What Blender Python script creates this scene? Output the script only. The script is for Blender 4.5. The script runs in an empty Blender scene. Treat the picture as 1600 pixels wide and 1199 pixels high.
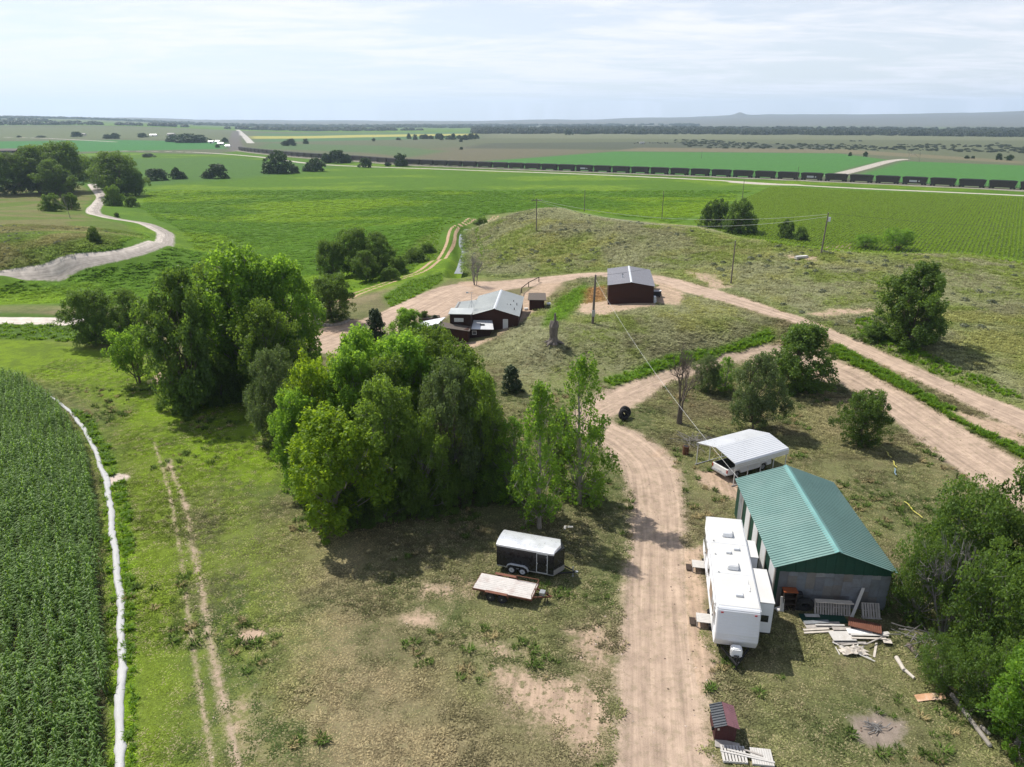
import bpy, bmesh, math, random
import numpy as np
from mathutils import Vector, Matrix
random.seed(7); RNG = np.random.default_rng(11)
SC = bpy.context.scene
COL = SC.collection

# ------------------------------------------------------------ camera, sky, sun, exposure
F, CX, CY, CAM_H, Y_HOR = 1110.0, 800.0, 599.5, 30.0, 188.0     # pixels of the 1600 x 1199 photograph
PITCH = math.atan((CY - Y_HOR) / F); PC, PS = math.cos(PITCH), math.sin(PITCH)
cam = bpy.data.cameras.new('camera'); camo = bpy.data.objects.new('camera', cam); COL.objects.link(camo)
camo.location = (0, 0, CAM_H); camo.rotation_euler = (math.pi / 2 - PITCH, 0, 0)
cam.sensor_width = 36.0; cam.lens = 36.0 * F / 1600.0
cam.clip_start = 0.5; cam.clip_end = 60000
SC.camera = camo
SUN_EL = math.radians(53.5)
SUN_XY = (-0.74, 0.67)                                          # towards the sun
SUN_STRENGTH, SKY_STRENGTH = 5.0, 0.105
sun = bpy.data.lights.new('sun', 'SUN'); sun.energy = SUN_STRENGTH; sun.angle = math.radians(0.8); sun.color = (1.0, 0.955, 0.88)
suno = bpy.data.objects.new('sun', sun); COL.objects.link(suno)
sd = Vector((SUN_XY[0] * math.cos(SUN_EL), SUN_XY[1] * math.cos(SUN_EL), math.sin(SUN_EL))).normalized()
suno.rotation_euler = sd.to_track_quat('Z', 'Y').to_euler(); suno.location = sd * 200
SC.view_settings.view_transform = 'Standard'; SC.view_settings.look = 'None'
SC.view_settings.exposure = 0.25; SC.view_settings.gamma = 1.0
SC.view_settings.use_curve_mapping = False
cy = SC.cycles
cy.use_denoising = True; cy.max_bounces = 6; cy.diffuse_bounces = 3; cy.glossy_bounces = 2; cy.transmission_bounces = 4
cy.transparent_max_bounces = 8; cy.volume_bounces = 2; cy.caustics_reflective = False; cy.caustics_refractive = False
cy.sample_clamp_indirect = 4.0
try: cy.denoising_prefilter = 'ACCURATE'
except Exception: pass

# ------------------------------------------------------------ node helpers
class NT:
    def __init__(s, tree): s.t = tree; s.n = tree.nodes; s.l = tree.links
    def put(s, sock, v):
        if v is None: return
        if isinstance(v, bpy.types.NodeSocket): s.l.new(v, sock)
        else:
            if isinstance(v, (tuple, list)) and len(v) == 3 and sock.type == 'RGBA': v = (*v, 1)
            sock.default_value = v
    def node(s, kind, ins=(), out=0, **kw):
        nd = s.n.new(kind)
        for k, v in kw.items(): setattr(nd, k, v)
        for k, v in (ins.items() if isinstance(ins, dict) else enumerate(ins)): s.put(nd.inputs[k], v)
        return nd.outputs[out]
    def math(s, op, a, b=None, c=None, clamp=False): return s.node('ShaderNodeMath', [x for x in (a, b, c) if x is not None], operation=op, use_clamp=clamp)
    def vmath(s, op, a, b=None): return s.node('ShaderNodeVectorMath', [x for x in (a, b) if x is not None], operation=op)
    def scale(s, v, k):
        nd = s.n.new('ShaderNodeVectorMath'); nd.operation = 'SCALE'; s.put(nd.inputs[0], v); s.put(nd.inputs['Scale'], k); return nd.outputs[0]
    def mix(s, f, a, b, mode='MIX'):
        nd = s.n.new('ShaderNodeMix'); nd.data_type = 'RGBA'; nd.blend_type = mode
        s.put(nd.inputs[0], f); s.put(nd.inputs[6], a); s.put(nd.inputs[7], b); return nd.outputs[2]
    def noise(s, vec, sc, det=2.0, rough=0.5, dist=0.0):
        return s.node('ShaderNodeTexNoise', {'Vector': vec, 'Scale': sc, 'Detail': det, 'Roughness': rough, 'Distortion': dist}, out=0)
    def ramp(s, v, lo, hi, a=0.0, b=1.0, smooth=True):
        nd = s.n.new('ShaderNodeMapRange'); nd.interpolation_type = 'SMOOTHSTEP' if smooth else 'LINEAR'
        for i, x in enumerate((v, lo, hi, a, b)): s.put(nd.inputs[i], x)
        return nd.outputs[0]
    def attr(s, name, out=0, kind='GEOMETRY'):
        nd = s.n.new('ShaderNodeAttribute'); nd.attribute_name = name; nd.attribute_type = kind; return nd.outputs[out]
MATS = {}
def new_mat(name):
    m = bpy.data.materials.new(name); m.use_nodes = True; m.node_tree.nodes.clear(); MATS[name] = m
    return m, NT(m.node_tree)
def finish(nt, shader, disp=None):
    o = nt.n.new('ShaderNodeOutputMaterial'); nt.l.new(shader, o.inputs[0])
def pbsdf(nt, col, rough=0.8, metal=0.0, normal=None, spec=0.3):
    return nt.node('ShaderNodeBsdfPrincipled', {'Base Color': col, 'Roughness': rough, 'Metallic': metal, 'Specular IOR Level': spec, 'Normal': normal} if normal is not None else
                   {'Base Color': col, 'Roughness': rough, 'Metallic': metal, 'Specular IOR Level': spec})
def bump(nt, h, strength, dist=0.02): return nt.node('ShaderNodeBump', {'Strength': strength, 'Distance': dist, 'Height': h})
def simple(name, col, rough=0.7, metal=0.0, var=0.18, nscale=3.0, spec=0.3, dirt=0.0, dirtcol=(0.16, 0.12, 0.09), bumpk=0.0, coords='Object'):
    m, nt = new_mat(name)
    tc = nt.node('ShaderNodeTexCoord', out=3 if coords == 'Object' else 0)
    n1 = nt.noise(tc, nscale, 4.0, 0.6); n2 = nt.noise(tc, nscale * 7, 3.0, 0.6)
    f = nt.math('ADD', nt.math('MULTIPLY', n1, 0.65), nt.math('MULTIPLY', n2, 0.35))
    k = nt.ramp(f, 0.3, 0.7, 1 - var, 1 + var, False)
    c = nt.scale(nt.node('ShaderNodeRGB') if False else nt.node('ShaderNodeCombineXYZ', list(col)), k)
    if dirt > 0:
        n3 = nt.noise(tc, nscale * 0.6, 5.0, 0.65)
        c = nt.mix(nt.math('MULTIPLY', nt.ramp(n3, 0.45, 0.72), dirt), c, dirtcol)
    nrm = bump(nt, n2, bumpk, 0.02) if bumpk > 0 else None
    finish(nt, pbsdf(nt, c, nt.ramp(n1, 0.3, 0.7, max(rough - 0.1, 0.03), min(rough + 0.1, 1.0)), metal, nrm, spec)); return m

# ------------------------------------------------------------ world: hazy summer sky with thin high cloud
world = bpy.data.worlds.new('World'); SC.world = world; world.use_nodes = True
wn = NT(world.node_tree); wn.n.clear()
sky = wn.n.new('ShaderNodeTexSky'); sky.sky_type = 'NISHITA'; sky.sun_disc = False
sky.sun_elevation = SUN_EL; sky.sun_rotation = math.atan2(SUN_XY[0], SUN_XY[1]); sky.altitude = 1000
sky.air_density = 1.0; sky.dust_density = 1.6; sky.ozone_density = 1.5
gen = wn.node('ShaderNodeTexCoord', out=0)
sep = wn.n.new('ShaderNodeSeparateXYZ'); wn.l.new(gen, sep.inputs[0])
up = wn.math('MAXIMUM', sep.outputs[2], 0.02)
flat = wn.node('ShaderNodeCombineXYZ', [wn.math('DIVIDE', sep.outputs[0], wn.math('ADD', up, 0.08)), wn.math('DIVIDE', sep.outputs[1], wn.math('ADD', up, 0.08)), 0.0])
flat2 = wn.vmath('MULTIPLY', flat, (0.55, 1.0, 1.0))
c1 = wn.noise(flat2, 1.1, 7.0, 0.62, 0.6); c2 = wn.noise(flat2, 4.0, 5.0, 0.6, 0.3)
cl = wn.ramp(wn.math('ADD', wn.math('MULTIPLY', c1, 0.75), wn.math('MULTIPLY', c2, 0.25)), 0.40, 0.62)
veil = wn.math('MULTIPLY', wn.math('ADD', 0.55, wn.math('MULTIPLY', cl, 0.45)), wn.ramp(sep.outputs[2], 0.10, 0.75, 1.0, 0.30))   # the veil of haze thins overhead
skyc = wn.mix(veil, sky.outputs[0], (8.5, 8.42, 8.8))
bg = wn.node('ShaderNodeBackground', [skyc, SKY_STRENGTH])
wo = wn.n.new('ShaderNodeOutputWorld'); wn.l.new(bg, wo.inputs[0])

# ------------------------------------------------------------ pixel <-> place
def P(x, y, z=0.0):
    u = (x - CX) / F; v = (y - CY) / F; Z = (CAM_H - z) / max(PC * v + PS, 1e-4)
    return Vector((u * Z, Z * (PC - v * PS), z))
def ztop(X, Y, y):
    v = (y - CY) / F; return CAM_H - Y * (PS + v * PC) / (PC - v * PS)
def depth(X, Y, z): return Y * PC - (z - CAM_H) * PS

# ------------------------------------------------------------ terrain: thin plate spline through surveyed points
ctrl = [(500,1199,0),(1000,1199,0),(1500,1199,0),(0,1199,0),(0,900,0),(300,900,0),(700,900,0),(1000,900,0),(1300,900,0),(1590,950,.1),
 (0,650,0),(300,680,0),(500,760,0),(750,760,0),(1000,720,0),(50,560,-.5),(250,600,-.3),(400,600,-.2),(50,502,-1),(0,478,-2.2),(0,462,-3.6),(110,440,-4.4),
 (220,440,-4.5),(380,560,-.3),(600,620,0),(550,500,.4),(680,470,.6),(740,520,.4),(690,560,.2),(835,485,1.1),(780,545,.9),(868,500,2.8),(930,505,3.0),(980,477,3.5),(865,533,2.6),
 (820,560,1.2),(892,566,.9),(900,625,.2),(1000,615,.2),(1100,520,2.6),(1000,540,2.2),(1150,545,1.2),(1100,578,.4),(1050,440,3.6),(1200,485,3.3),(1350,555,2.3),(1500,622,1.8),(1600,655,1.6),
 (1300,580,1.1),(1450,655,.8),(1600,745,.6),(1150,740,0),(1250,650,.2),(1400,720,.3),(1400,800,.1),(1580,820,.4),
 (838,362,6.4),(900,390,4.6),(1000,400,4.9),(1142,443,4.0),(1300,470,4.4),(1450,480,4.6),(1590,570,3.0),(1590,480,5.0),(1400,545,3.0),(950,372,6.3),(1100,395,5.8),(1250,425,5.6),(1420,440,5.6),
 (760,352,4.0),(745,400,2.0),(765,430,1.3),(650,445,.4),(700,382,-.3),(690,405,-.1),(620,437,-.2),(560,458,-.5),(738,342,-.3),(722,400,-.5),(600,395,-3.4),(650,352,-4.6),(550,362,-5),(400,400,-4.7),(300,430,-4.6),
 (0,430,-1),(100,412,-1.2),(250,380,-1.5),(212,350,-1.2),(150,322,-1),(150,292,-.6),(0,400,0),(0,350,1),(100,360,.5),(0,300,1.5),(100,305,.5),
 (290,392,-4.6),(100,434,-4.2),(0,447,-3.9),(262,345,-4.8),(225,312,-5),(400,300,-6),(600,280,-6),(800,300,-6),(1000,290,-6),(1200,302,-6),(1400,330,-6),(1590,350,-6),(1590,310,-6),(200,262,-6),(0,258,-4),(700,322,-5.6)]
pts = [tuple(P(x, y, z)) for x, y, z in ctrl]
for x, y, z in [(800,337,6.6),(880,328,7.6),(950,343,7.4),(1040,352,7.2),(1100,358,7.0),(1200,378,7.2),(1285,392,7.0),(1400,398,6.8),(1500,398,6.4),(1600,412,5.8)]:
    p = P(x, y, z); pts.append(tuple(p)); d = Vector((p.x, p.y, 0)).normalized()
    q = p + d * 16; pts.append((q.x, q.y, z - 4.5)); q = p + d * 40; pts.append((q.x, q.y, -5.2)); q = p + d * 75; pts.append((q.x, q.y, -6))
for x, y in ((-70,8),(0,5),(70,8),(-90,45),(90,45),(-160,110),(170,130)): pts.append((x, y, 0 if abs(x) < 100 else (-1 if x < 0 else 4)))
CP = np.array(pts); CS = 100.0
def _U(r2): return np.where(r2 > 0, r2 * np.log(r2 + 1e-12), 0)
def _tps():
    n = len(CP); q = CP[:, :2] / CS; d2 = ((q[:, None] - q[None]) ** 2).sum(-1)
    A = np.zeros((n + 3, n + 3)); A[:n, :n] = _U(d2) + np.eye(n) * 4e-4; A[:n, n] = 1; A[:n, n+1:] = q; A[n, :n] = 1; A[n+1:, :n] = q.T
    return np.linalg.solve(A, np.concatenate([CP[:, 2], np.zeros(3)]))
TW = _tps()
def sstep(a, b, x): t = np.clip((x - a) / (b - a), 0, 1); return t * t * (3 - 2 * t)
def vnoise(x, y, sc, seed=0):
    x = np.asarray(x) * sc; y = np.asarray(y) * sc; xi = np.floor(x).astype(np.int64); yi = np.floor(y).astype(np.int64); fx = x - xi; fy = y - yi
    fx = fx * fx * (3 - 2 * fx); fy = fy * fy * (3 - 2 * fy)
    def hsh(i, j):
        h = (i * 374761393 + j * 668265263 + seed * 1442695041) & 0x7fffffff; h = ((h ^ (h >> 13)) * 1274126177) & 0x7fffffff
        return ((h ^ (h >> 16)) & 0xffff) / 65535.0
    a = hsh(xi, yi); b = hsh(xi + 1, yi); c = hsh(xi, yi + 1); d = hsh(xi + 1, yi + 1)
    return (a + (b - a) * fx) * (1 - fy) + (c + (d - c) * fx) * fy
def fbm(x, y, sc, seed=0, oct=4):
    t = 0; a = 0.5; s = 0
    for k in range(oct): t = t + a * vnoise(x, y, sc * 2 ** k, seed + 17 * k); s += a; a *= 0.5
    return t / s
def hfun(X, Y):
    X = np.atleast_1d(np.asarray(X, float)); Y = np.atleast_1d(np.asarray(Y, float)); out = np.empty_like(X); n = len(CP)
    for i in range(0, len(X), 20000):
        x = X[i:i+20000] / CS; y = Y[i:i+20000] / CS
        d2 = (x[:, None] - CP[None, :, 0] / CS) ** 2 + (y[:, None] - CP[None, :, 1] / CS) ** 2
        out[i:i+20000] = _U(d2) @ TW[:n] + TW[n] + TW[n+1] * x + TW[n+2] * y
    r = np.hypot(X, Y); th = np.degrees(np.arctan2(X, Y))
    k = sstep(260, 420, r); k = np.maximum(k, sstep(100, 160, np.abs(X) - 0.72 * np.maximum(Y, 0)))
    out = out * (1 - k) + (-6.0) * k
    out = np.clip(out, -6.5, 9)
    # far relief: rolling ground to the left, low ridges on the right and on the skyline
    lft = sstep(-14, -30, th) * sstep(900, 2600, r) * (22 + 26 * sstep(2600, 5200, r) * sstep(-20, -34, th))
    rgt = sstep(-6, 34, th) * sstep(4500, 10500, r) * 95 * (0.8 + 0.4 * vnoise(th, r, 0.12, 3))
    sk = sstep(5200, 9500, r) * (20 + 60 * (fbm(th * 1.0, r * 0.0003, 0.16, 9) - 0.35))
    rol = sstep(2200, 4500, r) * 14 * (fbm(X, Y, 1 / 1500.0, 5) - 0.45)
    bt = 34 * np.exp(-(np.abs(th - 16.7) / .42) ** 1.5) * sstep(7500, 9000, r) * sstep(11500, 9500, r)
    out = out + lft + rgt + sk + bt + rol * sstep(-8, 14, th)
    return out
def hz(x, y): return float(hfun(x, y)[0])
_GC = {}
def G(px, py, off=0.0):
    """the place on the ground seen at a pixel of the photograph"""
    if (px, py) not in _GC: _GC[(px, py)] = _ray(px, py)
    x, y, z = _GC[(px, py)]; return Vector((x, y, z + off))
def _ray(px, py):
    u = (px - CX) / F; v = (py - CY) / F
    t = np.concatenate([np.linspace(20, 420, 900), np.geomspace(421, 12000, 400)])
    X = u * t; Y = t * (PC - v * PS); Zz = CAM_H - t * (PC * v + PS); h = hfun(X, Y); below = np.nonzero(Zz < h)[0]
    if len(below) == 0: i = len(t) - 1
    else: i = max(below[0], 1)
    a = Zz[i-1] - h[i-1]; b = h[i] - Zz[i]; f = a / max(a + b, 1e-9); tt = t[i-1] + (t[i] - t[i-1]) * f
    x, y = u * tt, tt * (PC - v * PS); return (x, y, hz(x, y))
def ground(x, y, off=0.0): return Vector((x, y, hz(x, y) + off))

# ------------------------------------------------------------ roads, tracks and ground regions (plan geometry)
def edges(prs):
    c = []; 
    for a, b in prs:
        A, B = G(*a), G(*b); c.append(((A.x + B.x) / 2, (A.y + B.y) / 2, max(0.5 * math.hypot(A.x - B.x, A.y - B.y), 0.3)))
    return np.array(c)
def centre(ps, hw): return np.array([(*G(x, y).xy, hw) for x, y in ps])
def narrow(c, i0, k): c = c.copy(); c[i0:, 2] *= k; return c
def smooth_line(c, step=3.0):
    # Catmull-Rom resample
    out = []; n = len(c)
    for i in range(n - 1):
        p0, p1, p2, p3 = c[max(i-1, 0)], c[i], c[i+1], c[min(i+2, n-1)]; k = max(2, int(np.hypot(*(p2 - p1)[:2]) / step))
        for t in np.linspace(0, 1, k, endpoint=False):
            out.append(0.5 * ((2*p1) + (-p0+p2)*t + (2*p0-5*p1+4*p2-p3)*t*t + (-p0+3*p1-3*p2+p3)*t**3))
    out.append(c[-1]); return np.array(out)
def line_dist(c, X, Y):
    """signed distance inside (+) of a ribbon, offset across, distance along"""
    best = np.full(X.shape, -1e9); uu = np.zeros(X.shape); ss = np.zeros(X.shape); s0 = 0.0
    rmax = c[:, 2].max() + 14
    sel = (X > c[:,0].min() - rmax) & (X < c[:,0].max() + rmax) & (Y > c[:,1].min() - rmax) & (Y < c[:,1].max() + rmax)
    x, y = X[sel], Y[sel]; bb = best[sel]; bu = uu[sel]; bs = ss[sel]
    for a, b in zip(c[:-1], c[1:]):
        dx, dy = b[0]-a[0], b[1]-a[1]; L = math.hypot(dx, dy) + 1e-9
        t = np.clip(((x-a[0])*dx + (y-a[1])*dy) / L**2, 0, 1); ex = x - a[0] - t*dx; ey = y - a[1] - t*dy
        sd_ = a[2] + (b[2]-a[2])*t - np.hypot(ex, ey); cr = (dx*(y-a[1]) - dy*(x-a[0])) / L
        m = sd_ > bb; bb = np.where(m, sd_, bb); bu = np.where(m, cr, bu); bs = np.where(m, s0 + t*L, bs); s0 += L
    best[sel] = bb; uu[sel] = bu; ss[sel] = bs; return best, uu, ss
def poly_sd(px, X, Y, world=False):
    pg = np.array([p if world else G(*p).xy for p in px]); best = np.full(X.shape, 1e9); ins = np.zeros(X.shape, bool)
    n = len(pg)
    for i in range(n):
        a, b = pg[i], pg[(i+1) % n]; d = b - a; t = np.clip(((X-a[0])*d[0] + (Y-a[1])*d[1]) / (d @ d + 1e-9), 0, 1)
        best = np.minimum(best, np.hypot(X-a[0]-t*d[0], Y-a[1]-t*d[1]))
        if abs(d[1]) > 1e-9:
            c = ((a[1] > Y) != (b[1] > Y)) & (X < d[0]*(Y-a[1])/d[1] + a[0]); ins ^= c
    return np.where(ins, best, -best)
DRIVE = smooth_line(narrow(edges([((955,1290),(1135,1290)),((960,1150),(1112,1150)),((964,1050),(1098,1050)),((970,960),(1085,960)),((978,880),(1075,880)),((985,810),(1070,810)),((978,760),(1068,760)),
  ((962,718),(1056,722)),((925,690),(1005,680)),((880,650),(955,662)),((935,610),(990,640)),((1000,588),(1040,607)),((1060,572),(1090,587)),((1120,553),(1150,567)),((1185,538),(1215,556)),((1245,538),(1258,572)),
  ((1287,556),(1288,584)),((1330,572),(1316,598)),((1375,593),(1350,622)),((1450,633),(1412,667)),((1525,681),(1482,724)),((1592,723),(1558,776)),((1730,805),(1690,860))]), 9, .82))
UPPER = smooth_line(narrow(edges([((535,515),(555,552)),((605,492),(622,524)),((665,460),(690,494)),((718,440),(730,470)),((775,437),(785,457)),((850,431),(858,446)),((930,425),(932,434)),((1030,430),(1022,441)),((1100,447),(1085,462)),((1200,478),(1192,492)),
  ((1282,504),(1262,515)),((1360,538),(1338,553)),((1435,571),(1402,586)),((1525,610),(1482,623)),((1605,638),(1572,668)),((1740,690),(1700,735))]), 2, .74))
CANALRD = smooth_line(centre([(535,470),(560,458),(620,437),(665,420),(692,402),(704,376),(710,357),(735,343),(775,338)], 2.3), 2.0)
CANAL = smooth_line(centre([(716,428),(722,412),(727,396),(722,376),(729,358)], 1.25), 2.0)
LEFTRD = smooth_line(centre([(-60,440),(0,430),(100,411),(190,396),(238,381),(256,369),(245,359),(205,346),(160,338),(143,331),(152,317),(157,308),(148,296),(142,288)], 1.9), 2.0)
FIELDRD = smooth_line(edges([((-60,497),(-60,507)),((40,497),(40,506)),((108,497),(108,508))]), 2.0)
TRAIN = smooth_line(centre([(371,236),(385,238),(410,241),(470,247),(560,253),(640,259),(800,265.5),(1000,273),(1200,281),(1400,290),(1600,299.5),(1800,310)], 5.5), 8.0)
ACCESS = smooth_line(centre([(180,236),(300,238),(400,245),(500,257),(700,265),(900,272),(1100,281),(1200,287),(1330,294),(1600,306),(1800,316)], 3.0), 8.0)
SIDERD = smooth_line(centre([(1150,285),(1195,288),(1240,289)], 5.0), 8.0)
FARMRD = smooth_line(centre([(1300,275),(1345,264),(1390,252),(1415,249)], 5.0), 8.0)
HIWAY = smooth_line(centre([(392,224),(383,214),(375,206.5),(371,203)], 6.0), 25.0)
RAILFAR = smooth_line(centre([(371,236),(367,222),(368,212),(369,205)], 10.0), 25.0)
FARRD = smooth_line(centre([(-50,214),(60,216),(180,222)], 5.0), 25.0)
def ribbon_px(ps, w): return smooth_line(centre(ps, w), 1.5)
TRACK_A = ribbon_px([(240,690),(262,760),(278,840),(290,930),(300,1000),(312,1080),(325,1150),(335,1230)], .16)
TRACK_B = ribbon_px([(262,720),(290,790),(302,860),(315,920),(328,1000),(345,1080),(362,1150),(378,1230)], .26)

def main_masks(X, Y):
    M = {}
    M['drive'] = line_dist(DRIVE, X, Y); M['upper'] = line_dist(UPPER, X, Y); M['canalrd'] = line_dist(CANALRD, X, Y); M['canal'] = line_dist(CANAL, X, Y)
    M['left'] = line_dist(LEFTRD, X, Y); M['fieldrd'] = line_dist(FIELDRD, X, Y); M['train'] = line_dist(TRAIN, X, Y); M['access'] = line_dist(ACCESS, X, Y)
    M['side'] = line_dist(SIDERD, X, Y); M['farm'] = line_dist(FARMRD, X, Y); M['hiway'] = line_dist(HIWAY, X, Y); M['railfar'] = line_dist(RAILFAR, X, Y); M['farrd'] = line_dist(FARRD, X, Y)
    M['ta'] = line_dist(TRACK_A, X, Y); M['tb'] = line_dist(TRACK_B, X, Y)
    return M
CORN_PX = [(-150,580),(20,592),(60,612),(95,645),(125,690),(142,750),(152,830),(160,950),(166,1080),(160,1300),(-150,1300)]
HILL_PX = [(742,346),(760,337),(800,332),(880,326),(950,341),(1040,350),(1100,356),(1200,376),(1285,390),(1400,396),(1500,396),(1600,410),(1750,440),(1750,700),(1600,640),(1400,555),(1200,475),(1040,425),(930,420),(780,432),(730,425),(728,395),(730,360)]
BENCH_PX = [(790,570),(740,560),(790,520),(860,470),(915,432),(1020,438),(1180,490),(1230,520),(1150,545),(1050,575),(960,600),(890,640),(820,620)]
LAWN_PX = [(-100,520),(60,525),(200,550),(380,590),(460,680),(440,760),(330,760),(250,700),(190,640),(120,610),(20,590),(-100,585)]
PAST_PX = [(-120,440),(0,422),(100,402),(180,388),(225,370),(200,355),(135,338),(130,322),(150,305),(120,285),(-120,285)]

# ------------------------------------------------------------ ground sheets
def tag(o, label=None, cat=None, group=None, kind=None):
    if label: o['label'] = label
    if cat: o['category'] = cat
    if group: o['group'] = group
    if kind: o['kind'] = kind
    return o
def mesh_np(name, V, faces_flat, nper, mats=(), smooth=False):
    me = bpy.data.meshes.new(name); V = np.asarray(V, np.float32); fl = np.asarray(faces_flat, np.int32).ravel(); nf = len(fl) // nper
    me.vertices.add(len(V)); me.vertices.foreach_set('co', V.ravel()); me.loops.add(len(fl)); me.loops.foreach_set('vertex_index', fl)
    me.polygons.add(nf); me.polygons.foreach_set('loop_start', np.arange(0, len(fl), nper, dtype=np.int32)); me.polygons.foreach_set('loop_total', np.full(nf, nper, np.int32))
    if smooth: me.polygons.foreach_set('use_smooth', np.ones(nf, bool))
    me.update(calc_edges=True)
    for m in mats: me.materials.append(m)
    return me
def add_attr(me, name, typ, data, dom='POINT'):
    a = me.attributes.new(name, typ, dom); data = np.asarray(data, np.float32)
    a.data.foreach_set('color' if typ == 'FLOAT_COLOR' else ('vector' if typ == 'FLOAT_VECTOR' else 'value'), data.ravel())
def link(name, me, parent=None):
    o = bpy.data.objects.new(name, me); COL.objects.link(o)
    if parent: o.parent = parent
    return o

C_FIELD = np.array((.086, .172, .013)); C_FIELD2 = np.array((.165, .262, .015)); C_RANGE = np.array((.125, .135, .075)); C_FARGREEN = np.array((.070, .190, .042))
C_DRY = np.array((.255, .210, .120)); C_GREEN = np.array((.075, .125, .022)); C_LUSH = np.array((.165, .250, .014)); C_SAGE = np.array((.205, .210, .112)); C_HGREEN = np.array((.130, .170, .030))
C_DIRT = np.array((.400, .302, .228)); C_GRAVEL = np.array((.46, .41, .36)); C_DARKSOIL = np.array((.060, .045, .034))
def lerp(a, b, t): return a + (b - a) * np.clip(t, 0, 1)[:, None]
def ground_attrs(X, Y):
    n = len(X); r = np.hypot(X, Y); M = main_masks(X, Y)
    one = np.ones(n)
    big = fbm(X, Y, 1/22., 1); mid = fbm(X, Y, 1/7., 2); streak = fbm(X * 0.55 + Y * 0.25, Y - X * 0.2, 1/26., 4)
    # a: main colour, b: second colour mixed in by the shader's patch noise
    a = np.tile(C_FIELD, (n, 1)); b = np.tile(C_FIELD * .72, (n, 1)); patch = np.full(n, .35)
    k = sstep(.50, .72, streak); a = lerp(a, C_FIELD2 * one[:, None], k * .9)
    # right hand row crop is yellower
    rowc = np.maximum(sstep(0, 20, poly_sd([(1075,345),(1200,292),(1330,298),(1640,310),(1750,440),(1500,400),(1200,385)], X, Y)), 0)
    a = lerp(a, np.tile((.085, .115, .028), (n, 1)), rowc); b = lerp(b, np.tile((.075, .095, .03), (n, 1)), rowc)
    far = sstep(0, 12, poly_sd([(-700,247),(0,247),(180,238),(330,242),(371,237.5),(410,243),(470,249),(560,255),(640,261),(800,267.5),(1000,275),(1200,283),(1400,292),(1600,301.5),(2000,322),(2600,191.5),(-1200,191.5)], X, Y))
    a = lerp(a, C_RANGE * one[:, None], far); b = lerp(b, np.tile((.085, .10, .055), (n, 1)), far)
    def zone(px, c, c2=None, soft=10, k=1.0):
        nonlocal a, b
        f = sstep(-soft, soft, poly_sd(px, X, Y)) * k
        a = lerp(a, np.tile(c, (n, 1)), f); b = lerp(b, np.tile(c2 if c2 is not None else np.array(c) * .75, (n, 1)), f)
    zone([(-700,262),(0,256),(120,250),(330,246),(480,254),(520,262),(420,276),(230,290),(120,288),(-300,300)], (.075, .155, .028), soft=15)
    zone([(690,257.5),(960,237),(1310,240),(1388,250),(1330,263),(1288,277),(1180,278),(1000,271),(850,265)], C_FARGREEN, soft=6)
    zone([(1325,278),(1412,252),(1600,259),(2000,275),(2000,315),(1600,294),(1420,286)], C_FARGREEN, soft=6)
    zone([(560,252),(690,256),(960,236),(760,228),(560,238)], (.15, .135, .085), soft=20, k=.8)
    zone([(720,232),(960,234),(1300,237),(1310,226),(1000,222),(760,224)], (.085, .095, .065), soft=20, k=.85)
    zone([(960,236),(1310,239),(1600,256),(1600,252),(1310,233),(1000,231)], (.21, .175, .105), soft=8, k=.7)
    zone([(760,216),(1600,220),(2000,224),(2000,208),(1200,208),(760,209)], (.17, .18, .105), soft=60, k=.8)
    zone([(-500,243),(0,240),(180,236),(352,233),(352,222),(200,219),(-500,226)], (.055, .185, .045), soft=15)
    zone([(400,222),(740,216),(740,206),(400,208)], (.075, .17, .06), soft=30, k=.8)
    zone([(392,217),(560,215),(745,211.5),(745,209),(560,211),(392,213)], (.40, .37, .10), soft=12)
    zone([(400,232),(560,238),(640,246),(700,236),(600,228),(420,224)], (.085, .16, .055), soft=15, k=.7)
    zone([(-600,222),(350,218),(350,203),(100,199),(-600,200)], (.14, .165, .085), soft=80, k=.8)
    # far ground fades to grey brown with distance, haze put into the colour
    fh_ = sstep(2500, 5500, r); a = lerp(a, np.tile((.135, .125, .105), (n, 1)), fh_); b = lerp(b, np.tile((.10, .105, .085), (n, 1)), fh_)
    hill = sstep(-3, 3, poly_sd(HILL_PX, X, Y)); bench = sstep(-2, 2, poly_sd(BENCH_PX, X, Y)); past = sstep(-2, 2, poly_sd(PAST_PX, X, Y))
    near = sstep(148, 128, np.hypot(X * .6, Y)) * sstep(-3, 3, poly_sd([(-900,476),(0,476),(150,478),(330,470),(500,478),(560,462),(640,440),(690,412),(716,412),(732,425),(780,432),(930,420),(1040,425),(1200,475),(1400,555),(1600,640),(1750,700),(3000,800),(3000,1300),(-900,1300)], X, Y))
    # yard: dry tan and green grass mixed
    gl = sstep(-6, 4, poly_sd([(160,600),(300,640),(430,700),(450,830),(420,1000),(330,1230),(150,1230),(150,800)], X, Y))
    ya = lerp(np.tile(C_GREEN, (n, 1)), np.tile(C_DRY, (n, 1)), .50 + .6 * sstep(.35, .62, big) - .50 * gl)
    yb = lerp(np.tile((.066, .092, .028), (n, 1)), np.tile((.150, .125, .072), (n, 1)), .12 + .7 * sstep(.38, .66, mid) - .4 * gl)
    gs = sstep(-2, 2, poly_sd([(190,640),(250,660),(300,760),(275,860),(275,1230),(196,1230),(196,800)], X, Y)); ya = lerp(ya, np.tile((.140, .200, .018), (n, 1)), gl * .75); ya = lerp(ya, np.tile((.145, .212, .016), (n, 1)), gs * .7); yb = lerp(yb, np.tile((.115, .165, .016), (n, 1)), gs * .8); a = lerp(a, ya, near); b = lerp(b, yb, near)
    f = np.maximum(hill, bench * .9); ha = lerp(np.tile(C_SAGE, (n, 1)), np.tile(C_HGREEN, (n, 1)), sstep(.42, .62, fbm(X * 1., Y * .8, 1/11., 8)) * .85)
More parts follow.
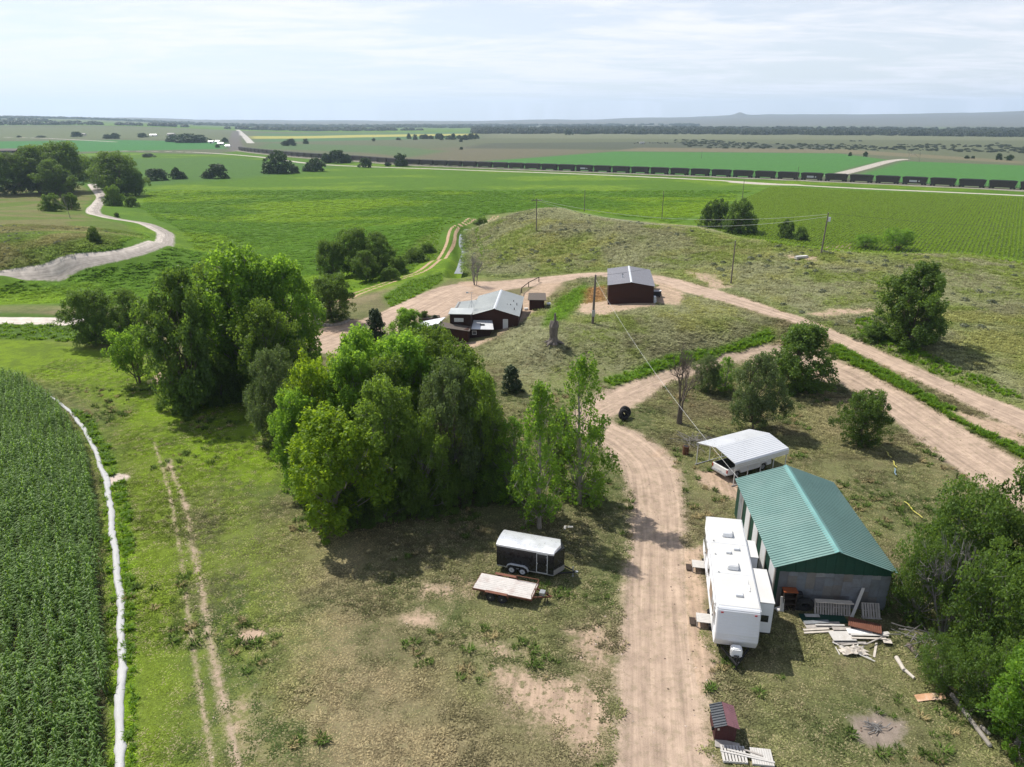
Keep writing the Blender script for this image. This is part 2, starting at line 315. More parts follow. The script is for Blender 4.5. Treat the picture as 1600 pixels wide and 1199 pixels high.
    hb = lerp(np.tile((.19, .188, .105), (n, 1)), np.tile((.21, .215, .075), (n, 1)), sstep(.4, .65, fbm(X, Y, 1/9., 12)))
    a = lerp(a, ha, f); b = lerp(b, hb, f)
    pa = lerp(np.tile((.115, .165, .030), (n, 1)), np.tile((.17, .165, .062), (n, 1)), sstep(.4, .6, fbm(X, Y * 1.6, 1/16., 21)))
    a = lerp(a, pa, past); b = lerp(b, pa * .75, past)
    zone(LAWN_PX, C_LUSH, np.array((.085, .125, .018)), soft=3)
    zone([(112,638),(138,648),(170,700),(190,745),(203,800),(208,860),(214,1230),(172,1230),(170,950),(162,760),(150,715),(128,668)], np.array((.15, .25, .012)), np.array((.085, .15, .012)), soft=.5)
    zone([(600,460),(640,438),(690,428),(690,442),(655,462),(612,480)], (.10, .20, .015), soft=1.5)
    zone([(1050,555),(1120,545),(1200,515),(1210,530),(1150,550),(1060,572),(960,605),(945,595)], (.11, .22, .012), soft=1.0)
    zone([(1285,548),(1310,540),(1420,600),(1520,655),(1640,720),(1640,735),(1590,712),(1500,662),(1400,602)], (.075, .135, .016), soft=.6)
    zone([(850,500),(870,468),(915,442),(925,455),(885,500),(850,512)], (.10, .185, .015), soft=1)
    zone([(915,452),(945,448),(948,470),(915,475)], (.30, .15, .06), soft=1.0, k=.8)
    zone([(-100,490),(60,490),(170,500),(250,540),(120,532),(-100,528)], (.075, .135, .02), soft=1.5)
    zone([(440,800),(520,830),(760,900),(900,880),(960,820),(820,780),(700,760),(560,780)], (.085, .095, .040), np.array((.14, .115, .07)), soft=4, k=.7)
    zone([(590,440),(640,420),(690,395),(680,365),(700,355),(660,372),(620,408),(575,435)], (.10, .15, .02), soft=2)
    corn = sstep(-.4, .3, poly_sd(CORN_PX, X, Y)); a = lerp(a, np.tile((.05, .06, .02), (n, 1)), corn); b = lerp(b, C_DARKSOIL * one[:, None], corn)
    # dirt: signed distance (m) to bare ground, ragged edge width, colour
    dirt = np.full(n, -9.0); rag = np.full(n, .5); dcol = np.tile(C_DIRT, (n, 1)); su = np.zeros((n, 3))
    def put(sd, rg, col, us=None):
        nonlocal dirt, rag, dcol, su
        m = sd > dirt; dirt = np.where(m, sd, dirt); rag = np.where(m, rg, rag); dcol = np.where(m[:, None], col, dcol)
        if us is not None: su = np.where(m[:, None], np.stack([us[0], us[1], one], 1), su)
    for key, rg, col in (('drive', .75, C_DIRT), ('upper', .55, C_DIRT * 1.03), ('left', .4, C_GRAVEL * 1.05), ('fieldrd', .35, C_GRAVEL * 1.25), ('access', .5, C_GRAVEL), ('side', .8, C_GRAVEL), ('farm', 1.0, C_GRAVEL), ('farrd', 2., C_GRAVEL * .9)):
        sd_, u_, s_ = M[key]; put(sd_, rg, col, (u_, s_))
    sd_, u_, s_ = M['canalrd']; tw = .42 - np.abs(np.abs(u_) - .95); put(np.where(sd_ > .5, tw, np.minimum(sd_ - 1.4, tw)), .12, C_DIRT * np.array((1, .93, .8)), (u_, s_))
    sd_, u_, s_ = M['left']; put(np.where(u_ < 0, sd_ + 1.0, -9.), .6, C_GRAVEL * .74, (u_, s_))
    sd_, u_, s_ = M['train']; put(sd_, 1.2, np.array((.30, .27, .24)), (u_, s_))
    sd_, u_, s_ = M['railfar']; put(sd_, 4., np.array((.13, .115, .11)), (u_, s_))
    sd_, u_, s_ = M['hiway']; put(sd_, 1., np.array((.50, .47, .43)), (u_, s_))
    for key, rg in (('ta', .28), ('tb', .40)): sd_, u_, s_ = M[key]; put(sd_ - .10, rg, C_DIRT * .95)
    def patchp(px, rg, grow=0.0, col=C_DIRT): put(poly_sd(px, X, Y) + grow, rg, col * np.array((1., .97, .93)))
    patchp([(368,998),(378,984),(405,979),(415,990),(398,1004),(375,1012)], .25)
    patchp([(770,1040),(840,1050),(935,1065),(960,1110),(950,1180),(900,1175),(840,1130),(790,1100)], 1.5, -.1)
    patchp([(620,965),(655,950),(695,965),(680,985),(640,982)], .9, -.25)
    patchp([(1065,860),(1100,850),(1108,1000),(1120,1060),(1090,1110),(1060,1000)], .8)
    patchp([(1330,1120),(1370,1112),(1415,1130),(1405,1165),(1360,1172),(1335,1150)], .5, 0, np.array((.25, .21, .18)))
    patchp([(1085,735),(1130,735),(1200,780),(1180,800),(1140,780),(1090,755)], .8, -.1)
    patchp([(960,690),(1040,700),(1066,740),(1000,740)], .7)
    patchp([(500,515),(540,500),(600,502),(610,540),(560,552),(500,545)], .5)
    patchp([(615,515),(665,472),(720,440),(780,440),(790,455),(720,470),(690,495),(650,520)], .7)
    patchp([(700,540),(730,545),(770,530),(820,500),(838,482),(870,450),(880,440),(850,440),(815,460),(800,480),(780,525)], .8)
    patchp([(905,475),(945,470),(1060,478),(1072,460),(1050,445),(1020,440),(1022,478),(945,492),(902,490)], .9)
    patchp([(1150,570),(1200,545),(1290,575),(1300,600),(1190,570)], .5)
    patchp([(1250,490),(1300,482),(1370,480),(1376,488),(1290,500)], 1.2, -.5)
    patchp([(1060,420),(1120,428),(1150,450),(1110,455)], 1.6, -.8)
    patchp([(230,598),(250,578),(300,578),(300,595),(262,605)], .6)
    patchp([(165,748),(185,740),(202,742),(200,750),(172,758)], .25, 0, np.array((.50, .43, .39)))
    patchp([(655,905),(740,905),(760,930),(700,945),(640,930)], 1.6, -.7)
    patchp([(1480,640),(1600,670),(1600,700),(1520,665)], .8)
    patchp([(700,985),(800,1010),(860,1030),(780,1040)], 1.6, -.6)
    patchp([(330,1090),(400,1080),(420,1199),(350,1199)], 1.8, -.9)
    patchp([(880,985),(960,950),(968,1060),(900,1040)], 1.6, -.6)
    patchp([(1210,395),(1290,400),(1290,412),(1225,408)], 1.6, -1.2)
    patchp([(1285,385),(1330,380),(1330,388),(1290,392)], .8)
    patchp([(850,300),(880,300),(881,301)], .1, -9)
    wet = 1 - .0 * one
    return a, b, dirt, rag, dcol * wet[:, None], su, M

def ground_material():
    m, nt = new_mat('ground_cover')
    pos = nt.node('ShaderNodeNewGeometry', out=0)
    A = nt.attr('ca'); B = nt.attr('cb'); D = nt.attr('cd'); dirt = nt.attr('dirt', 2); rag = nt.attr('rag', 2); su = nt.attr('su', 1)
    n05 = nt.noise(pos, .16, 4., .6); n1 = nt.noise(pos, .9, 4., .6); n2 = nt.noise(pos, 4.5, 3., .65); n3 = nt.noise(pos, 17., 2., .6)
    f = nt.ramp(nt.math('ADD', nt.math('MULTIPLY', n05, .5), nt.math('MULTIPLY', n1, .5)), .42, .60)
    f = nt.math('MULTIPLY', nt.math('ADD', nt.math('MULTIPLY', f, .6), nt.math('MULTIPLY', nt.ramp(n2, .42, .60), .4)), .95)
    g = nt.mix(f, A, B)
    k = nt.math('ADD', nt.ramp(n2, .3, .7, .55, 1.25, False), nt.ramp(n3, .3, .7, -.30, .30, False))
    g = nt.scale(g, k)
    # straw flecks
    fl = nt.math('MULTIPLY', nt.ramp(nt.noise(pos, 9., 2., .7), .60, .72), .35)
    g = nt.mix(nt.math('MULTIPLY', fl, nt.ramp(n1, .45, .65)), g, nt.mix(.5, g, (.34, .28, .16)))
    # bare ground
    nr = nt.math('SUBTRACT', nt.math('ADD', nt.math('ADD', nt.math('MULTIPLY', n1, .42), nt.math('MULTIPLY', n2, .38)), nt.math('MULTIPLY', n3, .20)), .5)
    e = nt.math('ADD', dirt, nt.math('MULTIPLY', nt.math('MULTIPLY', nr, rag), 4.5))
    soft = nt.math('MULTIPLY', rag, .8)
    fac = nt.ramp(e, nt.math('MULTIPLY', soft, -1.), soft)
    fac = nt.math('MULTIPLY', fac, nt.math('SUBTRACT', 1., nt.math('MULTIPLY', nt.ramp(nt.noise(pos, 2.4, 4., .7), .50, .62), nt.ramp(rag, .55, 1.1, 0., .85))))
    sx = nt.n.new('ShaderNodeSeparateXYZ'); nt.l.new(su, sx.inputs[0])
    rv = nt.node('ShaderNodeCombineXYZ', [nt.math('MULTIPLY', sx.outputs[0], 1.5), nt.math('MULTIPLY', sx.outputs[1], .05), 0.])
    rut = nt.noise(rv, 1.6, 5., .65, .25); rutk = nt.math('MULTIPLY', sx.outputs[2], 1.)
    dk = nt.math('ADD', nt.ramp(n1, .3, .7, .82, 1.14, False), nt.math('MULTIPLY', nt.ramp(rut, .3, .7, -.30, .22, False), rutk))
    dk = nt.math('ADD', dk, nt.ramp(n3, .3, .7, -.10, .10, False))
    d = nt.scale(D, dk); d = nt.mix(nt.ramp(n05, .5, .7, 0., .35), d, nt.scale(d, .78))
    c = nt.mix(fac, g, d)
    h = nt.math('ADD', nt.math('MULTIPLY', n2, .6), nt.math('MULTIPLY', n3, .4))
    bs = nt.math('MULTIPLY', nt.ramp(fac, 0., 1., 1.0, .6), .45)
    nrm = nt.node('ShaderNodeBump', {'Strength': bs, 'Distance': .12, 'Height': h})
    finish(nt, pbsdf(nt, c, .95, 0., nrm, .08)); return m
GM = ground_material()

ang = np.radians(np.concatenate([np.linspace(-78, -43, 26)[:-1], np.linspace(-43, 43, 580), np.linspace(43, 78, 26)[1:]]))
q0, q1 = 13.0 ** -.15, 15500.0 ** -.15
rad = (np.linspace(q0, q1, 720)) ** (-1 / .15)
RR, AA = np.meshgrid(rad, ang, indexing='ij'); GX = (RR * np.sin(AA)).ravel(); GY = (RR * np.cos(AA)).ravel(); GZ = hfun(GX, GY)
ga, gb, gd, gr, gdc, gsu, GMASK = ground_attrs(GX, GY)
GZ = GZ + np.where(np.hypot(GX, GY) < 200, .10 * (fbm(GX, GY, 1/3., 31) - .5) * sstep(.5, -1.5, np.maximum(GMASK['drive'][0], GMASK['upper'][0])), 0)
GZ = GZ - .22 * sstep(0., 1.2, GMASK['drive'][0]) * 0.5 - 1.8 * sstep(-2.4, .6, GMASK['canal'][0]) + .8 * sstep(-3, 2, GMASK['train'][0])
nr_, na_ = RR.shape; idx = np.arange(nr_ * na_).reshape(nr_, na_)
FQ = np.stack([idx[:-1, :-1], idx[:-1, 1:], idx[1:, 1:], idx[1:, :-1]], -1).reshape(-1, 4)
GV = np.stack([GX, GY, GZ], 1)
def sheet(name, sel):
    fq = FQ[sel]; u, inv = np.unique(fq, return_inverse=True); me = mesh_np(name, GV[u], inv.reshape(-1, 4)[:, ::-1], 4, [GM], True)
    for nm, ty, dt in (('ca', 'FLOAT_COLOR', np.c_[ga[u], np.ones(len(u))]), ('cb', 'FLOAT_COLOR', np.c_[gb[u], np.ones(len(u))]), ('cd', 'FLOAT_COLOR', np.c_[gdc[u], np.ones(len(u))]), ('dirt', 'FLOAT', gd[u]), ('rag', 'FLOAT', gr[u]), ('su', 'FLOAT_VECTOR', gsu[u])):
        add_attr(me, nm, ty, dt)
    o = link(name, me); o['kind'] = 'structure'; return o
fc = lambda v: v[FQ].mean(1)
owner = np.zeros(len(FQ), int); SHEETS = ['ground']
for nm, keys in (('dirt_driveway', ['drive']), ('dirt_road', ['upper']), ('canal_track', ['canalrd']), ('gravel_road', ['left']), ('field_road', ['fieldrd']), ('rail_bed', ['train']), ('access_road', ['access', 'side']), ('farm_road', ['farm']), ('highway', ['hiway'])):
    s = np.max([fc(GMASK[k][0]) for k in keys], 0) > 0; owner[s & (owner == 0)] = len(SHEETS); SHEETS.append(nm)
cx_, cy_ = fc(GX), fc(GY)
hl = (poly_sd(HILL_PX, cx_, cy_) > 0) & (owner == 0); owner[hl] = len(SHEETS); SHEETS.append('grassy_hill')
fh = (np.hypot(cx_, cy_) > 4600) & (owner == 0); owner[fh] = len(SHEETS); SHEETS.append('distant_hills')
for i, nm in enumerate(SHEETS):
    if (owner == i).any(): sheet(nm, owner == i)
# water in the irrigation canal
m, nt = new_mat('canal_water'); pos = nt.node('ShaderNodeNewGeometry', out=0)
nb = bump(nt, nt.noise(pos, 2.5, 3.), .08, .03); finish(nt, pbsdf(nt, (.16, .17, .17), .05, 0., nb, .5))
cw = CANAL; d = np.gradient(cw[:, :2], axis=0); d /= np.linalg.norm(d, axis=1)[:, None]; nrm_ = np.stack([-d[:, 1], d[:, 0]], 1)
wz = np.convolve(np.pad(hfun(cw[:, 0], cw[:, 1]), 4, mode='edge'), np.ones(9) / 9, 'valid') - .08
V = np.concatenate([np.c_[cw[:, :2] + nrm_ * .85, wz], np.c_[cw[:, :2] - nrm_ * .85, wz]]); k = len(cw); i_ = np.arange(k - 1)
o = link('canal_water', mesh_np('canal_water', V, np.stack([i_, i_ + k, i_ + k + 1, i_ + 1], 1), 4, [MATS['canal_water']])); o['kind'] = 'structure'

# ------------------------------------------------------------ vegetation
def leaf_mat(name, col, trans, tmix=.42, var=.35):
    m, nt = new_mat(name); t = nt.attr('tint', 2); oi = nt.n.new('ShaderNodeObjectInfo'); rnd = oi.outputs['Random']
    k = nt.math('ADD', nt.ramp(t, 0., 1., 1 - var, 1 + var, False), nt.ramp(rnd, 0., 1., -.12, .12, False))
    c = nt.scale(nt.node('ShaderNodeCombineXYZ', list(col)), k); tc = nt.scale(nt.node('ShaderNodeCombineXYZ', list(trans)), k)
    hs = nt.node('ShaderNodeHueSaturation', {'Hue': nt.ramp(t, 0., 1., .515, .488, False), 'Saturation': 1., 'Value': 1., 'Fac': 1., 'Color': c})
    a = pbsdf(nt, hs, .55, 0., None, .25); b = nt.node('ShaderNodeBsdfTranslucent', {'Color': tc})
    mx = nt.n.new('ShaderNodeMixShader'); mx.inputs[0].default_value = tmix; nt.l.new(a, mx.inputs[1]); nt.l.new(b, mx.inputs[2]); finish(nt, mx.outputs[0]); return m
leaf_mat('leaf_cottonwood', (.112, .210, .026), (.33, .54, .04), .50)
leaf_mat('leaf_yellow', (.140, .232, .020), (.42, .58, .025), .50)
leaf_mat('leaf_elm', (.078, .135, .026), (.19, .30, .03), .42)
leaf_mat('leaf_grey', (.098, .138, .050), (.19, .27, .06), .40)
leaf_mat('leaf_hazed', (.075, .095, .065), (.07, .09, .05), .25)  # greyer leaf colour, distance haze painted into the far woods
leaf_mat('leaf_mid', (.090, .150, .026), (.24, .36, .03), .46)
leaf_mat('leaf_far', (.040, .075, .024), (.06, .10, .02), .25)
leaf_mat('leaf_juniper', (.045, .070, .030), (.05, .08, .02), .15)
leaf_mat('sage_leaf', (.165, .185, .115), (.14, .16, .08), .2)
leaf_mat('crop_leaf', (.085, .180, .014), (.21, .36, .015), .40, .3)
leaf_mat('row_leaf', (.185, .285, .022), (.30, .44, .02), .40, .3)
leaf_mat('corn_leaf', (.088, .158, .036), (.22, .36, .03), .35, .5)
leaf_mat('weed_leaf', (.125, .235, .018), (.30, .48, .02), .45, .35)
simple('bark', (.13, .105, .085), .9, var=.3, nscale=2.5, bumpk=.5)
simple('bark_pale', (.25, .225, .195), .9, var=.25, nscale=2.5, bumpk=.5)
simple('bark_grey', (.20, .185, .175), .9, var=.3, nscale=2.5, bumpk=.5)

def tubes(paths, sides=6):
    """paths: list of (points Nx3, radii N) -> verts, quads"""
    V = []; Fq = []; o = 0; th = np.arange(sides) * 2 * np.pi / sides; ct, st = np.cos(th), np.sin(th)
    for pts_, rr in paths:
        pts_ = np.asarray(pts_, float); n = len(pts_); d = np.gradient(pts_, axis=0); d /= np.linalg.norm(d, axis=1)[:, None] + 1e-9
        ref = np.where(np.abs(d[:, 2:3]) > .9, np.array([[1., 0, 0]]), np.array([[0, 0, 1.]])); u = np.cross(d, ref); u /= np.linalg.norm(u, axis=1)[:, None] + 1e-9; w = np.cross(d, u)
        ring = pts_[:, None] + (u[:, None] * ct[None, :, None] + w[:, None] * st[None, :, None]) * np.asarray(rr)[:, None, None]
        V.append(ring.reshape(-1, 3)); i = np.arange(n - 1)[:, None] * sides; j = np.arange(sides)[None]; jn = (j + 1) % sides
        Fq.append(np.stack([i + j, i + jn, i + sides + jn, i + sides + j], -1).reshape(-1, 4) + o); o += n * sides
    return np.concatenate(V), np.concatenate(Fq)
def leaves_mesh(name, Cn, Nm, size, tint, mat, rng, aspect=.62):
    n = len(Cn); rnd = rng.normal(size=(n, 3)); t = np.cross(Nm, rnd); t /= np.linalg.norm(t, axis=1)[:, None] + 1e-9; b = np.cross(Nm, t)
    L = (size * rng.uniform(.45, 1.45, n))[:, None]; W = L * aspect
    # rhombic spray, bent along the midrib
    V = np.stack([Cn - t * L * .5, Cn + b * W * .5 + t * L * .05 + Nm * L * .08, Cn + t * L * .5, Cn - b * W * .5 + t * L * .05 + Nm * L * .08], 1).reshape(-1, 3)
    me = mesh_np(name, V, np.arange(4 * n).reshape(-1, 4), 4, [mat]); add_attr(me, 'tint', 'FLOAT', np.repeat(np.clip(tint, 0, 1), 4)); return me
PROF = {  # crown half-width over height (0 base of crown .. 1 top)
 'cotton': lambda t: np.clip(np.sin(np.pi * np.clip(t * .88 + .10, 0, 1)) ** .62, .12, 1),
 'plume': lambda t: np.clip(np.sin(np.pi * np.clip(t * .86 + .13, 0, 1)) ** .9, .10, 1),
 'round': lambda t: np.sqrt(np.clip(1 - (t * 2 - 1) ** 2 * .92, .03, 1)),
 'bush': lambda t: np.sqrt(np.clip(1 - (t * .98) ** 2, .03, 1)),
 'cone': lambda t: np.clip(1.02 - t, .05, 1) ** .8}
def build_tree(kind, seed, H, R, cb, ncl, nleaf, leaf, mat, bark, airy=0.0, up=1.25, trunks=1, limb=True, rc0=.30):
    rng = np.random.default_rng(seed); prof = PROF[kind]
    t = np.sort(rng.uniform(0, 1, ncl) ** .9); az = np.arange(ncl) * 2.39996 + rng.uniform(-.5, .5, ncl)
    rr = prof(t) * R * np.sqrt(rng.uniform(.10, 1, ncl)) * .80; rr *= rng.uniform(.8, 1.12, ncl)
    C = np.c_[rr * np.cos(az), rr * np.sin(az), cb * H + t * (H * (1 - cb)) * .93]
    lob = 1 + .18 * np.sin(az * 2 + seed) + .12 * np.sin(az * 3 + 2 * seed); C[:, :2] *= lob[:, None]
    rc = R * rc0 * rng.uniform(.65, 1.25, ncl) * (.7 + .3 * prof(t))
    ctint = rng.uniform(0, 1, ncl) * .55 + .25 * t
    per = rc ** 2 / (rc ** 2).sum() * nleaf; LC = []; LN = []; LT = []; S = []
    for i in range(ncl):
        ns = rng.integers(9, 14); dsub = rng.normal(size=(ns, 3)); dsub[:, 2] = dsub[:, 2] * .8 + .35; dsub /= np.linalg.norm(dsub, axis=1)[:, None]
        sub = C[i] + dsub * rc[i] * np.array([0.70, .70, .70 * up]); k = max(int(per[i] / ns), 4)
        for s_ in sub:
            d = rng.normal(size=(k, 3)); d /= np.linalg.norm(d, axis=1)[:, None]; d[:, 2] = d[:, 2] * .85 + .15
            p = s_ + d * (rc[i] * .34 * rng.uniform(.25, 1.0, (k, 1)) ** .6) * np.array([1, 1, up * 1.35])
            nm = .55 * d + .6 * rng.normal(size=(k, 3)) + np.array([0, 0, .35]); nm /= np.linalg.norm(nm, axis=1)[:, None]
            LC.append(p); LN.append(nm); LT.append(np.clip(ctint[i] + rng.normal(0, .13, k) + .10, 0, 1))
            S.append((s_, i))
    LC = np.concatenate(LC); LN = np.concatenate(LN); LT = np.concatenate(LT)
    if airy > 0: keep = rng.uniform(size=len(LC)) > airy; LC, LN, LT = LC[keep], LN[keep], LT[keep]
    fr_ = R / np.percentile(np.hypot(LC[:, 0], LC[:, 1]), 96); fz_ = H / np.percentile(LC[:, 2], 99.7); sc_ = np.array([fr_, fr_, fz_]); LC = LC * sc_; C = C * sc_; S = [(s_ * sc_, i) for s_, i in S]
    LC[:, 2] = np.maximum(LC[:, 2], .15)
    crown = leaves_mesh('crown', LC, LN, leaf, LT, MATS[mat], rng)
    paths = []; rb = .0125 * H + .03
    tr = []
    for q in range(trunks):
        a = rng.uniform(0, 6.28); lean = (0.02 if trunks == 1 else .16) * H; k = 9; zz = np.linspace(-.25, H * .86, k); w = rng.normal(0, .008 * H, (k, 2)).cumsum(0) * .6
        pt = np.c_[np.cos(a) * lean * (zz / H).clip(0) + w[:, 0] + (0 if trunks == 1 else .12 * np.cos(a)), np.sin(a) * lean * (zz / H).clip(0) + w[:, 1] + (0 if trunks == 1 else .12 * np.sin(a)), zz]
        rd = rb * (1.25 if trunks == 1 else .7) * np.clip(1 - zz / (H * .93), .05, 1) ** .8; rd[0] *= 1.25; paths.append((pt, rd)); tr.append(pt)
    if limb:
        for i in range(ncl):
            pt = tr[i % trunks]; c = C[i]; z0 = max(.10 * H, c[2] - (np.hypot(*c[:2]) * 1.0 + .12 * H)); j = np.interp(z0, pt[:, 2], np.arange(len(pt))); a0 = np.array([np.interp(z0, pt[:, 2], pt[:, 0]), np.interp(z0, pt[:, 2], pt[:, 1]), z0])
            s_ = np.linspace(0, 1, 5)[:, None]; mid = a0 + (c - a0) * s_ + np.array([0, 0, 1.]) * (np.sin(np.pi * s_) * -.06 * np.linalg.norm(c - a0)) + rng.normal(0, .02 * H * .3, (5, 3)) * np.sin(np.pi * s_)
            r0 = rb * .42 * (1 - z0 / H * .7); paths.append((mid, r0 * np.linspace(1, .22, 5)))
        for s_, i in S[::4]:
            c = C[i]; paths.append((np.stack([c - (s_ - c) * .2, (c + s_) / 2 + rng.normal(0, .03, 3), s_]), np.array([.3, .2, .08]) * rb * .35))
    V, Q = tubes(paths, 5); trunk = mesh_np('trunk', V, Q, 4, [MATS[bark]], True)
    return {'H': H, 'R': R, 'crown': crown, 'trunk': trunk}
def bare_tree(seed, H, R, mat, depth_=5, twigs=1.0, base=None, thick=1.0):
    rng = np.random.default_rng(seed); paths = []
    def grow(p, d, L, r, lv):
        k = 4; pts_ = [p]; dd = d.copy()
        for _ in range(k - 1):
            dd = dd + rng.normal(0, .10, 3) + np.array([0, 0, .05]); dd /= np.linalg.norm(dd); pts_.append(pts_[-1] + dd * L / (k - 1))
        paths.append((np.array(pts_), r * np.linspace(1, .62, k)))
        if lv <= 0: return
        nb = rng.integers(2, 4)
        for _ in range(nb):
            nd = dd + rng.normal(0, .42, 3) + np.array([0, 0, .10]); nd /= np.linalg.norm(nd); grow(pts_[-1], nd, L * rng.uniform(.62, .85), r * .6, lv - 1)
        if rng.uniform() < .6 * twigs:
            nd = dd + rng.normal(0, .7, 3); nd /= np.linalg.norm(nd); grow(pts_[2], nd, L * .55, r * .35, max(lv - 2, 0))
    for q in range(base or 1): grow(np.array([.1 * q, 0, -.2]), np.array([rng.normal(0, .05 if not base else .25 if base > 2 else .10), rng.normal(0, .05 if not base else .25 if base > 2 else .10), 1.]), H * .36, (.017 * H + .02) * thick, depth_)
    V, Q = tubes(paths, 5); V[:, 2] *= H / V[:, 2].max(); s = R / np.percentile(np.hypot(V[:, 0], V[:, 1]), 98); V[:, :2] *= np.where(V[:, 2:3] > H * .3, s, np.interp(V[:, 2:3], [0, H * .3], [1, s]))
    return {'H': H, 'R': R, 'trunk': mesh_np('trunk', V, Q, 4, [MATS[mat]], True)}
SPEC = {
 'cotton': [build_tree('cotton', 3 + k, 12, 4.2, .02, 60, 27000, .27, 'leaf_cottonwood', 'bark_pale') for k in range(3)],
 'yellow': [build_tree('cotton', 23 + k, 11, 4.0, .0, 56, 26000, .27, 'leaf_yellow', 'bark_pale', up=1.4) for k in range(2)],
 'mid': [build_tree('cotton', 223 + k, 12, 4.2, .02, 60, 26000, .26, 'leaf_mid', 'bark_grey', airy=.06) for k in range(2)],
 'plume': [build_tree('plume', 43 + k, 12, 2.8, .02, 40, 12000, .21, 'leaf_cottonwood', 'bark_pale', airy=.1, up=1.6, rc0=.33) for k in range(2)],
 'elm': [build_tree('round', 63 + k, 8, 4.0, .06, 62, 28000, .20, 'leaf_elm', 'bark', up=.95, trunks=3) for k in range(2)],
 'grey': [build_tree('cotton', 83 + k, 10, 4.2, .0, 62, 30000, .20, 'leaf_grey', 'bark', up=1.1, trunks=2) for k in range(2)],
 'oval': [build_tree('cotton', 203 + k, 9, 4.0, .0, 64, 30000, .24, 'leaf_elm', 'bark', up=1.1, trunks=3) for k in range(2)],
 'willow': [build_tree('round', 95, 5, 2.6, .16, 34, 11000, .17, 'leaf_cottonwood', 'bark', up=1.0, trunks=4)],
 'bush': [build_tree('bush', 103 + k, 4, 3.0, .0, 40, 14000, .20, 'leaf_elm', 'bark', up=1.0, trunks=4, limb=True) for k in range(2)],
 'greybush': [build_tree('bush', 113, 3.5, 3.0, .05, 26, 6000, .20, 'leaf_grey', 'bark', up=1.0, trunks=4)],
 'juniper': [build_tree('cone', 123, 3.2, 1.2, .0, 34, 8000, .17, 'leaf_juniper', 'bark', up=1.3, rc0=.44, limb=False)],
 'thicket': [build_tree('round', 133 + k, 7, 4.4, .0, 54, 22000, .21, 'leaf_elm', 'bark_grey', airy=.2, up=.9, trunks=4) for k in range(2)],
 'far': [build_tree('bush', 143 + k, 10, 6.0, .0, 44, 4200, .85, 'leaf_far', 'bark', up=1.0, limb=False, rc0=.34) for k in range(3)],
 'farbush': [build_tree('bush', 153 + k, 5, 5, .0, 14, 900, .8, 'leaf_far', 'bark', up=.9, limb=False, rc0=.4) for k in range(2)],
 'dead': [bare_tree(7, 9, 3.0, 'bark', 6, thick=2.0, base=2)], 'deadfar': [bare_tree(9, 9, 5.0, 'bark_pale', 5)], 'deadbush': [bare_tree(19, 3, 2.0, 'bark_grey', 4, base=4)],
}
NT_TREES = 0
def plant(spec, bx, by, ty, hw, label, cat='tree', group=None, name=None, var=None, base=None):
    """a tree whose foot is on the ground at pixel (bx, by); top row and half width give its height and spread"""
    global NT_TREES
    p = base or G(bx, by); h = max(ztop(p.x, p.y, ty) - p.z, .6); r = hw * depth(p.x, p.y, p.z + h / 2) / F
    return plant_at(spec, p, h, r, label, cat, group, name, var)
def plant_at(spec, p, h, r, label, cat='tree', group=None, name=None, var=None):
    global NT_TREES
    NT_TREES += 1; v = SPEC[spec][(NT_TREES if var is None else var) % len(SPEC[spec])]
    nm = name or {'elm': 'elm_tree', 'oval': 'elm_tree', 'thicket': 'elm_tree', 'cotton': 'cottonwood_tree', 'mid': 'cottonwood_tree', 'yellow': 'cottonwood_tree', 'plume': 'poplar_tree', 'grey': 'olive_tree', 'willow': 'willow_tree', 'bush': 'bush', 'greybush': 'bush', 'juniper': 'juniper', 'dead': 'bare_tree', 'deadfar': 'bare_tree', 'deadbush': 'bare_shrub', 'farbush': 'bush'}.get(spec, 'tree')
    e = bpy.data.objects.new(nm, None); COL.objects.link(e); e.location = p; e.rotation_euler = (0, 0, random.uniform(0, 6.28)); e.empty_display_size = .5
    s = Vector((r / v['R'] * .97, r / v['R'] * .97, h / v['H'] * 1.0))
    for part in ('trunk', 'crown'):
        if part in v: o = link(part, v[part], e); o.scale = s
    return tag(e, label, cat, group)

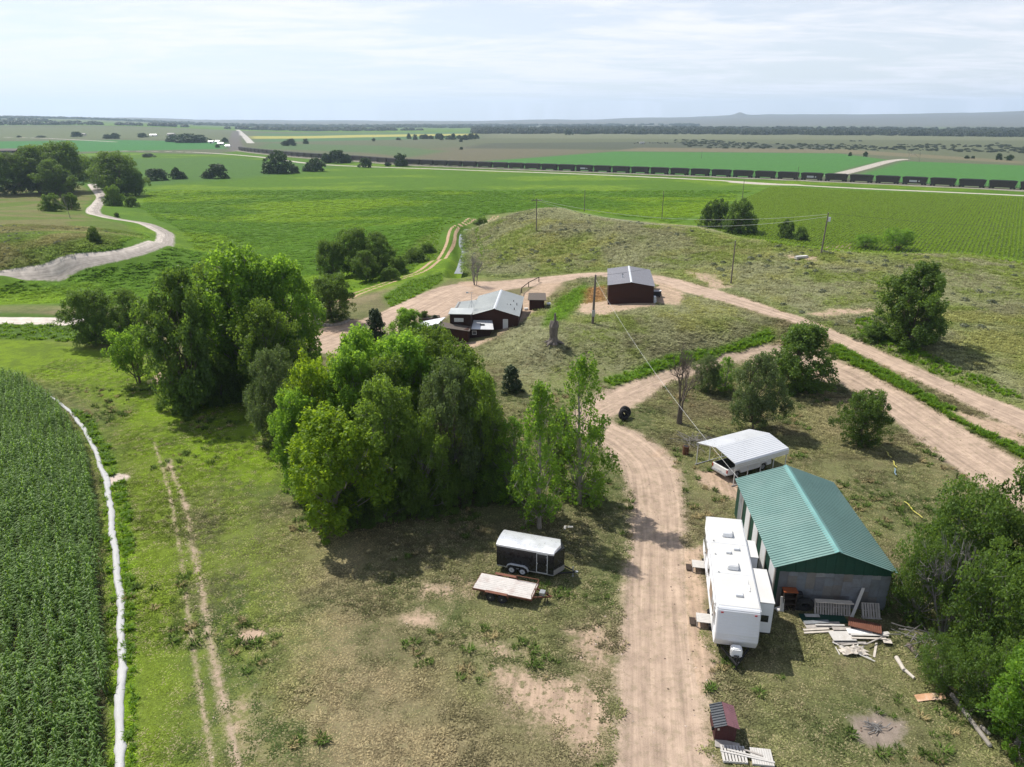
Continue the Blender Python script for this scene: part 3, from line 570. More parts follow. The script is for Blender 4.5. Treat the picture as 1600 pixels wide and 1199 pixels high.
# ---- scattered stuff: points with a geometry-nodes instancer
def scatter(name, src_me, Pts, rotz, scl, cols=None, label=None, cat=None):
    src = bpy.data.objects.new(name + '_plant', src_me)
    me = bpy.data.meshes.new(name); me.vertices.add(len(Pts)); me.vertices.foreach_set('co', np.asarray(Pts, np.float32).ravel())
    rv = np.zeros((len(Pts), 3), np.float32); rv[:, 2] = rotz; add_attr(me, 'rot', 'FLOAT_VECTOR', rv); add_attr(me, 'scl', 'FLOAT_VECTOR', np.asarray(scl, np.float32) if np.ndim(scl) == 2 else np.repeat(np.asarray(scl, np.float32)[:, None], 3, 1))
    if cols is not None: add_attr(me, 'icol', 'FLOAT_COLOR', np.c_[cols, np.ones(len(Pts))])
    o = link(name, me); o['kind'] = 'stuff'
    if label: o['label'] = label; o['category'] = cat
    ng = bpy.data.node_groups.new(name, 'GeometryNodeTree'); ng.interface.new_socket('Geometry', in_out='INPUT', socket_type='NodeSocketGeometry'); ng.interface.new_socket('Geometry', in_out='OUTPUT', socket_type='NodeSocketGeometry')
    gi = ng.nodes.new('NodeGroupInput'); go = ng.nodes.new('NodeGroupOutput'); io = ng.nodes.new('GeometryNodeInstanceOnPoints'); oi = ng.nodes.new('GeometryNodeObjectInfo'); oi.inputs[0].default_value = src; oi.inputs['As Instance'].default_value = True
    r_ = ng.nodes.new('GeometryNodeInputNamedAttribute'); r_.data_type = 'FLOAT_VECTOR'; r_.inputs[0].default_value = 'rot'; s_ = ng.nodes.new('GeometryNodeInputNamedAttribute'); s_.data_type = 'FLOAT_VECTOR'; s_.inputs[0].default_value = 'scl'
    L = ng.links; L.new(gi.outputs[0], io.inputs['Points']); L.new(oi.outputs['Geometry'], io.inputs['Instance'])
    e2r = ng.nodes.new('FunctionNodeEulerToRotation'); L.new(r_.outputs[0], e2r.inputs[0]); L.new(e2r.outputs[0], io.inputs['Rotation']); L.new(s_.outputs[0], io.inputs['Scale']); L.new(io.outputs[0], go.inputs[0])
    md = o.modifiers.new('scatter', 'NODES'); md.node_group = ng; return o
def blades(seed, n, h, spread, w, mat, lean=.5, tintbase=.5):
    rng = np.random.default_rng(seed); V = []; T = []
    for i in range(n):
        a = rng.uniform(0, 6.28); b = rng.uniform(0, spread); p = np.array([b * math.cos(a), b * math.sin(a), -.03]); d = np.array([math.cos(a + rng.normal(0, .7)), math.sin(a + rng.normal(0, .7)), 0]); hh = h * rng.uniform(.55, 1.1); t = np.array([-d[1], d[0], 0]) * w * rng.uniform(.7, 1.3)
        m_ = p + d * lean * hh * .35 + np.array([0, 0, hh * .65]); e_ = p + d * lean * hh + np.array([0, 0, hh * rng.uniform(.7, 1.)])
        V += [p - t * .5, p + t * .5, m_ + t * .5, m_ - t * .5, m_ - t * .5, m_ + t * .5, e_ + t * .12, e_ - t * .12]; T += [rng.uniform(0, 1)] * 8
    me = mesh_np('blades', np.array(V), np.arange(len(V)).reshape(-1, 4), 4, [MATS[mat]]); add_attr(me, 'tint', 'FLOAT', T); return me
# grass that takes its colour from where it grows
m, nt = new_mat('grass_blade'); ic = nt.attr('icol', 0, 'INSTANCER'); t_ = nt.attr('tint', 2)
c_ = nt.scale(ic, nt.ramp(t_, 0., 1., .62, 1.40, False)); nn_ = nt.vmath('NORMALIZE', nt.vmath('ADD', nt.scale(nt.node('ShaderNodeNewGeometry', out=1), .45), (0., 0., .9))); a_ = pbsdf(nt, c_, .8, 0., nn_, .05); b_ = nt.node('ShaderNodeBsdfTranslucent', {'Color': nt.scale(c_, 1.3)})
mx = nt.n.new('ShaderNodeMixShader'); mx.inputs[0].default_value = .3; nt.l.new(a_, mx.inputs[1]); nt.l.new(b_, mx.inputs[2]); finish(nt, mx.outputs[0])
def tilt_leaf_blob(name, seed, n, size, mat, R=1., flat=.8):
    rng = np.random.default_rng(seed); d = rng.normal(size=(n, 3)); d /= np.linalg.norm(d, axis=1)[:, None]; d[:, 2] = np.abs(d[:, 2]); p = d * R * rng.uniform(.4, 1, (n, 1)) ** .5 * np.array([1, 1, flat]); nm = d * .6 + rng.normal(size=(n, 3)) * .5 + np.array([0, 0, .3]); nm /= np.linalg.norm(nm, axis=1)[:, None]
    return leaves_mesh(name, p, nm, size, rng.uniform(0, 1, n), MATS[mat], rng)

# ------------------------------------------------------------ crops, grass, scrub (masses nobody could count)
def in_view(X, Y, m=.06): return (np.abs(X) < (.7207 + m) * (Y * PC + CAM_H * PS) + 2)
def thin(X, Y, D):  # probability thinning
    k = RNG.uniform(size=len(X)) < D; return X[k], Y[k]
def cols_at(X, Y, gain=1.0):
    a, b, dirt, rag, dc, su, M = ground_attrs(X, Y); n = fbm(X, Y, 1/4., 41); f = sstep(.42, .6, n)[:, None]; return (a * (1 - f) + b * f) * gain, dirt, rag
def randpts(x0, x1, y0, y1, n): return RNG.uniform(x0, x1, n), RNG.uniform(y0, y1, n)
# lawn and yard grass
X, Y = randpts(-62, 48, 17, 92, 150000); k = in_view(X, Y) & (RNG.uniform(size=len(X)) < np.clip(1.25 - Y / 90., .25, 1)); X, Y = X[k], Y[k]
cc, dirt, rag = cols_at(X, Y); k = (dirt + (fbm(X, Y, 1/1.2, 5) - .5) * rag * 3 < -.05) & (poly_sd(CORN_PX, X, Y) < -.2); X, Y, cc = X[k], Y[k], cc[k]
cc = cc * RNG.uniform(.65, 1.65, (len(X), 1)); st = RNG.uniform(size=len(X)) < .22; cc[st] = cc[st] * .35 + np.array((.36, .31, .18)) * .65
tall = sstep(.45, .7, fbm(X, Y, 1/3.5, 77)); scatter('lawn_grass', blades(1, 12, .16, .20, .05, 'grass_blade', .8), np.c_[X, Y, hfun(X, Y)], RNG.uniform(0, 6.28, len(X)), np.c_[np.full(len(X), 1.1), np.full(len(X), 1.1), .32 + .55 * tall * RNG.uniform(.4, 1.2, len(X))], cc, 'short mixed green and straw coloured grass covering the yard', 'grass')
# hill, bench and pasture grass
X, Y = randpts(-150, 150, 84, 215, 130000); k = in_view(X, Y); X, Y = X[k], Y[k]
m_ = np.maximum.reduce([poly_sd(HILL_PX, X, Y), poly_sd(BENCH_PX, X, Y), poly_sd(PAST_PX, X, Y)]); k = m_ > -1; X, Y = X[k], Y[k]
X2, Y2 = randpts(15, 75, 60, 100, 16000); k = in_view(X2, Y2); X = np.r_[X, X2[k]]; Y = np.r_[Y, Y2[k]]
cc, dirt, rag = cols_at(X, Y); k = dirt + (fbm(X, Y, 1/1.5, 6) - .5) * rag * 3 < -.1; X, Y, cc = X[k], Y[k], cc[k] * RNG.uniform(1.05, 1.65, (k.sum(), 1))
scatter('prairie_grass', blades(2, 12, .24, .45, .10, 'grass_blade', 1.2), np.c_[X, Y, hfun(X, Y)], RNG.uniform(0, 6.28, len(X)), RNG.uniform(.5, 1.2, len(X)) * np.clip(.25 + .0075 * Y, .5, 1.6), cc, 'rough prairie grass over the hill and pasture', 'grass')
# sagebrush
X, Y = randpts(-150, 150, 90, 225, 9000); k = in_view(X, Y) & (np.maximum(poly_sd(HILL_PX, X, Y), poly_sd(PAST_PX, X, Y) - 4) > 1) & (fbm(X, Y, 1/14., 51) > .50); X, Y = X[k], Y[k]; X, Y = thin(X, Y, .75); _, dirt, rag = cols_at(X, Y); X, Y = X[dirt < -.5], Y[dirt < -.5]
scatter('sagebrush', tilt_leaf_blob('sage', 4, 150, .20, 'sage_leaf', .6, .75), np.c_[X, Y, hfun(X, Y) - .05], RNG.uniform(0, 6.28, len(X)), RNG.uniform(.35, 1.15, len(X)) ** 1.3, None, 'low grey green sagebrush dotted over the hill', 'sagebrush')
# weeds along the roads, ditch and tube
def along(c, off0, off1, n, s0=0, s1=1):
    t = RNG.uniform(s0, s1, n) * (len(c) - 1); i = t.astype(int).clip(0, len(c) - 2); f = (t - i)[:, None]; p = c[i, :2] * (1 - f) + c[i+1, :2] * f; d = c[i+1, :2] - c[i, :2]; d /= np.linalg.norm(d, axis=1)[:, None]; hw = c[i, 2]
    o_ = RNG.uniform(min(off0, off1), max(off0, off1), n); sg = np.sign(o_); q = p + np.stack([-d[:, 1], d[:, 0]], 1) * (o_ + sg * hw)[:, None]; return q[:, 0], q[:, 1]
WX, WY = [], []
def polyfill(px, n):
    pg = np.array([G(*p).xy for p in px]); x, y = randpts(pg[:,0].min(), pg[:,0].max(), pg[:,1].min(), pg[:,1].max(), n); k = poly_sd(px, x, y) > 0; WX.append(x[k]); WY.append(y[k])
polyfill([(1285,548),(1310,540),(1420,600),(1520,655),(1640,720),(1640,737),(1590,712),(1500,662),(1400,604)], 2600)
polyfill([(1050,555),(1120,545),(1200,515),(1212,530),(1150,550),(1060,572),(960,605),(945,595)], 2200)
polyfill([(112,638),(138,648),(170,700),(190,745),(203,800),(208,860),(214,1230),(197,1230),(193,900),(184,800),(172,745),(152,700),(128,665)], 9000)
polyfill([(150,715),(156,725),(166,780),(176,900),(180,1230),(172,1230),(170,950),(160,760)], 2500)
polyfill([(600,465),(640,440),(690,428),(690,440),(655,460),(612,482)], 900)
polyfill([(-30,500),(60,508),(170,515),(250,545),(120,535),(-30,528)], 1500)
polyfill([(590,445),(640,424),(690,398),(680,368),(660,376),(620,412),(575,440)], 700)
polyfill([(1330,500),(1360,500),(1480,570),(1600,615),(1600,628),(1480,595),(1350,545)], 900)
for c, a, b, n in ((CANALRD, 1.0, 4, 400), (CANAL, -2.0, -3.0, 120)):
    x, y = along(c, a, b, n); WX.append(x); WY.append(y)
X = np.concatenate(WX); Y = np.concatenate(WY); _, dirt, rag = cols_at(X, Y); k = dirt < -.1; X, Y = X[k], Y[k]
scatter('roadside_weeds', blades(5, 34, .62, .32, .09, 'weed_leaf', .6), np.c_[X, Y, hfun(X, Y)], RNG.uniform(0, 6.28, len(X)), RNG.uniform(.30, .85, len(X)) * np.clip(.45 + Y / 130, .5, 1.1), None, 'lush green weeds along the dirt roads and ditches', 'weeds')
# near corn
def corn_plant(seed):
    rng = np.random.default_rng(seed); V = []; T = []
    def quad(a, b, c, d, t): V.extend([a, b, c, d]); T.extend([t] * 4)
    for q in (0, 1.57): 
        u = np.array([math.cos(q), math.sin(q), 0]) * .02; quad(-u, u, u * .5 + np.array([0, 0, 1.5]), -u * .5 + np.array([0, 0, 1.5]), .5)
    for i in range(11):
        z = .25 + i * .135; a = i * 3.14 + rng.normal(0, .45); d = np.array([math.cos(a), math.sin(a), 0]); s_ = np.array([-d[1], d[0], 0]); L = .76 * (1 - abs(i - 5) / 12); w = .075; t = rng.uniform(.2, 1)
        c = [np.array([0, 0, z]), d * L * .35 + np.array([0, 0, z + .30]), d * L * .75 + np.array([0, 0, z + .26]), d * L * 1.02 + np.array([0, 0, z - .05])]; ww = [.5, 1, .85, .15]
        for j in range(3): quad(c[j] - s_ * w * ww[j] * .5, c[j] + s_ * w * ww[j] * .5, c[j+1] + s_ * w * ww[j+1] * .5, c[j+1] - s_ * w * ww[j+1] * .5, t)
    me = mesh_np('corn', np.array(V), np.arange(len(V)).reshape(-1, 4), 4, [MATS['corn_leaf']]); add_attr(me, 'tint', 'FLOAT', T); return me
d0 = (P(98, 1150) - P(78, 800)); rd = Vector((-d0.x, -d0.y)).normalized(); rn = Vector((rd.y, -rd.x))
o_ = P(60, 900); I = np.arange(-90, 60) * .76; J = np.arange(-60, 90, .18); a, b = np.meshgrid(I, J); X = (o_.x + rn.x * a + rd.x * b).ravel(); Y = (o_.y + rn.y * a + rd.y * b).ravel(); X = X + RNG.normal(0, .11, len(X)); Y = Y + RNG.normal(0, .08, len(Y))
k = in_view(X, Y, .25) & (Y > 17) & (Y < 90); X, Y = X[k], Y[k]; k = (poly_sd(CORN_PX, X, Y) > 0) & (RNG.uniform(size=len(X)) < .72 + .5 * fbm(X, Y, 1/3., 63)); X, Y = X[k], Y[k]
scatter('corn_crop', corn_plant(3), np.c_[X, Y, hfun(X, Y)], RNG.uniform(0, 6.28, len(X)), RNG.uniform(.66, 1.05, len(X)) * (.68 + .55 * fbm(X, Y, 1/5., 61)), None, 'dark green corn standing in rows beside the white tube', 'corn')
# the broad green field: leafy crop, denser near
X, Y = randpts(-290, 190, 92, 400, 130000); k = in_view(X, Y); X, Y = X[k], Y[k]
X, Y = thin(X, Y, np.clip((190. / np.hypot(X, Y)) ** 1.6, .12, 1))
FIELD_PX = [(-400,447),(0,447),(100,436),(230,410),(300,385),(268,352),(215,325),(230,300),(330,283),(520,268),(800,268),(1100,284),(1190,292),(1060,350),(880,326),(800,332),(745,340),(690,352),(640,398),(560,435),(500,462),(330,470),(150,475),(-400,476)]
fs = poly_sd(FIELD_PX, X, Y); k = fs > .5; X, Y = X[k], Y[k]; r = np.hypot(X, Y); strk = sstep(.42, .70, fbm(X * .55 + Y * .25, Y - X * .2, 1/26., 4))
sz = (.55 + .35 * RNG.uniform(size=len(X))) * (.8 + .55 * np.clip(r / 300, 0, 1.3))
scatter('field_crop', blades(8, 22, .85, .55, .17, 'grass_blade', .8), np.c_[X, Y, hfun(X, Y) - .1], RNG.uniform(0, 6.28, len(X)), np.c_[sz * 1.25, sz * 1.25, sz * .5], ground_attrs(X, Y)[0] * RNG.uniform(1.0, 1.55, (len(X), 1)), 'even bright green crop filling the broad valley field', 'crop')
# row crop to the right
ROW_PX = [(1085,345),(1205,292),(1330,298),(1640,310),(1800,330),(1800,460),(1600,415),(1500,398),(1285,392),(1200,380)]
d0 = (P(1532, 310, -6) - P(1475, 400, -6)); rd = Vector((d0.x, d0.y)).normalized(); rn = Vector((rd.y, -rd.x)); o_ = P(1500, 360, -6)
I = np.arange(-190, 190) * 1.12; J = np.arange(-190, 190, .75); a, b = np.meshgrid(I, J); X = (o_.x + rn.x * a + rd.x * b).ravel() + RNG.normal(0, .05, a.size); Y = (o_.y + rn.y * a + rd.y * b).ravel() + RNG.normal(0, .2, a.size)
k = in_view(X, Y, .1); X, Y = X[k], Y[k]; k = poly_sd(ROW_PX, X, Y) > 0; X, Y = X[k], Y[k]
scatter('row_crop', blades(9, 16, .6, .28, .15, 'row_leaf', .7), np.c_[X, Y, hfun(X, Y) - .05], RNG.uniform(0, 6.28, len(X)), RNG.uniform(.7, 1.15, len(X)), None, 'yellow green crop planted in straight rows behind the hill', 'crop')
# river woods and far belts
def polar(n, a0, a1, r0, r1): a = np.radians(RNG.uniform(a0, a1, n)); r = RNG.uniform(r0, r1, n); return r * np.sin(a), r * np.cos(a)
X, Y = polar(5200, -3, 46, 2050, 3300); e = fbm(X, Y, 1/420., 71); k = (e > .43) | ((np.hypot(X, Y) > 2100) & (np.hypot(X, Y) < 2300)); X, Y = X[k], Y[k]
woods = tilt_leaf_blob('woods', 6, 240, .36, 'leaf_hazed', 1., 1.0)
sz = RNG.uniform(5.5, 11, len(X)); scatter('river_woods', woods, np.c_[X, Y, hfun(X, Y)], RNG.uniform(0, 6.28, len(X)), np.c_[sz, sz, sz * 1.35], None, 'long dark belt of woods along the far river', 'woods')
X, Y = polar(5200, -46, 14, 2700, 5600); e = fbm(X, Y, 1/700., 73); k = (e > .52); X, Y = X[k], Y[k]; sz = RNG.uniform(6, 12, len(X))
scatter('valley_woods', woods, np.c_[X, Y, hfun(X, Y)], RNG.uniform(0, 6.28, len(X)), np.c_[sz * 1.5, sz * 1.5, sz * 1.2], None, 'hazy belts of trees across the far valley', 'woods')
X, Y = polar(1400, 12, 46, 1050, 1500); e = fbm(X, Y, 1/160., 75); k = e > .5; X, Y = X[k], Y[k]; sz = RNG.uniform(.8, 2.4, len(X))
scatter('river_scrub', woods, np.c_[X, Y, hfun(X, Y)], RNG.uniform(0, 6.28, len(X)), np.c_[sz * 1.6, sz * 1.6, sz], None, 'low grey scrub scattered over the flats before the river woods', 'scrub')

# loose stones and clods on the bare ground
bm = bmesh.new(); bmesh.ops.create_icosphere(bm, subdivisions=1, radius=1.0)
for v in bm.verts: v.co *= random.uniform(.7, 1.15); v.co.z *= .6
me_s = bpy.data.meshes.new('stone'); bm.to_mesh(me_s); bm.free()
m, nt = new_mat('loose_stone'); ic = nt.attr('icol', 0, 'INSTANCER'); finish(nt, pbsdf(nt, ic, .95, 0., None, .1)); me_s.materials.append(m)
X, Y = randpts(-40, 60, 22, 110, 60000); k = in_view(X, Y); X, Y = X[k], Y[k]; _, dirt, rag = cols_at(X, Y); k = (dirt > -.4) & (RNG.uniform(size=len(X)) < np.where(dirt < .8, .6, .18)); X, Y = X[k], Y[k]
cs = np.where(RNG.uniform(size=(len(X), 1)) < .5, np.array([[.15, .11, .085]]), np.array([[.42, .34, .28]])) * RNG.uniform(.7, 1.2, (len(X), 1))
scatter('loose_stones', me_s, np.c_[X, Y, hfun(X, Y) - .12 * sstep(0., 1.2, line_dist(DRIVE, X, Y)[0])], RNG.uniform(0, 6.28, len(X)), .025 + .07 * RNG.uniform(size=len(X)) ** 3, cs, 'loose stones and clods on the dirt drive', 'stones')

# taller weed tufts standing out of the yard grass
X, Y = randpts(-60, 48, 20, 80, 8000); k = in_view(X, Y) & (fbm(X, Y, 1/5., 91) > .55); X, Y = X[k], Y[k]; cc, dirt, rag = cols_at(X, Y); k = (dirt < .25) & (poly_sd(CORN_PX, X, Y) < -.5) & (line_dist(DRIVE, X, Y)[0] < .1); X, Y = X[k], Y[k]
cw = np.where(RNG.uniform(size=(len(X), 1)) < .72, np.array([[.075, .120, .024]]), np.array([[.27, .22, .11]])) * RNG.uniform(.7, 1.3, (len(X), 1))
scatter('yard_weeds', blades(15, 30, .30, .22, .05, 'grass_blade', .9), np.c_[X, Y, hfun(X, Y)], RNG.uniform(0, 6.28, len(X)), RNG.uniform(.4, 1.25, len(X)) ** 1.4, cw, 'scattered taller weed tufts in the yard grass', 'weeds')

# ------------------------------------------------------------ trees and bushes one can tell apart
LG = 'tall trees beside the left lawn'; MG = 'cottonwood thicket in the middle of the yard'
plant('oval', 302, 638, 425, 68, 'tall grey green tree with full skirt at the lawn edge, left of the bright cottonwoods', group=LG)
plant('cotton', 395, 602, 386, 80, 'tallest bright green cottonwood in the stand beside the lawn', group=LG, var=0)
plant('cotton', 458, 592, 402, 58, 'bright cottonwood on the house side of the lawn stand, nearest the tree planter', group=LG, var=1)
plant('mid', 348, 592, 412, 56, 'darker cottonwood between the grey green tree and the tallest cottonwood', group=LG, var=2)
plant('mid', 425, 625, 470, 50, 'shorter cottonwood at the foot of the lawn stand, in its own deep shade', group=LG, var=2)
plant('willow', 217, 598, 512, 42, 'small forked willow standing alone on the lawn with its own round shadow')
plant('elm', 150, 540, 452, 45, 'spreading dark tree at the end of the white field road')
plant('elm', 208, 538, 453, 38, 'dark tree with bare forked limbs behind the small lawn willow')
plant('elm', 521, 503, 430, 38, 'neat round tree standing in the circular stone planter by the house yard')
plant('yellow', 528, 822, 640, 84, 'bushy yellow green cottonwood reaching the grass at the lawn corner of the thicket', group=MG, var=0)
plant('yellow', 508, 740, 556, 52, 'brightest yellow green cottonwood in the thicket', group=MG, var=1)
plant('mid', 612, 802, 594, 68, 'deep green cottonwood in the front row of the thicket facing the trailers', group=MG)
plant('cotton', 640, 720, 522, 66, 'broad cottonwood crowning the middle of the thicket', group=MG)
plant('cotton', 572, 690, 512, 52, 'cottonwood at the back of the thicket behind the brightest yellow one', group=MG)
plant('grey', 708, 775, 565, 62, 'dull olive tree with dead lower branches in the thicket', group=MG)
plant('mid', 748, 770, 580, 46, 'cottonwood at the driveway end of the thicket', group=MG)
plant('mid', 662, 806, 650, 48, 'short cottonwood pushing out of the shaded front of the thicket', group=MG)
for sp, x, y, ty, hw, lb in (('cotton',472,765,612,44,'cottonwood at the lawn side of the thicket beside the grey locust'),('cotton',560,745,548,58,'tall cottonwood in the heart of the thicket behind the bushy yellow green one'),('mid',655,705,518,58,'cottonwood behind the broad crown of the thicket'),('mid',725,715,540,52,'cottonwood on the slope side of the thicket beside the slim grey one'),('grey',768,770,640,36,'dull low tree closing the driveway end of the thicket'),('mid',610,740,560,60,'cottonwood filling the middle of the thicket below the broad crown')): plant(sp, x, y, ty, hw, lb, group=MG)
for x, y, ty, hw, lb in ((560,818,760,34,'low shrub under the bushy yellow green cottonwood'),(612,806,745,34,'low shrub under the deep green front cottonwood'),(668,800,740,32,'low shrub under the short front cottonwood'),(722,788,725,34,'low shrub under the dull olive tree'),(770,782,722,28,'low shrub at the driveway end of the thicket'),(492,790,735,26,'low shrub at the lawn corner of the thicket')): plant('bush', x, y, ty, hw, lb, 'bush', 'shrubs under the thicket')
for x, y, ty, hw, lb in ((350,628,560,36,'low shrub in the shade of the lawn stand'),(285,640,590,30,'low skirt shrub at the foot of the tall grey green tree'),(420,640,585,34,'low shrub at the thicket side of the lawn stand'),(470,600,540,32,'low shrub at the house side of the lawn stand')): plant('bush', x, y, ty, hw, lb, 'bush', 'shrubs under the lawn stand')
plant('grey', 438, 690, 546, 46, 'grey leaved locust standing between the lawn stand and the thicket')
plant('mid', 690, 680, 512, 48, 'cottonwood at the house side of the thicket', group=MG)
plant('grey', 748, 690, 572, 36, 'slim grey green tree at the slope side of the thicket', group=MG)
plant('cotton', 640, 560, 484, 34, 'low bright cottonwood growing by the house below the porch roofs')
plant('juniper', 588, 540, 484, 18, 'dark pointed juniper beside the house yard')
plant('juniper', 682, 552, 508, 20, 'dark pointed juniper against the brown house wall')
plant('plume', 905, 785, 558, 52, 'airy poplar with a pale visible trunk beside the driveway bend')
plant('plume', 842, 826, 600, 50, 'loose dark poplar behind the black cargo trailer')
plant('plume', 800, 782, 655, 44, 'small poplar between the thicket and the loose dark poplar')
plant('grey', 872, 760, 640, 30, 'thin grey sapling between the two poplars by the driveway')
plant('dead', 1062, 662, 532, 36, 'leafless tree with two upright forked trunks beside the overhead cable')
plant('grey', 1178, 672, 553, 46, 'grey green elm with a bare lower trunk behind the white carport')
plant('oval', 1246, 608, 507, 54, 'dense dark elm where the driveway meets the upper road')
plant('grey', 1103, 612, 556, 24, 'young elm between the bare tree and the grey green elm, with a leaning stem', var=0)
plant('plume', 1132, 610, 558, 20, 'young upright elm between the bare tree and the grey green elm')
plant('elm', 1345, 697, 612, 40, 'round dark bush beside the driveway above the green roofed barn')
plant('oval', 1420, 538, 412, 60, 'big round tree on the hillside beside the upper road', var=1)
plant('bush', 1366, 532, 508, 26, 'low weedy bush at the foot of the big hillside tree')
plant('juniper', 799, 612, 572, 17, 'small dark juniper on the slope below the old stump')
TG = 'thicket at the right end of the barn'
plant('thicket', 1485, 935, 756, 84, 'tall leafy tree hiding the right corner of the green roofed barn', group=TG)
plant('elm', 1578, 950, 738, 92, 'tall dark tree of the barn thicket farthest from the barn', group=TG)
plant('thicket', 1430, 970, 838, 52, 'leafy bush growing over the scrap lumber at the barn corner', group=TG)
plant('cotton', 1590, 1165, 1010, 70, 'bright bushy tree at the end of the long fallen pole', group=TG)
plant('thicket', 1528, 1112, 1003, 58, 'bushy tree between the fallen pole and the barn thicket', group=TG)
plant('thicket', 1462, 1070, 1000, 42, 'small round bush beside the rusty sheet', 'bush', group=TG)
plant('thicket', 1540, 1030, 862, 78, 'dark tree in the middle of the barn thicket behind the fallen pole', group=TG)
plant('thicket', 1600, 1075, 900, 66, 'dark bushy tree of the barn thicket behind the bright bushy one', group=TG)
plant('deadbush', 1475, 990, 842, 60, 'dead grey leaning limbs inside the barn thicket', 'bare shrub', group=TG)
plant('deadbush', 715, 770, 660, 42, 'dead grey twiggy brush in the shaded front of the thicket', 'bare shrub')
for x, y, ty, hw, lb in ((556,432,357,34,'tallest dark tree of the clump beside the canal track'),(592,428,364,32,'dark tree at the track side of the canal clump'),(518,436,376,28,'dark tree at the lawn stand side of the canal clump'),(572,440,392,26,'lower tree in front of the canal clump')): plant('elm', x, y, ty, hw, lb, group='trees beside the canal track')
for x, y, ty, hw, lb in ((622,428,400,20,'round shrub next to the canal clump'),(650,412,388,22,'round shrub farther along the canal track'),(610,438,418,16,'small shrub hugging the bank of the canal track'),(668,396,380,14,'last shrub beside the canal track before the bend')): plant('bush', x, y, ty, hw, lb, 'bush', 'shrubs beside the canal track')
plant('deadbush', 741, 446, 398, 22, 'bare brown bush between the canal and the upper road', 'bare shrub')
plant('bush', 752, 352, 340, 13, 'white flowering shrub at the canal bend', 'bush')
for x, y, ty, hw, lb in ((1118,352,312,26,'dark big bush on the hill crest in front of the field poles'),(1155,360,311,30,'largest dark bush on the hill crest')): plant('bush', x, y, ty, hw, lb, 'bush', base=G(x, y + 4))
plant('bush', 1228, 372, 344, 18, 'small dark bush behind the hill crest near the transformer pole', 'bush'); plant('bush', 1250, 376, 354, 12, 'dark low shrub touching the small bush near the transformer pole', 'bush')
plant('willow', 1402, 392, 357, 26, 'pale green rounded shrub behind the hill crest by the row crop', 'bush'); plant('willow', 1352, 388, 366, 20, 'smaller pale green shrub behind the hill crest by the row crop', 'bush')
FG = 'big trees beyond the pasture'
for x, y, ty, hw, lb in ((22,304,238,40,'far big tree of the pasture grove at the open pasture end'),(62,302,228,46,'tall big tree in the pasture grove'),(104,300,222,46,'tallest tree of the pasture grove'),(86,306,250,30,'lower tree under the pasture grove'),(186,306,238,42,'big tree right of the winding gravel road'),(212,306,262,24,'lower tree leaning over the green field by the gravel road'),(142,282,245,26,'tree behind the head of the winding gravel road'),(-30,304,246,40,'outermost tree of the pasture grove'),(165,296,262,22,'tree closing the gap at the gravel road head')):
    plant('elm', x, y, ty, hw, lb, group=FG)
for x, y, ty, hw, lb in ((82,330,303,18,'dark bush beside the bare tree in the pasture'),(112,328,302,14,'dark bush behind the bare tree in the pasture'),(180,322,290,16,'round bush at the curve of the gravel road'),(207,324,307,11,'small bush at the field edge by the gravel road'),(148,376,354,11,'lone small bush in the pasture inside the road curve'),(183,340,332,5,'tiny bush on the gravel verge')): plant('bush', x, y, ty, hw, lb, 'bush')
plant('deadfar', 110, 341, 302, 18, 'pale bare tree in the pasture')
ROWG = 'trees in the green field'
for x, y, ty, hw, lb in ((245,282,264,19,'round tree in a field hedge near the pasture grove'),(276,280,262,9,'slim tree in the field hedge with a bush at its foot'),(284,280,268,8,'bush at the foot of the slim hedge tree'),(341,279,257,17,'round tree alone in the hedge of the green field'),(324,279,268,10,'bush touching the round hedge tree'),(437,271,236,25,'large tree at the edge of the green field with a clear trunk'),(461,271,260,8,'bush beside the large clear trunked field tree'),(494,268,247,15,'round tree beside the large field tree'),(482,268,256,9,'bush at the foot of the round field tree'),(527,255,235,16,'middle tree of the clump against the train'),(510,255,240,10,'tree at one end of the clump against the train'),(543,255,241,9,'small tree at the other end of the clump against the train'),(572,262,247,11,'dark rounded bush in front of the train'),(606,260,254,6,'tiny bush in front of the train'),(626,260,240,12,'green round tree in front of the train'),(231,246,240,10,'low bush in the far green strip')):
    plant('far', x, y, ty, hw, lb, group=ROWG, name='field_tree')
FT = 'distant trees beyond the railway'
for x, y, ty, hw, lb in ((295,223,209,26,'broad dark grove before the far highway'),(275,222,210,16,'broad dark grove before the far highway'),(313,223,211,12,'broad dark grove before the far highway'),(352,223,215,6,'tree by the distant farmstead'),(329,222,217,4,'tree by the distant farmstead'),(455,228,217,9,'tree in a distant pasture pair'),(446,228,220,7,'tree in a distant pasture pair'),(478,225,217,5,'lone tree in a distant pasture'),(120,214,206,9,'tree by the distant barns'),(180,217,208,9,'tree by the distant barns'),(168,217,210,7,'tree by the distant barns'),(222,215,208,8,'tree by the distant barns'),(30,215,212,4,'small tree before the far hills'),(65,215,212,8,'small tree before the far hills'),(340,231,226,4,'small tree by the far road'),(584,221,216,3,'small tree in the far range'),(622,219,215,4,'small tree in the far range'),(888,211,202,7,'tall tree before the river woods'),(915,210,206,10,'tall tree before the river woods'),(720,222,216,3,'small tree in the far range'),(721,234,230,3,'small tree in the far range'),(1352,245,237,4,'dark bush beyond the far green field'),(1328,244,238,3,'dark bush beyond the far green field'),(1560,250,240,5,'dark bush in the far range'),(1577,251,242,6,'dark bush in the far range'),(1510,248,243,4,'dark bush in the far range'),(1520,248,244,3,'dark bush in the far range')):
    plant('far', x, y, ty, hw, lb, group=FT, name='distant_tree')
for i in range(13):
    x = 640 + i * 8.6 + random.uniform(-2, 2); plant('far', x, 219 - random.uniform(0, 2), 208 + random.uniform(0, 4), random.uniform(4, 7), 'tree in a row standing across the far range', group=FT, name='distant_tree')
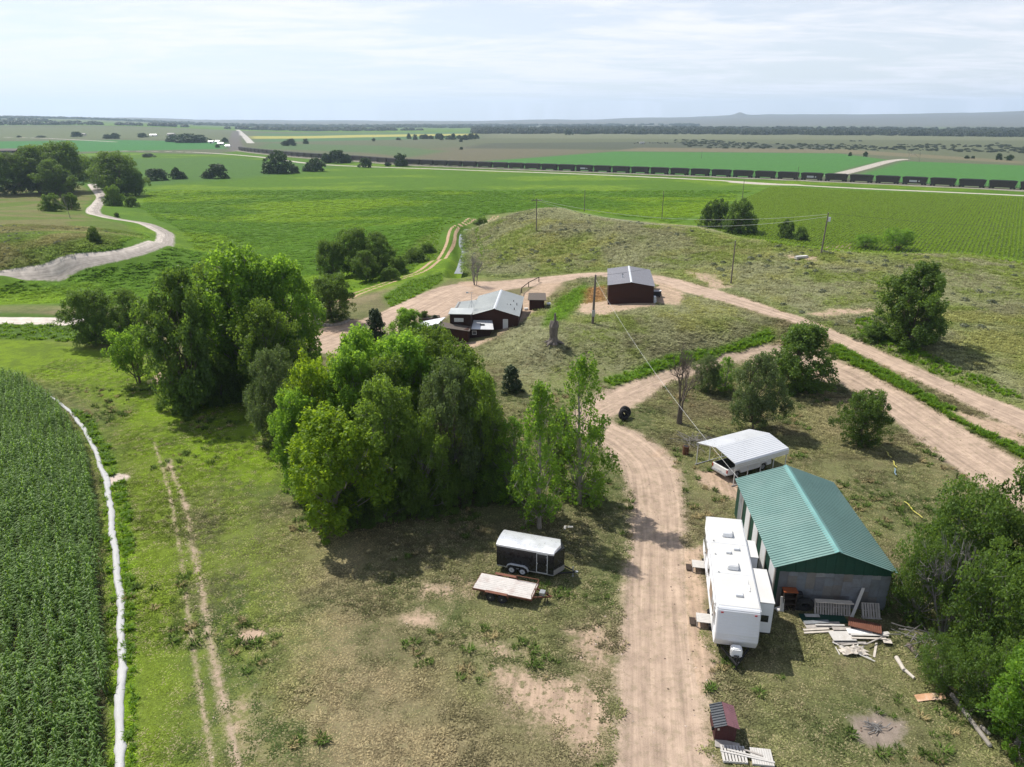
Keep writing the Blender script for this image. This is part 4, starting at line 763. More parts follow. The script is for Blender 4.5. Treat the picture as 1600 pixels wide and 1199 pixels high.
for x, y, ty, hw in ((1419,253,234,13),(1436,254,236,10)): plant('deadfar', x, y, ty, hw, 'bare pale tree at the end of the far farm road', group='bare trees at the farm road')

# ------------------------------------------------------------ building helpers
class MB:
    def __init__(s): s.v = []; s.f = []
    def add(s, V, Fc): o = len(s.v); s.v += [tuple(v) for v in V]; s.f += [tuple(i + o for i in f) for f in Fc]; return s
    def box(s, x0, x1, y0, y1, z0, z1):
        return s.add([(x0,y0,z0),(x1,y0,z0),(x1,y1,z0),(x0,y1,z0),(x0,y0,z1),(x1,y0,z1),(x1,y1,z1),(x0,y1,z1)], [(0,3,2,1),(4,5,6,7),(0,1,5,4),(1,2,6,5),(2,3,7,6),(3,0,4,7)])
    def hexa(s, bot, top): return s.add(list(bot) + list(top), [(0,3,2,1),(4,5,6,7),(0,1,5,4),(1,2,6,5),(2,3,7,6),(3,0,4,7)])
    def slab(s, a, b, c, d, th):
        """a quad sheet with thickness th (downwards along its normal)"""
        a, b, c, d = map(Vector, (a, b, c, d)); n = (b - a).cross(d - a).normalized() * th; return s.hexa((a - n, b - n, c - n, d - n), (a, b, c, d))
    def bar(s, a, b, w, h=None):
        a, b = Vector(a), Vector(b); h = h or w; d = (b - a).normalized(); r = Vector((0, 0, 1)) if abs(d.z) < .95 else Vector((1, 0, 0)); u = d.cross(r).normalized() * w / 2; v = u.cross(d).normalized() * h / 2
        return s.hexa((a - u - v, a + u - v, a + u + v, a - u + v), (b - u - v, b + u - v, b + u + v, b - u + v))
    def cyl(s, a, b, r0, r1=None, n=12, cap=True):
        a, b = Vector(a), Vector(b); r1 = r0 if r1 is None else r1; d = (b - a).normalized(); r = Vector((0, 0, 1)) if abs(d.z) < .95 else Vector((1, 0, 0)); u = d.cross(r).normalized(); v = u.cross(d).normalized(); o = len(s.v)
        for p, rr in ((a, r0), (b, r1)):
            for i in range(n): t = 2 * math.pi * i / n; s.v.append(tuple(p + (u * math.cos(t) + v * math.sin(t)) * rr))
        for i in range(n): j = (i + 1) % n; s.f.append((o + i, o + n + i, o + n + j, o + j))
        if cap: s.f.append(tuple(o + i for i in range(n))); s.f.append(tuple(o + n + i for i in reversed(range(n))))
        return s
    def tube(s, pts_, r, n=6):
        V, Q = tubes([(np.array([tuple(p) for p in pts_]), np.full(len(pts_), r) if np.ndim(r) == 0 else np.array(r))], n); return s.add(V.tolist(), [tuple(q) for q in Q.tolist()])
    def extrude(s, prof, axis, a, b):
        """prof: 2-D outline; axis 'x','y' or 'z'; from a to b"""
        def pt(p, t): return (t, p[0], p[1]) if axis == 'x' else ((p[0], t, p[1]) if axis == 'y' else (p[0], p[1], t))
        n = len(prof); o = len(s.v); s.v += [pt(p, a) for p in prof] + [pt(p, b) for p in prof]
        for i in range(n): j = (i + 1) % n; s.f.append((o + i, o + j, o + n + j, o + n + i))
        s.f.append(tuple(o + i for i in reversed(range(n)))); s.f.append(tuple(o + n + i for i in range(n))); return s
    def torus(s, c, ax, R, r, n=20, m=8, sq=1.0):
        c, ax = Vector(c), Vector(ax).normalized(); r_ = Vector((0, 0, 1)) if abs(ax.z) < .9 else Vector((1, 0, 0)); u = ax.cross(r_).normalized(); v = ax.cross(u).normalized(); o = len(s.v)
        for i in range(n):
            t = 2 * math.pi * i / n; d = u * math.cos(t) + v * math.sin(t)
            for j in range(m): q = 2 * math.pi * j / m; s.v.append(tuple(c + d * (R + r * math.cos(q)) + ax * (r * sq * math.sin(q))))
        for i in range(n):
            for j in range(m): i2, j2 = (i + 1) % n, (j + 1) % m; s.f.append((o + i * m + j, o + i2 * m + j, o + i2 * m + j2, o + i * m + j2))
        return s
    def build(s, name, mat, parent=None, bevel=0.0, smooth=False):
        me = bpy.data.meshes.new(name); me.from_pydata(s.v, [], s.f); bm = bmesh.new(); bm.from_mesh(me); bmesh.ops.recalc_face_normals(bm, faces=bm.faces)
        if bevel > 0: bmesh.ops.bevel(bm, geom=[e for e in bm.edges if e.is_manifold and e.calc_face_angle(0) > .6], offset=bevel, segments=2, affect='EDGES', clamp_overlap=True)
        bm.to_mesh(me); bm.free(); me.materials.append(MATS[mat] if isinstance(mat, str) else mat)
        if smooth: me.polygons.foreach_set('use_smooth', [True] * len(me.polygons))
        return link(name, me, parent)
def thing(name, loc, rz=0.0, label=None, cat=None, group=None):
    e = bpy.data.objects.new(name, None); COL.objects.link(e); e.location = loc; e.rotation_euler = (0, 0, rz); e.empty_display_size = .5; return tag(e, label, cat, group)
def copy_tree(o, parent=None):
    c = o.copy(); COL.objects.link(c); c.parent = parent
    for ch in o.children: copy_tree(ch, c)
    return c
def share(name, src, parent, loc=None, rot=None, scale=None):
    o = link(name, src.data, parent)
    if loc is not None: o.location = loc
    if rot is not None: o.rotation_euler = rot
    if scale is not None: o.scale = scale
    return o
# paints and stuffs
simple('white_paint', (.78, .78, .77), .45, var=.05, dirt=.25, dirtcol=(.45, .42, .37), nscale=.8)
simple('white_roof', (.55, .545, .525), .5, var=.05, nscale=.7, dirt=.45, dirtcol=(.52, .50, .46))
simple('white_siding', (.66, .67, .69), .4, var=.04, nscale=.8, dirt=.2, dirtcol=(.5, .48, .44))
simple('white_metal', (.66, .67, .68), .35, .25, var=.04, nscale=.6, dirt=.25, dirtcol=(.55, .55, .54))
simple('alu_roof', (.70, .71, .73), .32, .45, var=.06, nscale=.9, dirt=.35, dirtcol=(.42, .42, .42))
simple('black_paint', (.012, .012, .014), .3, var=.25, spec=.4, dirt=.35, dirtcol=(.035, .032, .03))
simple('dark_metal', (.03, .03, .032), .5, .3, var=.3)
simple('galvanised', (.42, .43, .45), .42, .6, var=.15, nscale=1.2)
simple('rust_steel', (.13, .058, .034), .8, .2, var=.4, nscale=4)
simple('grey_alu', (.40, .40, .41), .4, .6, var=.1)
simple('rubber', (.018, .018, .018), .85, var=.3)
simple('rim_white', (.60, .62, .68), .4, .2, var=.08)
simple('glass_dark', (.015, .018, .02), .06, var=.1, spec=.6)
simple('glass_grey', (.12, .13, .14), .1, var=.1, spec=.5)
simple('green_roof', (.155, .262, .236), .45, .1, var=.09, nscale=.5, dirt=.4, dirtcol=(.25, .34, .31))
simple('green_roof_cap', (.13, .285, .27), .4, .12, var=.06, nscale=.5)
simple('green_dark', (.010, .050, .034), .5, .1, var=.2, nscale=.8)
for i, k in enumerate(((.21, .23, .26), (.17, .19, .215), (.25, .265, .28), (.19, .185, .18), (.155, .165, .185))): simple('old_tin_%d' % i, k, .62, .35, var=.22, nscale=1.3, dirt=.5, dirtcol=(.13, .10, .08))
simple('brown_wall', (.048, .018, .012), .75, var=.25, nscale=1.5)
simple('brown_wall_dark', (.030, .013, .010), .75, var=.25, nscale=1.5)
simple('tan_roof_metal', (.48, .50, .48), .42, .3, var=.06, nscale=.4)
simple('grey_roof_metal', (.235, .232, .250), .48, .25, var=.05, nscale=.4)
simple('pale_cap', (.58, .60, .62), .45, .2, var=.05)
simple('brown_shingle', (.115, .095, .080), .9, var=.25, nscale=5)
simple('trim_white', (.72, .70, .68), .6, var=.05)
simple('blinds', (.60, .60, .58), .6, var=.05)
simple('grey_wood', (.34, .31, .28), .9, var=.28, nscale=3, bumpk=.2)
simple('pale_wood', (.50, .45, .39), .88, var=.22, nscale=3, bumpk=.2)
simple('white_wood', (.50, .48, .45), .8, var=.14, nscale=3, dirt=.35, dirtcol=(.38, .34, .29))
simple('deck_plank', (.53, .50, .47), .9, var=.18, nscale=2.2, dirt=.4, dirtcol=(.35, .25, .22))
simple('dark_wood', (.050, .036, .028), .9, var=.3, nscale=3)
simple('pole_wood', (.15, .125, .105), .92, var=.3, nscale=2)
simple('red_brown_sheet', (.165, .070, .045), .7, .15, var=.3, nscale=2)
simple('rusty_sheet', (.48, .27, .15), .85, var=.3, nscale=2.2, dirt=.7, dirtcol=(.62, .50, .40))
simple('maroon_wood', (.060, .020, .020), .8, var=.3, nscale=2)
simple('purple_tin', (.24, .115, .125), .35, .35, var=.25, nscale=1.5)
simple('black_tin', (.055, .060, .068), .45, .4, var=.2)
simple('concrete', (.42, .40, .37), .9, var=.15)
simple('stone_grey', (.30, .27, .24), .95, var=.25)
simple('coal_car', (.060, .050, .048), .7, .2, var=.25, nscale=.35, dirt=.4, dirtcol=(.10, .08, .07))
simple('coal', (.010, .010, .011), .8, var=.4)
simple('ash', (.20, .19, .18), .95, var=.3)
simple('yellow_cloth', (.46, .42, .09), .8, var=.1)
simple('blue_cloth', (.16, .24, .30), .8, var=.1)
simple('cable_white', (.62, .62, .60), .6, var=.05)
simple('cable_dark', (.10, .10, .10), .6, var=.05)
simple('red_lens', (.35, .02, .02), .3, var=.1)
simple('blue_plastic', (.035, .045, .075), .5, var=.1)
simple('tube_white', (.42, .42, .425), .45, var=.06, nscale=2.5, bumpk=1.0, dirt=.35, dirtcol=(.40, .38, .35))
simple('stump_wood', (.145, .125, .110), .95, var=.35, nscale=2.5, bumpk=.5)
simple('orange_wood', (.28, .075, .025), .7, var=.2)

# ------------------------------------------------------------ the green-roofed barn
def az(a, b): return math.atan2(b[1] - a[1], b[0] - a[0])
def ribbed_slope(mb, xe, ze, xr, zr, y0, y1, pitch=.30, rib=.035, rw=.05, th=.03):
    """a roof slope from eave (xe,ze) to ridge (xr,zr), ribs running eave to ridge at each pitch along y"""
    ys = []; y = y0
    n = int(round((y1 - y0) / pitch)); p = (y1 - y0) / n
    s = Vector((xr - xe, 0, zr - ze)).normalized(); nn = Vector((-s.z, 0, s.x)); nn = nn if nn.z > 0 else -nn
    prof = []
    for i in range(n):
        a = y0 + i * p
        prof += [(a, 0), (a + p - rw * 1.8, 0), (a + p - rw * 1.3, rib), (a + p - rw * .5, rib)]
    prof.append((y1, 0)); o = len(mb.v)
    for (yy, h) in prof: mb.v.append(tuple(Vector((xe, yy, ze)) + nn * h)); mb.v.append(tuple(Vector((xr, yy, zr)) + nn * h))
    k = len(prof)
    for i in range(k - 1): mb.f.append((o + 2*i, o + 2*i + 1, o + 2*i + 3, o + 2*i + 2))
    o2 = len(mb.v)
    for (yy, h) in ((y0, -th), (y1, -th)): mb.v.append(tuple(Vector((xe, yy, ze)) + nn * h)); mb.v.append(tuple(Vector((xr, yy, zr)) + nn * h))
    mb.f += [(o2, o2+2, o2+3, o2+1), (o, o2, o2+1, o+1), (o + 2*(k-1), o + 2*(k-1) + 1, o2+3, o2+2), (o, o + 2*(k-1), o2+2, o2), (o+1, o2+1, o2+3, o + 2*(k-1) + 1)]
    return mb
B0 = P(1213.8, 880, 3.2); B1 = P(1393, 885, 3.2); B2 = P(1167.6, 748, 3.2)
fd = (Vector((B1.x, B1.y)) - Vector((B0.x, B0.y))); bw = fd.length; ba = math.atan2(fd.y, fd.x) - math.radians(2.0); bl = 11.5
barn = thing('barn', (B0.x, B0.y, hz(B0.x + 3, B0.y + 5) - .02), ba, 'pole barn with green ribbed metal roof and patchwork grey tin end wall', 'barn')
W, L, EH, RH = bw, bl, 3.15, 4.45; ov = .22
ribbed_slope(MB(), -ov, EH - .06, W * .5 - .02, RH, -.30, L + .25, .26, .05, .07).build('roof_slope', 'green_roof', barn)
ribbed_slope(MB(), W + ov, EH - .06, W * .5 + .02, RH, -.30, L + .25, .26, .05, .07).build('roof_slope', 'green_roof', barn)
MB().slab((W*.5 - .26, -.33, RH - .06), (W*.5, -.33, RH + .075), (W*.5, L + .28, RH + .075), (W*.5 - .26, L + .28, RH - .06), .02).slab((W*.5, -.33, RH + .075), (W*.5 + .26, -.33, RH - .06), (W*.5 + .26, L + .28, RH - .06), (W*.5, L + .28, RH + .075), .02).build('ridge_cap', 'green_roof_cap', barn)
gp = MB(); nrib = 24                                            # ribbed dark green gable
for i in range(nrib):
    x0 = W * i / nrib; x1 = W * (i + 1) / nrib - .03; zt = lambda x: EH - .10 + (RH - EH - .02) * (1 - abs(x - W/2) / (W/2)); d_ = -.10 if i % 2 else -.125
    gp.hexa(((x0, d_, EH - .45), (x1 + .03, d_, EH - .45), (x1 + .03, .0, EH - .45), (x0, .0, EH - .45)), ((x0, d_, zt(x0)), (x1 + .03, d_, zt(x1)), (x1 + .03, .0, zt(x1)), (x0, .0, zt(x0))))
gp.build('gable_panel', 'green_dark', barn)
nsh = 12; xs = np.linspace(0.25, W - .05, nsh + 1)
for i in range(nsh):                                            # reused tin sheets of the end wall, two or three courses
    cuts = [0, random.choice([1.0, 1.3, 1.7]), random.choice([2.1, 2.35]), EH - .42] if i % 3 else [0, random.choice([1.4, 1.8]), EH - .42]
    for a_, b_ in zip(cuts[:-1], cuts[1:]):
        d_ = random.uniform(-.05, -.02); MB().box(xs[i] + .004, xs[i+1] - .004, d_ - .012, d_, a_ + .004, b_ - .004).build('tin_sheet', 'old_tin_%d' % random.choice([0, 1, 1, 2, 3, 4]), barn)
MB().box(0, W, .0, .08, 0, EH - .1).box(W - .08, W, .08, L, 0, EH - .1).box(0, W, L - .08, L, 0, EH - .1).build('wall', 'old_tin_1', barn)
MB().box(0.02, .24, -.09, -.02, 0, EH - .4).build('corner_trim', 'green_dark', barn)
nb = 5; seg = L / nb                                            # open side: white panels and dark green sliding bays
for i in range(nb):
    y0 = i * seg
    MB().box(-.03, .05, y0 + .12, y0 + seg * .56, .05, EH - .25).build('door', 'white_siding' if i != 4 else 'old_tin_2', barn)
    MB().box(-.012, .05, y0 + seg * .56 + .002, y0 + seg - .04, .05, EH - .25).build('bay_panel', 'green_dark', barn)
    MB().box(-.06, .03, y0 - .06, y0 + .10, 0, EH - .22).build('post', 'grey_wood', barn)
MB().box(-.05, .05, 0, L, EH - .247, EH - .12).build('side_fascia', 'green_dark', barn)
MB().box(-.075, -.032, 0, L, EH - .34, EH - .27).build('door_rail', 'galvanised', barn)

# ------------------------------------------------------------ wheels
def wheel(parent, c, ax, R, w, rim='rim_white', name='wheel'):
    e = bpy.data.objects.new(name, None); 
    o = MB().torus((0, 0, 0), (0, 1, 0), R - w * .42, w * .42, 22, 8, 1.15).build(name, 'rubber', parent, smooth=True); o.location = c; o.rotation_euler = (0, 0, ax)
    r = MB().cyl((0, -w * .36, 0), (0, w * .36, 0), R * .60, n=18).build('rim', rim, o); MB().cyl((0, -w * .42, 0), (0, w * .42, 0), R * .16, n=10).build('hub', 'grey_alu', o)
    bpy.data.objects.remove(e); return o

# ------------------------------------------------------------ travel trailer (white RV)
A = P(1104.5, 807, 3.3); Bq = P(1157.6, 810, 3.3); Cq = P(1189.7, 953.5, 3.3); Dq = P(1123, 950, 3.3)
fwd = Vector((Dq.x - A.x, Dq.y - A.y)).normalized(); RA = math.atan2(fwd.y, fwd.x)          # local +x points to the hitch
mid = (A + Bq) / 2; rz_ = hz(14, 40)
rv = thing('travel_trailer', (mid.x, mid.y, rz_), RA, 'long white travel trailer with two slide outs parked along the barn', 'travel trailer')
L_, HW = 10.3, 1.22                                              # local y: +y is the barn side (left of travel)... 
prof = [(0, .55), (0, 3.12), (.10, 3.26), (L_ - .05, 3.30), (L_ + .12, 3.16), (L_ + .42, 1.75), (L_ + .40, 1.25), (L_ + .12, .70), (L_ - .1, .55)]
body = MB(); n = len(prof)
body.v = [(x, -HW, z) for x, z in prof] + [(x, HW, z) for x, z in prof]; body.f = [(i, (i+1) % n, n + (i+1) % n, n + i) for i in range(n)] + [tuple(range(n)), tuple(range(2*n - 1, n - 1, -1))]
body.build('body', 'white_siding', rv, bevel=.05)
sd_m = MB()
for k in range(16): z = .75 + k * .155; sd_m.box(.05, L_ - .05, -HW - .012, -HW + .02, z, z + .02); sd_m.box(.05, L_ - .05, HW - .02, HW + .012, z, z + .02)
sd_m.build('siding_ribs', 'white_siding', rv)
fr = MB()
for k in range(9):
    z = 1.35 + k * .19; t_ = (z - 1.25) / (3.16 - 1.25); x = np.interp(z, [1.25, 1.75, 3.16], [L_ + .40, L_ + .42, L_ + .12]); fr.box(x - .02, x + .012, -HW + .06, HW - .06, z, z + .018)
fr.build('front_ribs', 'white_siding', rv)
MB().box(.12, L_ - .12, -HW + .05, HW - .05, 3.262, 3.318).build('roof', 'white_roof', rv)
for s_ in (-1, 1): MB().box(.0, L_ + .02, s_ * HW - .02, s_ * HW + .025, 3.17, 3.235).build('roof_trim', 'white_metal', rv)
for x_ in (2.2, 6.05):
    ac = MB().hexa(((x_-.52,-.36,3.318),(x_+.52,-.36,3.318),(x_+.52,.36,3.318),(x_-.52,.36,3.318)), ((x_-.40,-.28,3.62),(x_+.44,-.32,3.64),(x_+.44,.32,3.64),(x_-.40,.28,3.62))).build('air_conditioner', 'white_paint', rv, bevel=.05)
    MB().box(x_+.441, x_+.455, -.22, .22, 3.40, 3.55).build('grille', 'glass_grey', ac)
for x_, y_, s_ in ((4.05, .45, .18), (4.55, -.10, .16), (9.05, .10, .20)):
    vn = MB().box(x_ - s_, x_ + s_, y_ - s_, y_ + s_, 3.318, 3.40).build('roof_vent', 'white_paint', rv, bevel=.02); MB().hexa(((x_-s_-.02,y_-s_-.02,3.40),(x_+s_+.02,y_-s_-.02,3.40),(x_+s_+.02,y_+s_+.02,3.40),(x_-s_-.02,y_+s_+.02,3.40)), ((x_-s_,y_-s_,3.43),(x_+s_,y_-s_,3.46),(x_+s_,y_+s_,3.46),(x_-s_,y_+s_,3.43))).build('lid', 'white_metal', vn)
MB().tube([(7.4, .75, 3.34), (8.0, .72, 3.42), (8.6, .78, 3.36)], .035).box(8.0, 8.3, .68, .84, 3.318, 3.36).build('antenna', 'white_paint', rv)
for x_ in (3.45, 6.9): MB().box(x_, x_ + .05, -HW + .06, HW - .06, 3.319, 3.326).build('roof_seam', 'pale_cap', rv)
for x_, y_ in ((3.3, -.95), (4.9, -.95), (6.9, -.9)): MB().cyl((x_, y_, 3.318), (x_, y_, 3.38), .045, n=8).build('plumbing_vent', 'grey_alu', rv)
# road side is local -y? the door side faces the driveway: local -y
DS = -1
def side_win(x0, x1, z0, z1, s_=DS):
    y = s_ * (HW + .015); f = MB().box(x0 - .05, x1 + .05, min(y, y + s_*.03), max(y, y + s_*.03), z0 - .05, z1 + .05).build('window', 'white_paint', rv); y2 = y + s_ * .031
    MB().box(x0, x1, min(y2, y2 + s_*.012), max(y2, y2 + s_*.012), z0, z1).build('pane', 'glass_dark', f)
for x0, x1, z0, z1 in ((.5, 1.3, 1.7, 2.5), (2.5, 3.1, 1.9, 2.5), (4.6, 5.2, 1.8, 2.5), (6.4, 7.9, 1.5, 2.5), (9.3, 9.9, 1.7, 2.5)): side_win(x0, x1, z0, z1)
for x0 in (1.55, 8.3):
    y = DS * (HW + .012); dr = MB().box(x0, x0 + .72, y - .03, y, .75, 2.65).build('door', 'white_paint', rv); MB().box(x0 + .14, x0 + .58, y - .045, y - .031, 1.7, 2.4).build('pane', 'glass_dark', dr); MB().box(x0 + .62, x0 + .68, y - .07, y - .031, 1.55, 1.68).build('handle', 'dark_metal', dr)
MB().cyl((4.2, DS * (HW + .07), 2.95), (9.6, DS * (HW + .07), 2.95), .055, n=10).bar((4.2, DS*(HW+.05), 2.95), (4.2, DS*(HW+.05), 1.0), .04).bar((9.6, DS*(HW+.05), 2.95), (9.6, DS*(HW+.05), 1.0), .04).build('awning', 'white_paint', rv)
for x0, x1, d_ in ((5.65, 9.1, .95), (2.35, 4.35, .62)):          # slide-outs towards the barn
    so = MB().box(x0, x1, HW + .013, HW + d_, .85, 2.98).build('slide_out', 'white_siding', rv, bevel=.03); MB().box(x0 - .02, x1 + .02, HW + .014, HW + d_ + .03, 2.98, 3.04).build('slide_roof', 'white_roof', so)
    MB().box(x1 + .001, x1 + .02, HW + .25, HW + d_ - .22, 1.65, 2.12).build('window', 'glass_dark', so); MB().box(x0 + .5, x1 - .5, HW + d_ + .001, HW + d_ + .02, 1.7, 2.5).build('window', 'glass_dark', so)
    MB().box(x0 + .02, x1 - .02, HW + .02, HW + d_ - .04, .78, .849).build('slide_floor', 'dark_metal', so)
MB().box(.2, L_ - .2, -HW + .15, HW - .15, .42, .549).build('chassis', 'dark_metal', rv)
for s_ in (-1, 1):
    for x_ in (3.7, 4.55): wheel(rv, (x_, s_ * (HW - .17), .34), 0, .34, .2)
    for x_ in (.5, 9.6): MB().bar((x_, s_ * .9, .55), (x_ + .25, s_ * .9, .03), .07).build('stabiliser', 'dark_metal', rv)
MB().bar((L_ + .1, .75, .48), (L_ + 1.55, .0, .48), .09, .12).bar((L_ + .1, -.75, .48), (L_ + 1.55, .0, .48), .09, .12).build('tongue', 'dark_metal', rv)
MB().cyl((L_ + 1.40, 0, .02), (L_ + 1.40, 0, 1.0), .045, n=8).box(L_ + 1.28, L_ + 1.52, -.12, .12, .0, .03).build('tongue_jack', 'dark_metal', rv)
MB().extrude([(-.33, .56), (.33, .56), (.33, 1.0), (.26, 1.15), (-.26, 1.15), (-.33, 1.0)], 'x', L_ + .52, L_ + .98).build('propane_cover', 'white_paint', rv, bevel=.06)
MB().box(L_ + .99, L_ + 1.2, -.14, .14, .55, .74).build('battery_box', 'rubber', rv)
for y_ in (-.95, .95): MB().box(L_ + .17, L_ + .20, y_ - .07, y_ + .07, 2.98, 3.05).build('marker_light', 'red_lens', rv)
# entry decks beside the trailer
def deck(px, py, lab, n, mats):
    p = G(px, py); t = thing('entry_deck', p, RA + math.pi / 2, lab, 'deck', 'entry decks of the travel trailer')
    for k in range(n): MB().box(-.55, .55, -.45 + k * .9 / n, -.45 + (k + 1) * .9 / n - .015, .42, .46).build('plank', 'white_wood', t)
    for sx in (-.5, .5):
        for sy in (-.4, .4): MB().box(sx - .04, sx + .04, sy - .04, sy + .04, -.05, .418).build('leg', 'grey_wood', t)
    for k in range(3): MB().box(-.95 + .12 * k, -.58 + .0 * k, -.35, .35, .10 + .0 * k, .13).build('step', 'dark_wood', t) if k == 0 else None
    return t
deck(1093, 890, 'weathered white entry deck beside the rear door of the travel trailer', 6, None); deck(1101, 975, 'weathered white entry deck beside the front door of the travel trailer', 6, None)
def bucket(px, py, r, h, lab, mat='rubber', off=0.):
    p = G(px, py); t = thing('bucket', p + Vector((0, 0, off)), 0, lab, 'bucket'); MB().cyl((0, 0, 0), (0, 0, h), r * .85, r, 14).build('body', mat, t, smooth=False); MB().torus((0, 0, h), (0, 0, 1), r, .02, 14, 5).build('rim', mat, t); return t
bucket(1109, 963, .20, .42, 'black bucket behind the front entry deck'); bucket(1111, 984, .17, .34, 'black bucket between the front entry deck and the trailer'); bucket(1101, 882, .22, .36, 'black tub between the rear entry deck and the trailer'); bucket(1104, 893, .16, .30, 'small black pot at the rear entry deck corner')

# ------------------------------------------------------------ carport and pickup
c0 = P(1070 + 140/8, 660 + 530/8); c1 = P(1070 + 600/8, 660 + 800/8); ca = math.atan2(c1.y - c0.y, c1.x - c0.x)      # across the open end
cw_ = (c1 - c0).length; cl_ = 6.3
cp = thing('carport', ground(c0.x, c0.y), ca, 'open white metal carport with ribbed roof and bent eaves', 'carport')
pr = [(-.06, 1.95), (-.10, 2.15), (-.02, 2.27), (cw_/2, 2.80), (cw_ + .02, 2.27), (cw_ + .10, 2.15), (cw_ + .06, 1.72)]
def strip(p0, p1, name):
    mb = MB(); nrb = 24; pt = cl_ / nrb
    dx, dz = p1[0] - p0[0], p1[1] - p0[1]; nl = math.hypot(dx, dz); nx, nz = -dz / nl, dx / nl
    if nz < 0 and abs(dz) < abs(dx): nx, nz = -nx, -nz
    return mb, nx, nz
def carport_roof():
    # each side: eave curve + slope, ribs running the length (seen as lines along the slope run)
    for side in (0, 1):
        mb = MB(); pp = pr[:4] if side == 0 else pr[3:]
        pts_ = []
        for (a, b) in zip(pp[:-1], pp[1:]):
            ln = math.hypot(b[0]-a[0], b[1]-a[1]); k = max(1, int(round(ln / .23)))
            for i in range(k):
                t = i / k; nx, nz = -(b[1]-a[1]) / ln, (b[0]-a[0]) / ln
                q = (a[0] + (b[0]-a[0]) * t, a[1] + (b[1]-a[1]) * t); e_ = .05 / ln if k > 1 else 0
                pts_.append(q)
                if k > 1:
                    for f_, h_ in ((.74, 0), (.82, .02), (.92, .02)): pts_.append((a[0] + (b[0]-a[0]) * (t + f_ / k) + nx * h_, a[1] + (b[1]-a[1]) * (t + f_ / k) + nz * h_))
        pts_.append(pp[-1]); o = 0; k = len(pts_)
        mb.v = [(x, -.12, z) for x, z in pts_] + [(x, cl_ + .12, z) for x, z in pts_] + [(x, -.12, z - .02) for x, z in pts_] + [(x, cl_ + .12, z - .02) for x, z in pts_]
        for i in range(k - 1): mb.f += [(i, i+1, k+i+1, k+i), (2*k+i, 3*k+i, 3*k+i+1, 2*k+i+1), (i, 2*k+i, 2*k+i+1, i+1), (k+i, k+i+1, 3*k+i+1, 3*k+i)]
        mb.build('roof_slope', 'white_metal', cp)
carport_roof()
for s_ in (0, cw_):
    MB().box(s_ - .04, s_ + .04, -.15, cl_ + .1, .02, .09).build('base_rail', 'grey_alu', cp)
    for i in range(5): y_ = .03 + i * (cl_ - .06) / 4; MB().box(s_ - .03, s_ + .03, y_ - .03, y_ + .03, .09, 2.1).build('post', 'white_metal', cp)
for i in range(5): y_ = .03 + i * (cl_ - .06) / 4; MB().bar((0, y_, 2.13), (cw_/2, y_, 2.73), .05).bar((cw_/2, y_, 2.73), (cw_, y_, 2.13), .05).build('rafter', 'white_metal', cp)
def pickup(loc, rz):
    t = thing('pickup_truck', loc, rz, 'white pickup truck parked under the carport with its tailgate outwards', 'pickup')
    # local +x forward, rear at 0
    low = [(0, .52), (0, 1.12), (2.05, 1.16), (3.9, 1.16), (5.25, 1.05), (5.42, .85), (5.42, .45), (4.85, .42), (4.75, .75), (4.1, .75), (4.0, .42), (1.65, .42), (1.55, .75), (.85, .75), (.75, .48)]
    b = MB().extrude(low, 'y', -.95, .95).build('body', 'white_paint', t, bevel=.04)
    cabp = [((2.0, .93), (4.05, .93)), ((2.30, .72), (3.45, .72))]
    MB().hexa(((2.0,-.92,1.165),(4.15,-.92,1.165),(4.15,.92,1.165),(2.0,.92,1.165)), ((2.25,-.74,1.80),(3.35,-.74,1.80),(3.35,.74,1.80),(2.25,.74,1.80))).build('cab', 'white_paint', t, bevel=.05)
    MB().hexa(((2.02,-.80,1.25),(2.04,-.80,1.25),(2.04,.80,1.25),(2.02,.80,1.25)), ((2.21,-.68,1.72),(2.23,-.68,1.72),(2.23,.68,1.72),(2.21,.68,1.72))).build('rear_window', 'glass_dark', t)
    MB().hexa(((4.02,-.80,1.25),(4.10,-.80,1.25),(4.10,.80,1.25),(4.02,.80,1.25)), ((3.40,-.68,1.74),(3.45,-.68,1.74),(3.45,.68,1.74),(3.40,.68,1.74))).build('windscreen', 'glass_dark', t)
    for s_ in (-1, 1):
        MB().hexa(((2.2,s_*.915,1.24),(3.9,s_*.915,1.24),(3.9,s_*.90,1.24),(2.2,s_*.90,1.24)), ((2.38,s_*.775,1.70),(3.3,s_*.775,1.70),(3.3,s_*.755,1.70),(2.38,s_*.755,1.70))).build('side_window', 'glass_dark', t)
        for x_ in (1.2, 4.42): wheel(t, (x_, s_ * .82, .38), 0, .38, .24, 'grey_alu')
        MB().box(-.02, .03, s_ * .88 - .06, s_ * .88 + .06, .75, 1.05).build('tail_light', 'red_lens', t)
    MB().box(.08, 1.92, -.78, .78, 1.125, 1.17).build('bed_liner', 'rubber', t); MB().box(-.14, -.01, -.90, .90, .45, .60).build('bumper', 'grey_alu', t, bevel=.03); MB().box(-.012, .0, -.72, .72, .62, 1.08).build('tailgate', 'white_paint', t)
    MB().box(-.03, -.013, -.16, .16, .66, .78).build('plate', 'trim_white', t)
    return t
ux = Vector((math.cos(ca), math.sin(ca), 0)); uy = Vector((-math.sin(ca), math.cos(ca), 0))
pl = Vector(cp.location) + ux * (cw_ * .60) + uy * .15; pickup(ground(pl.x, pl.y), ca + math.pi / 2)

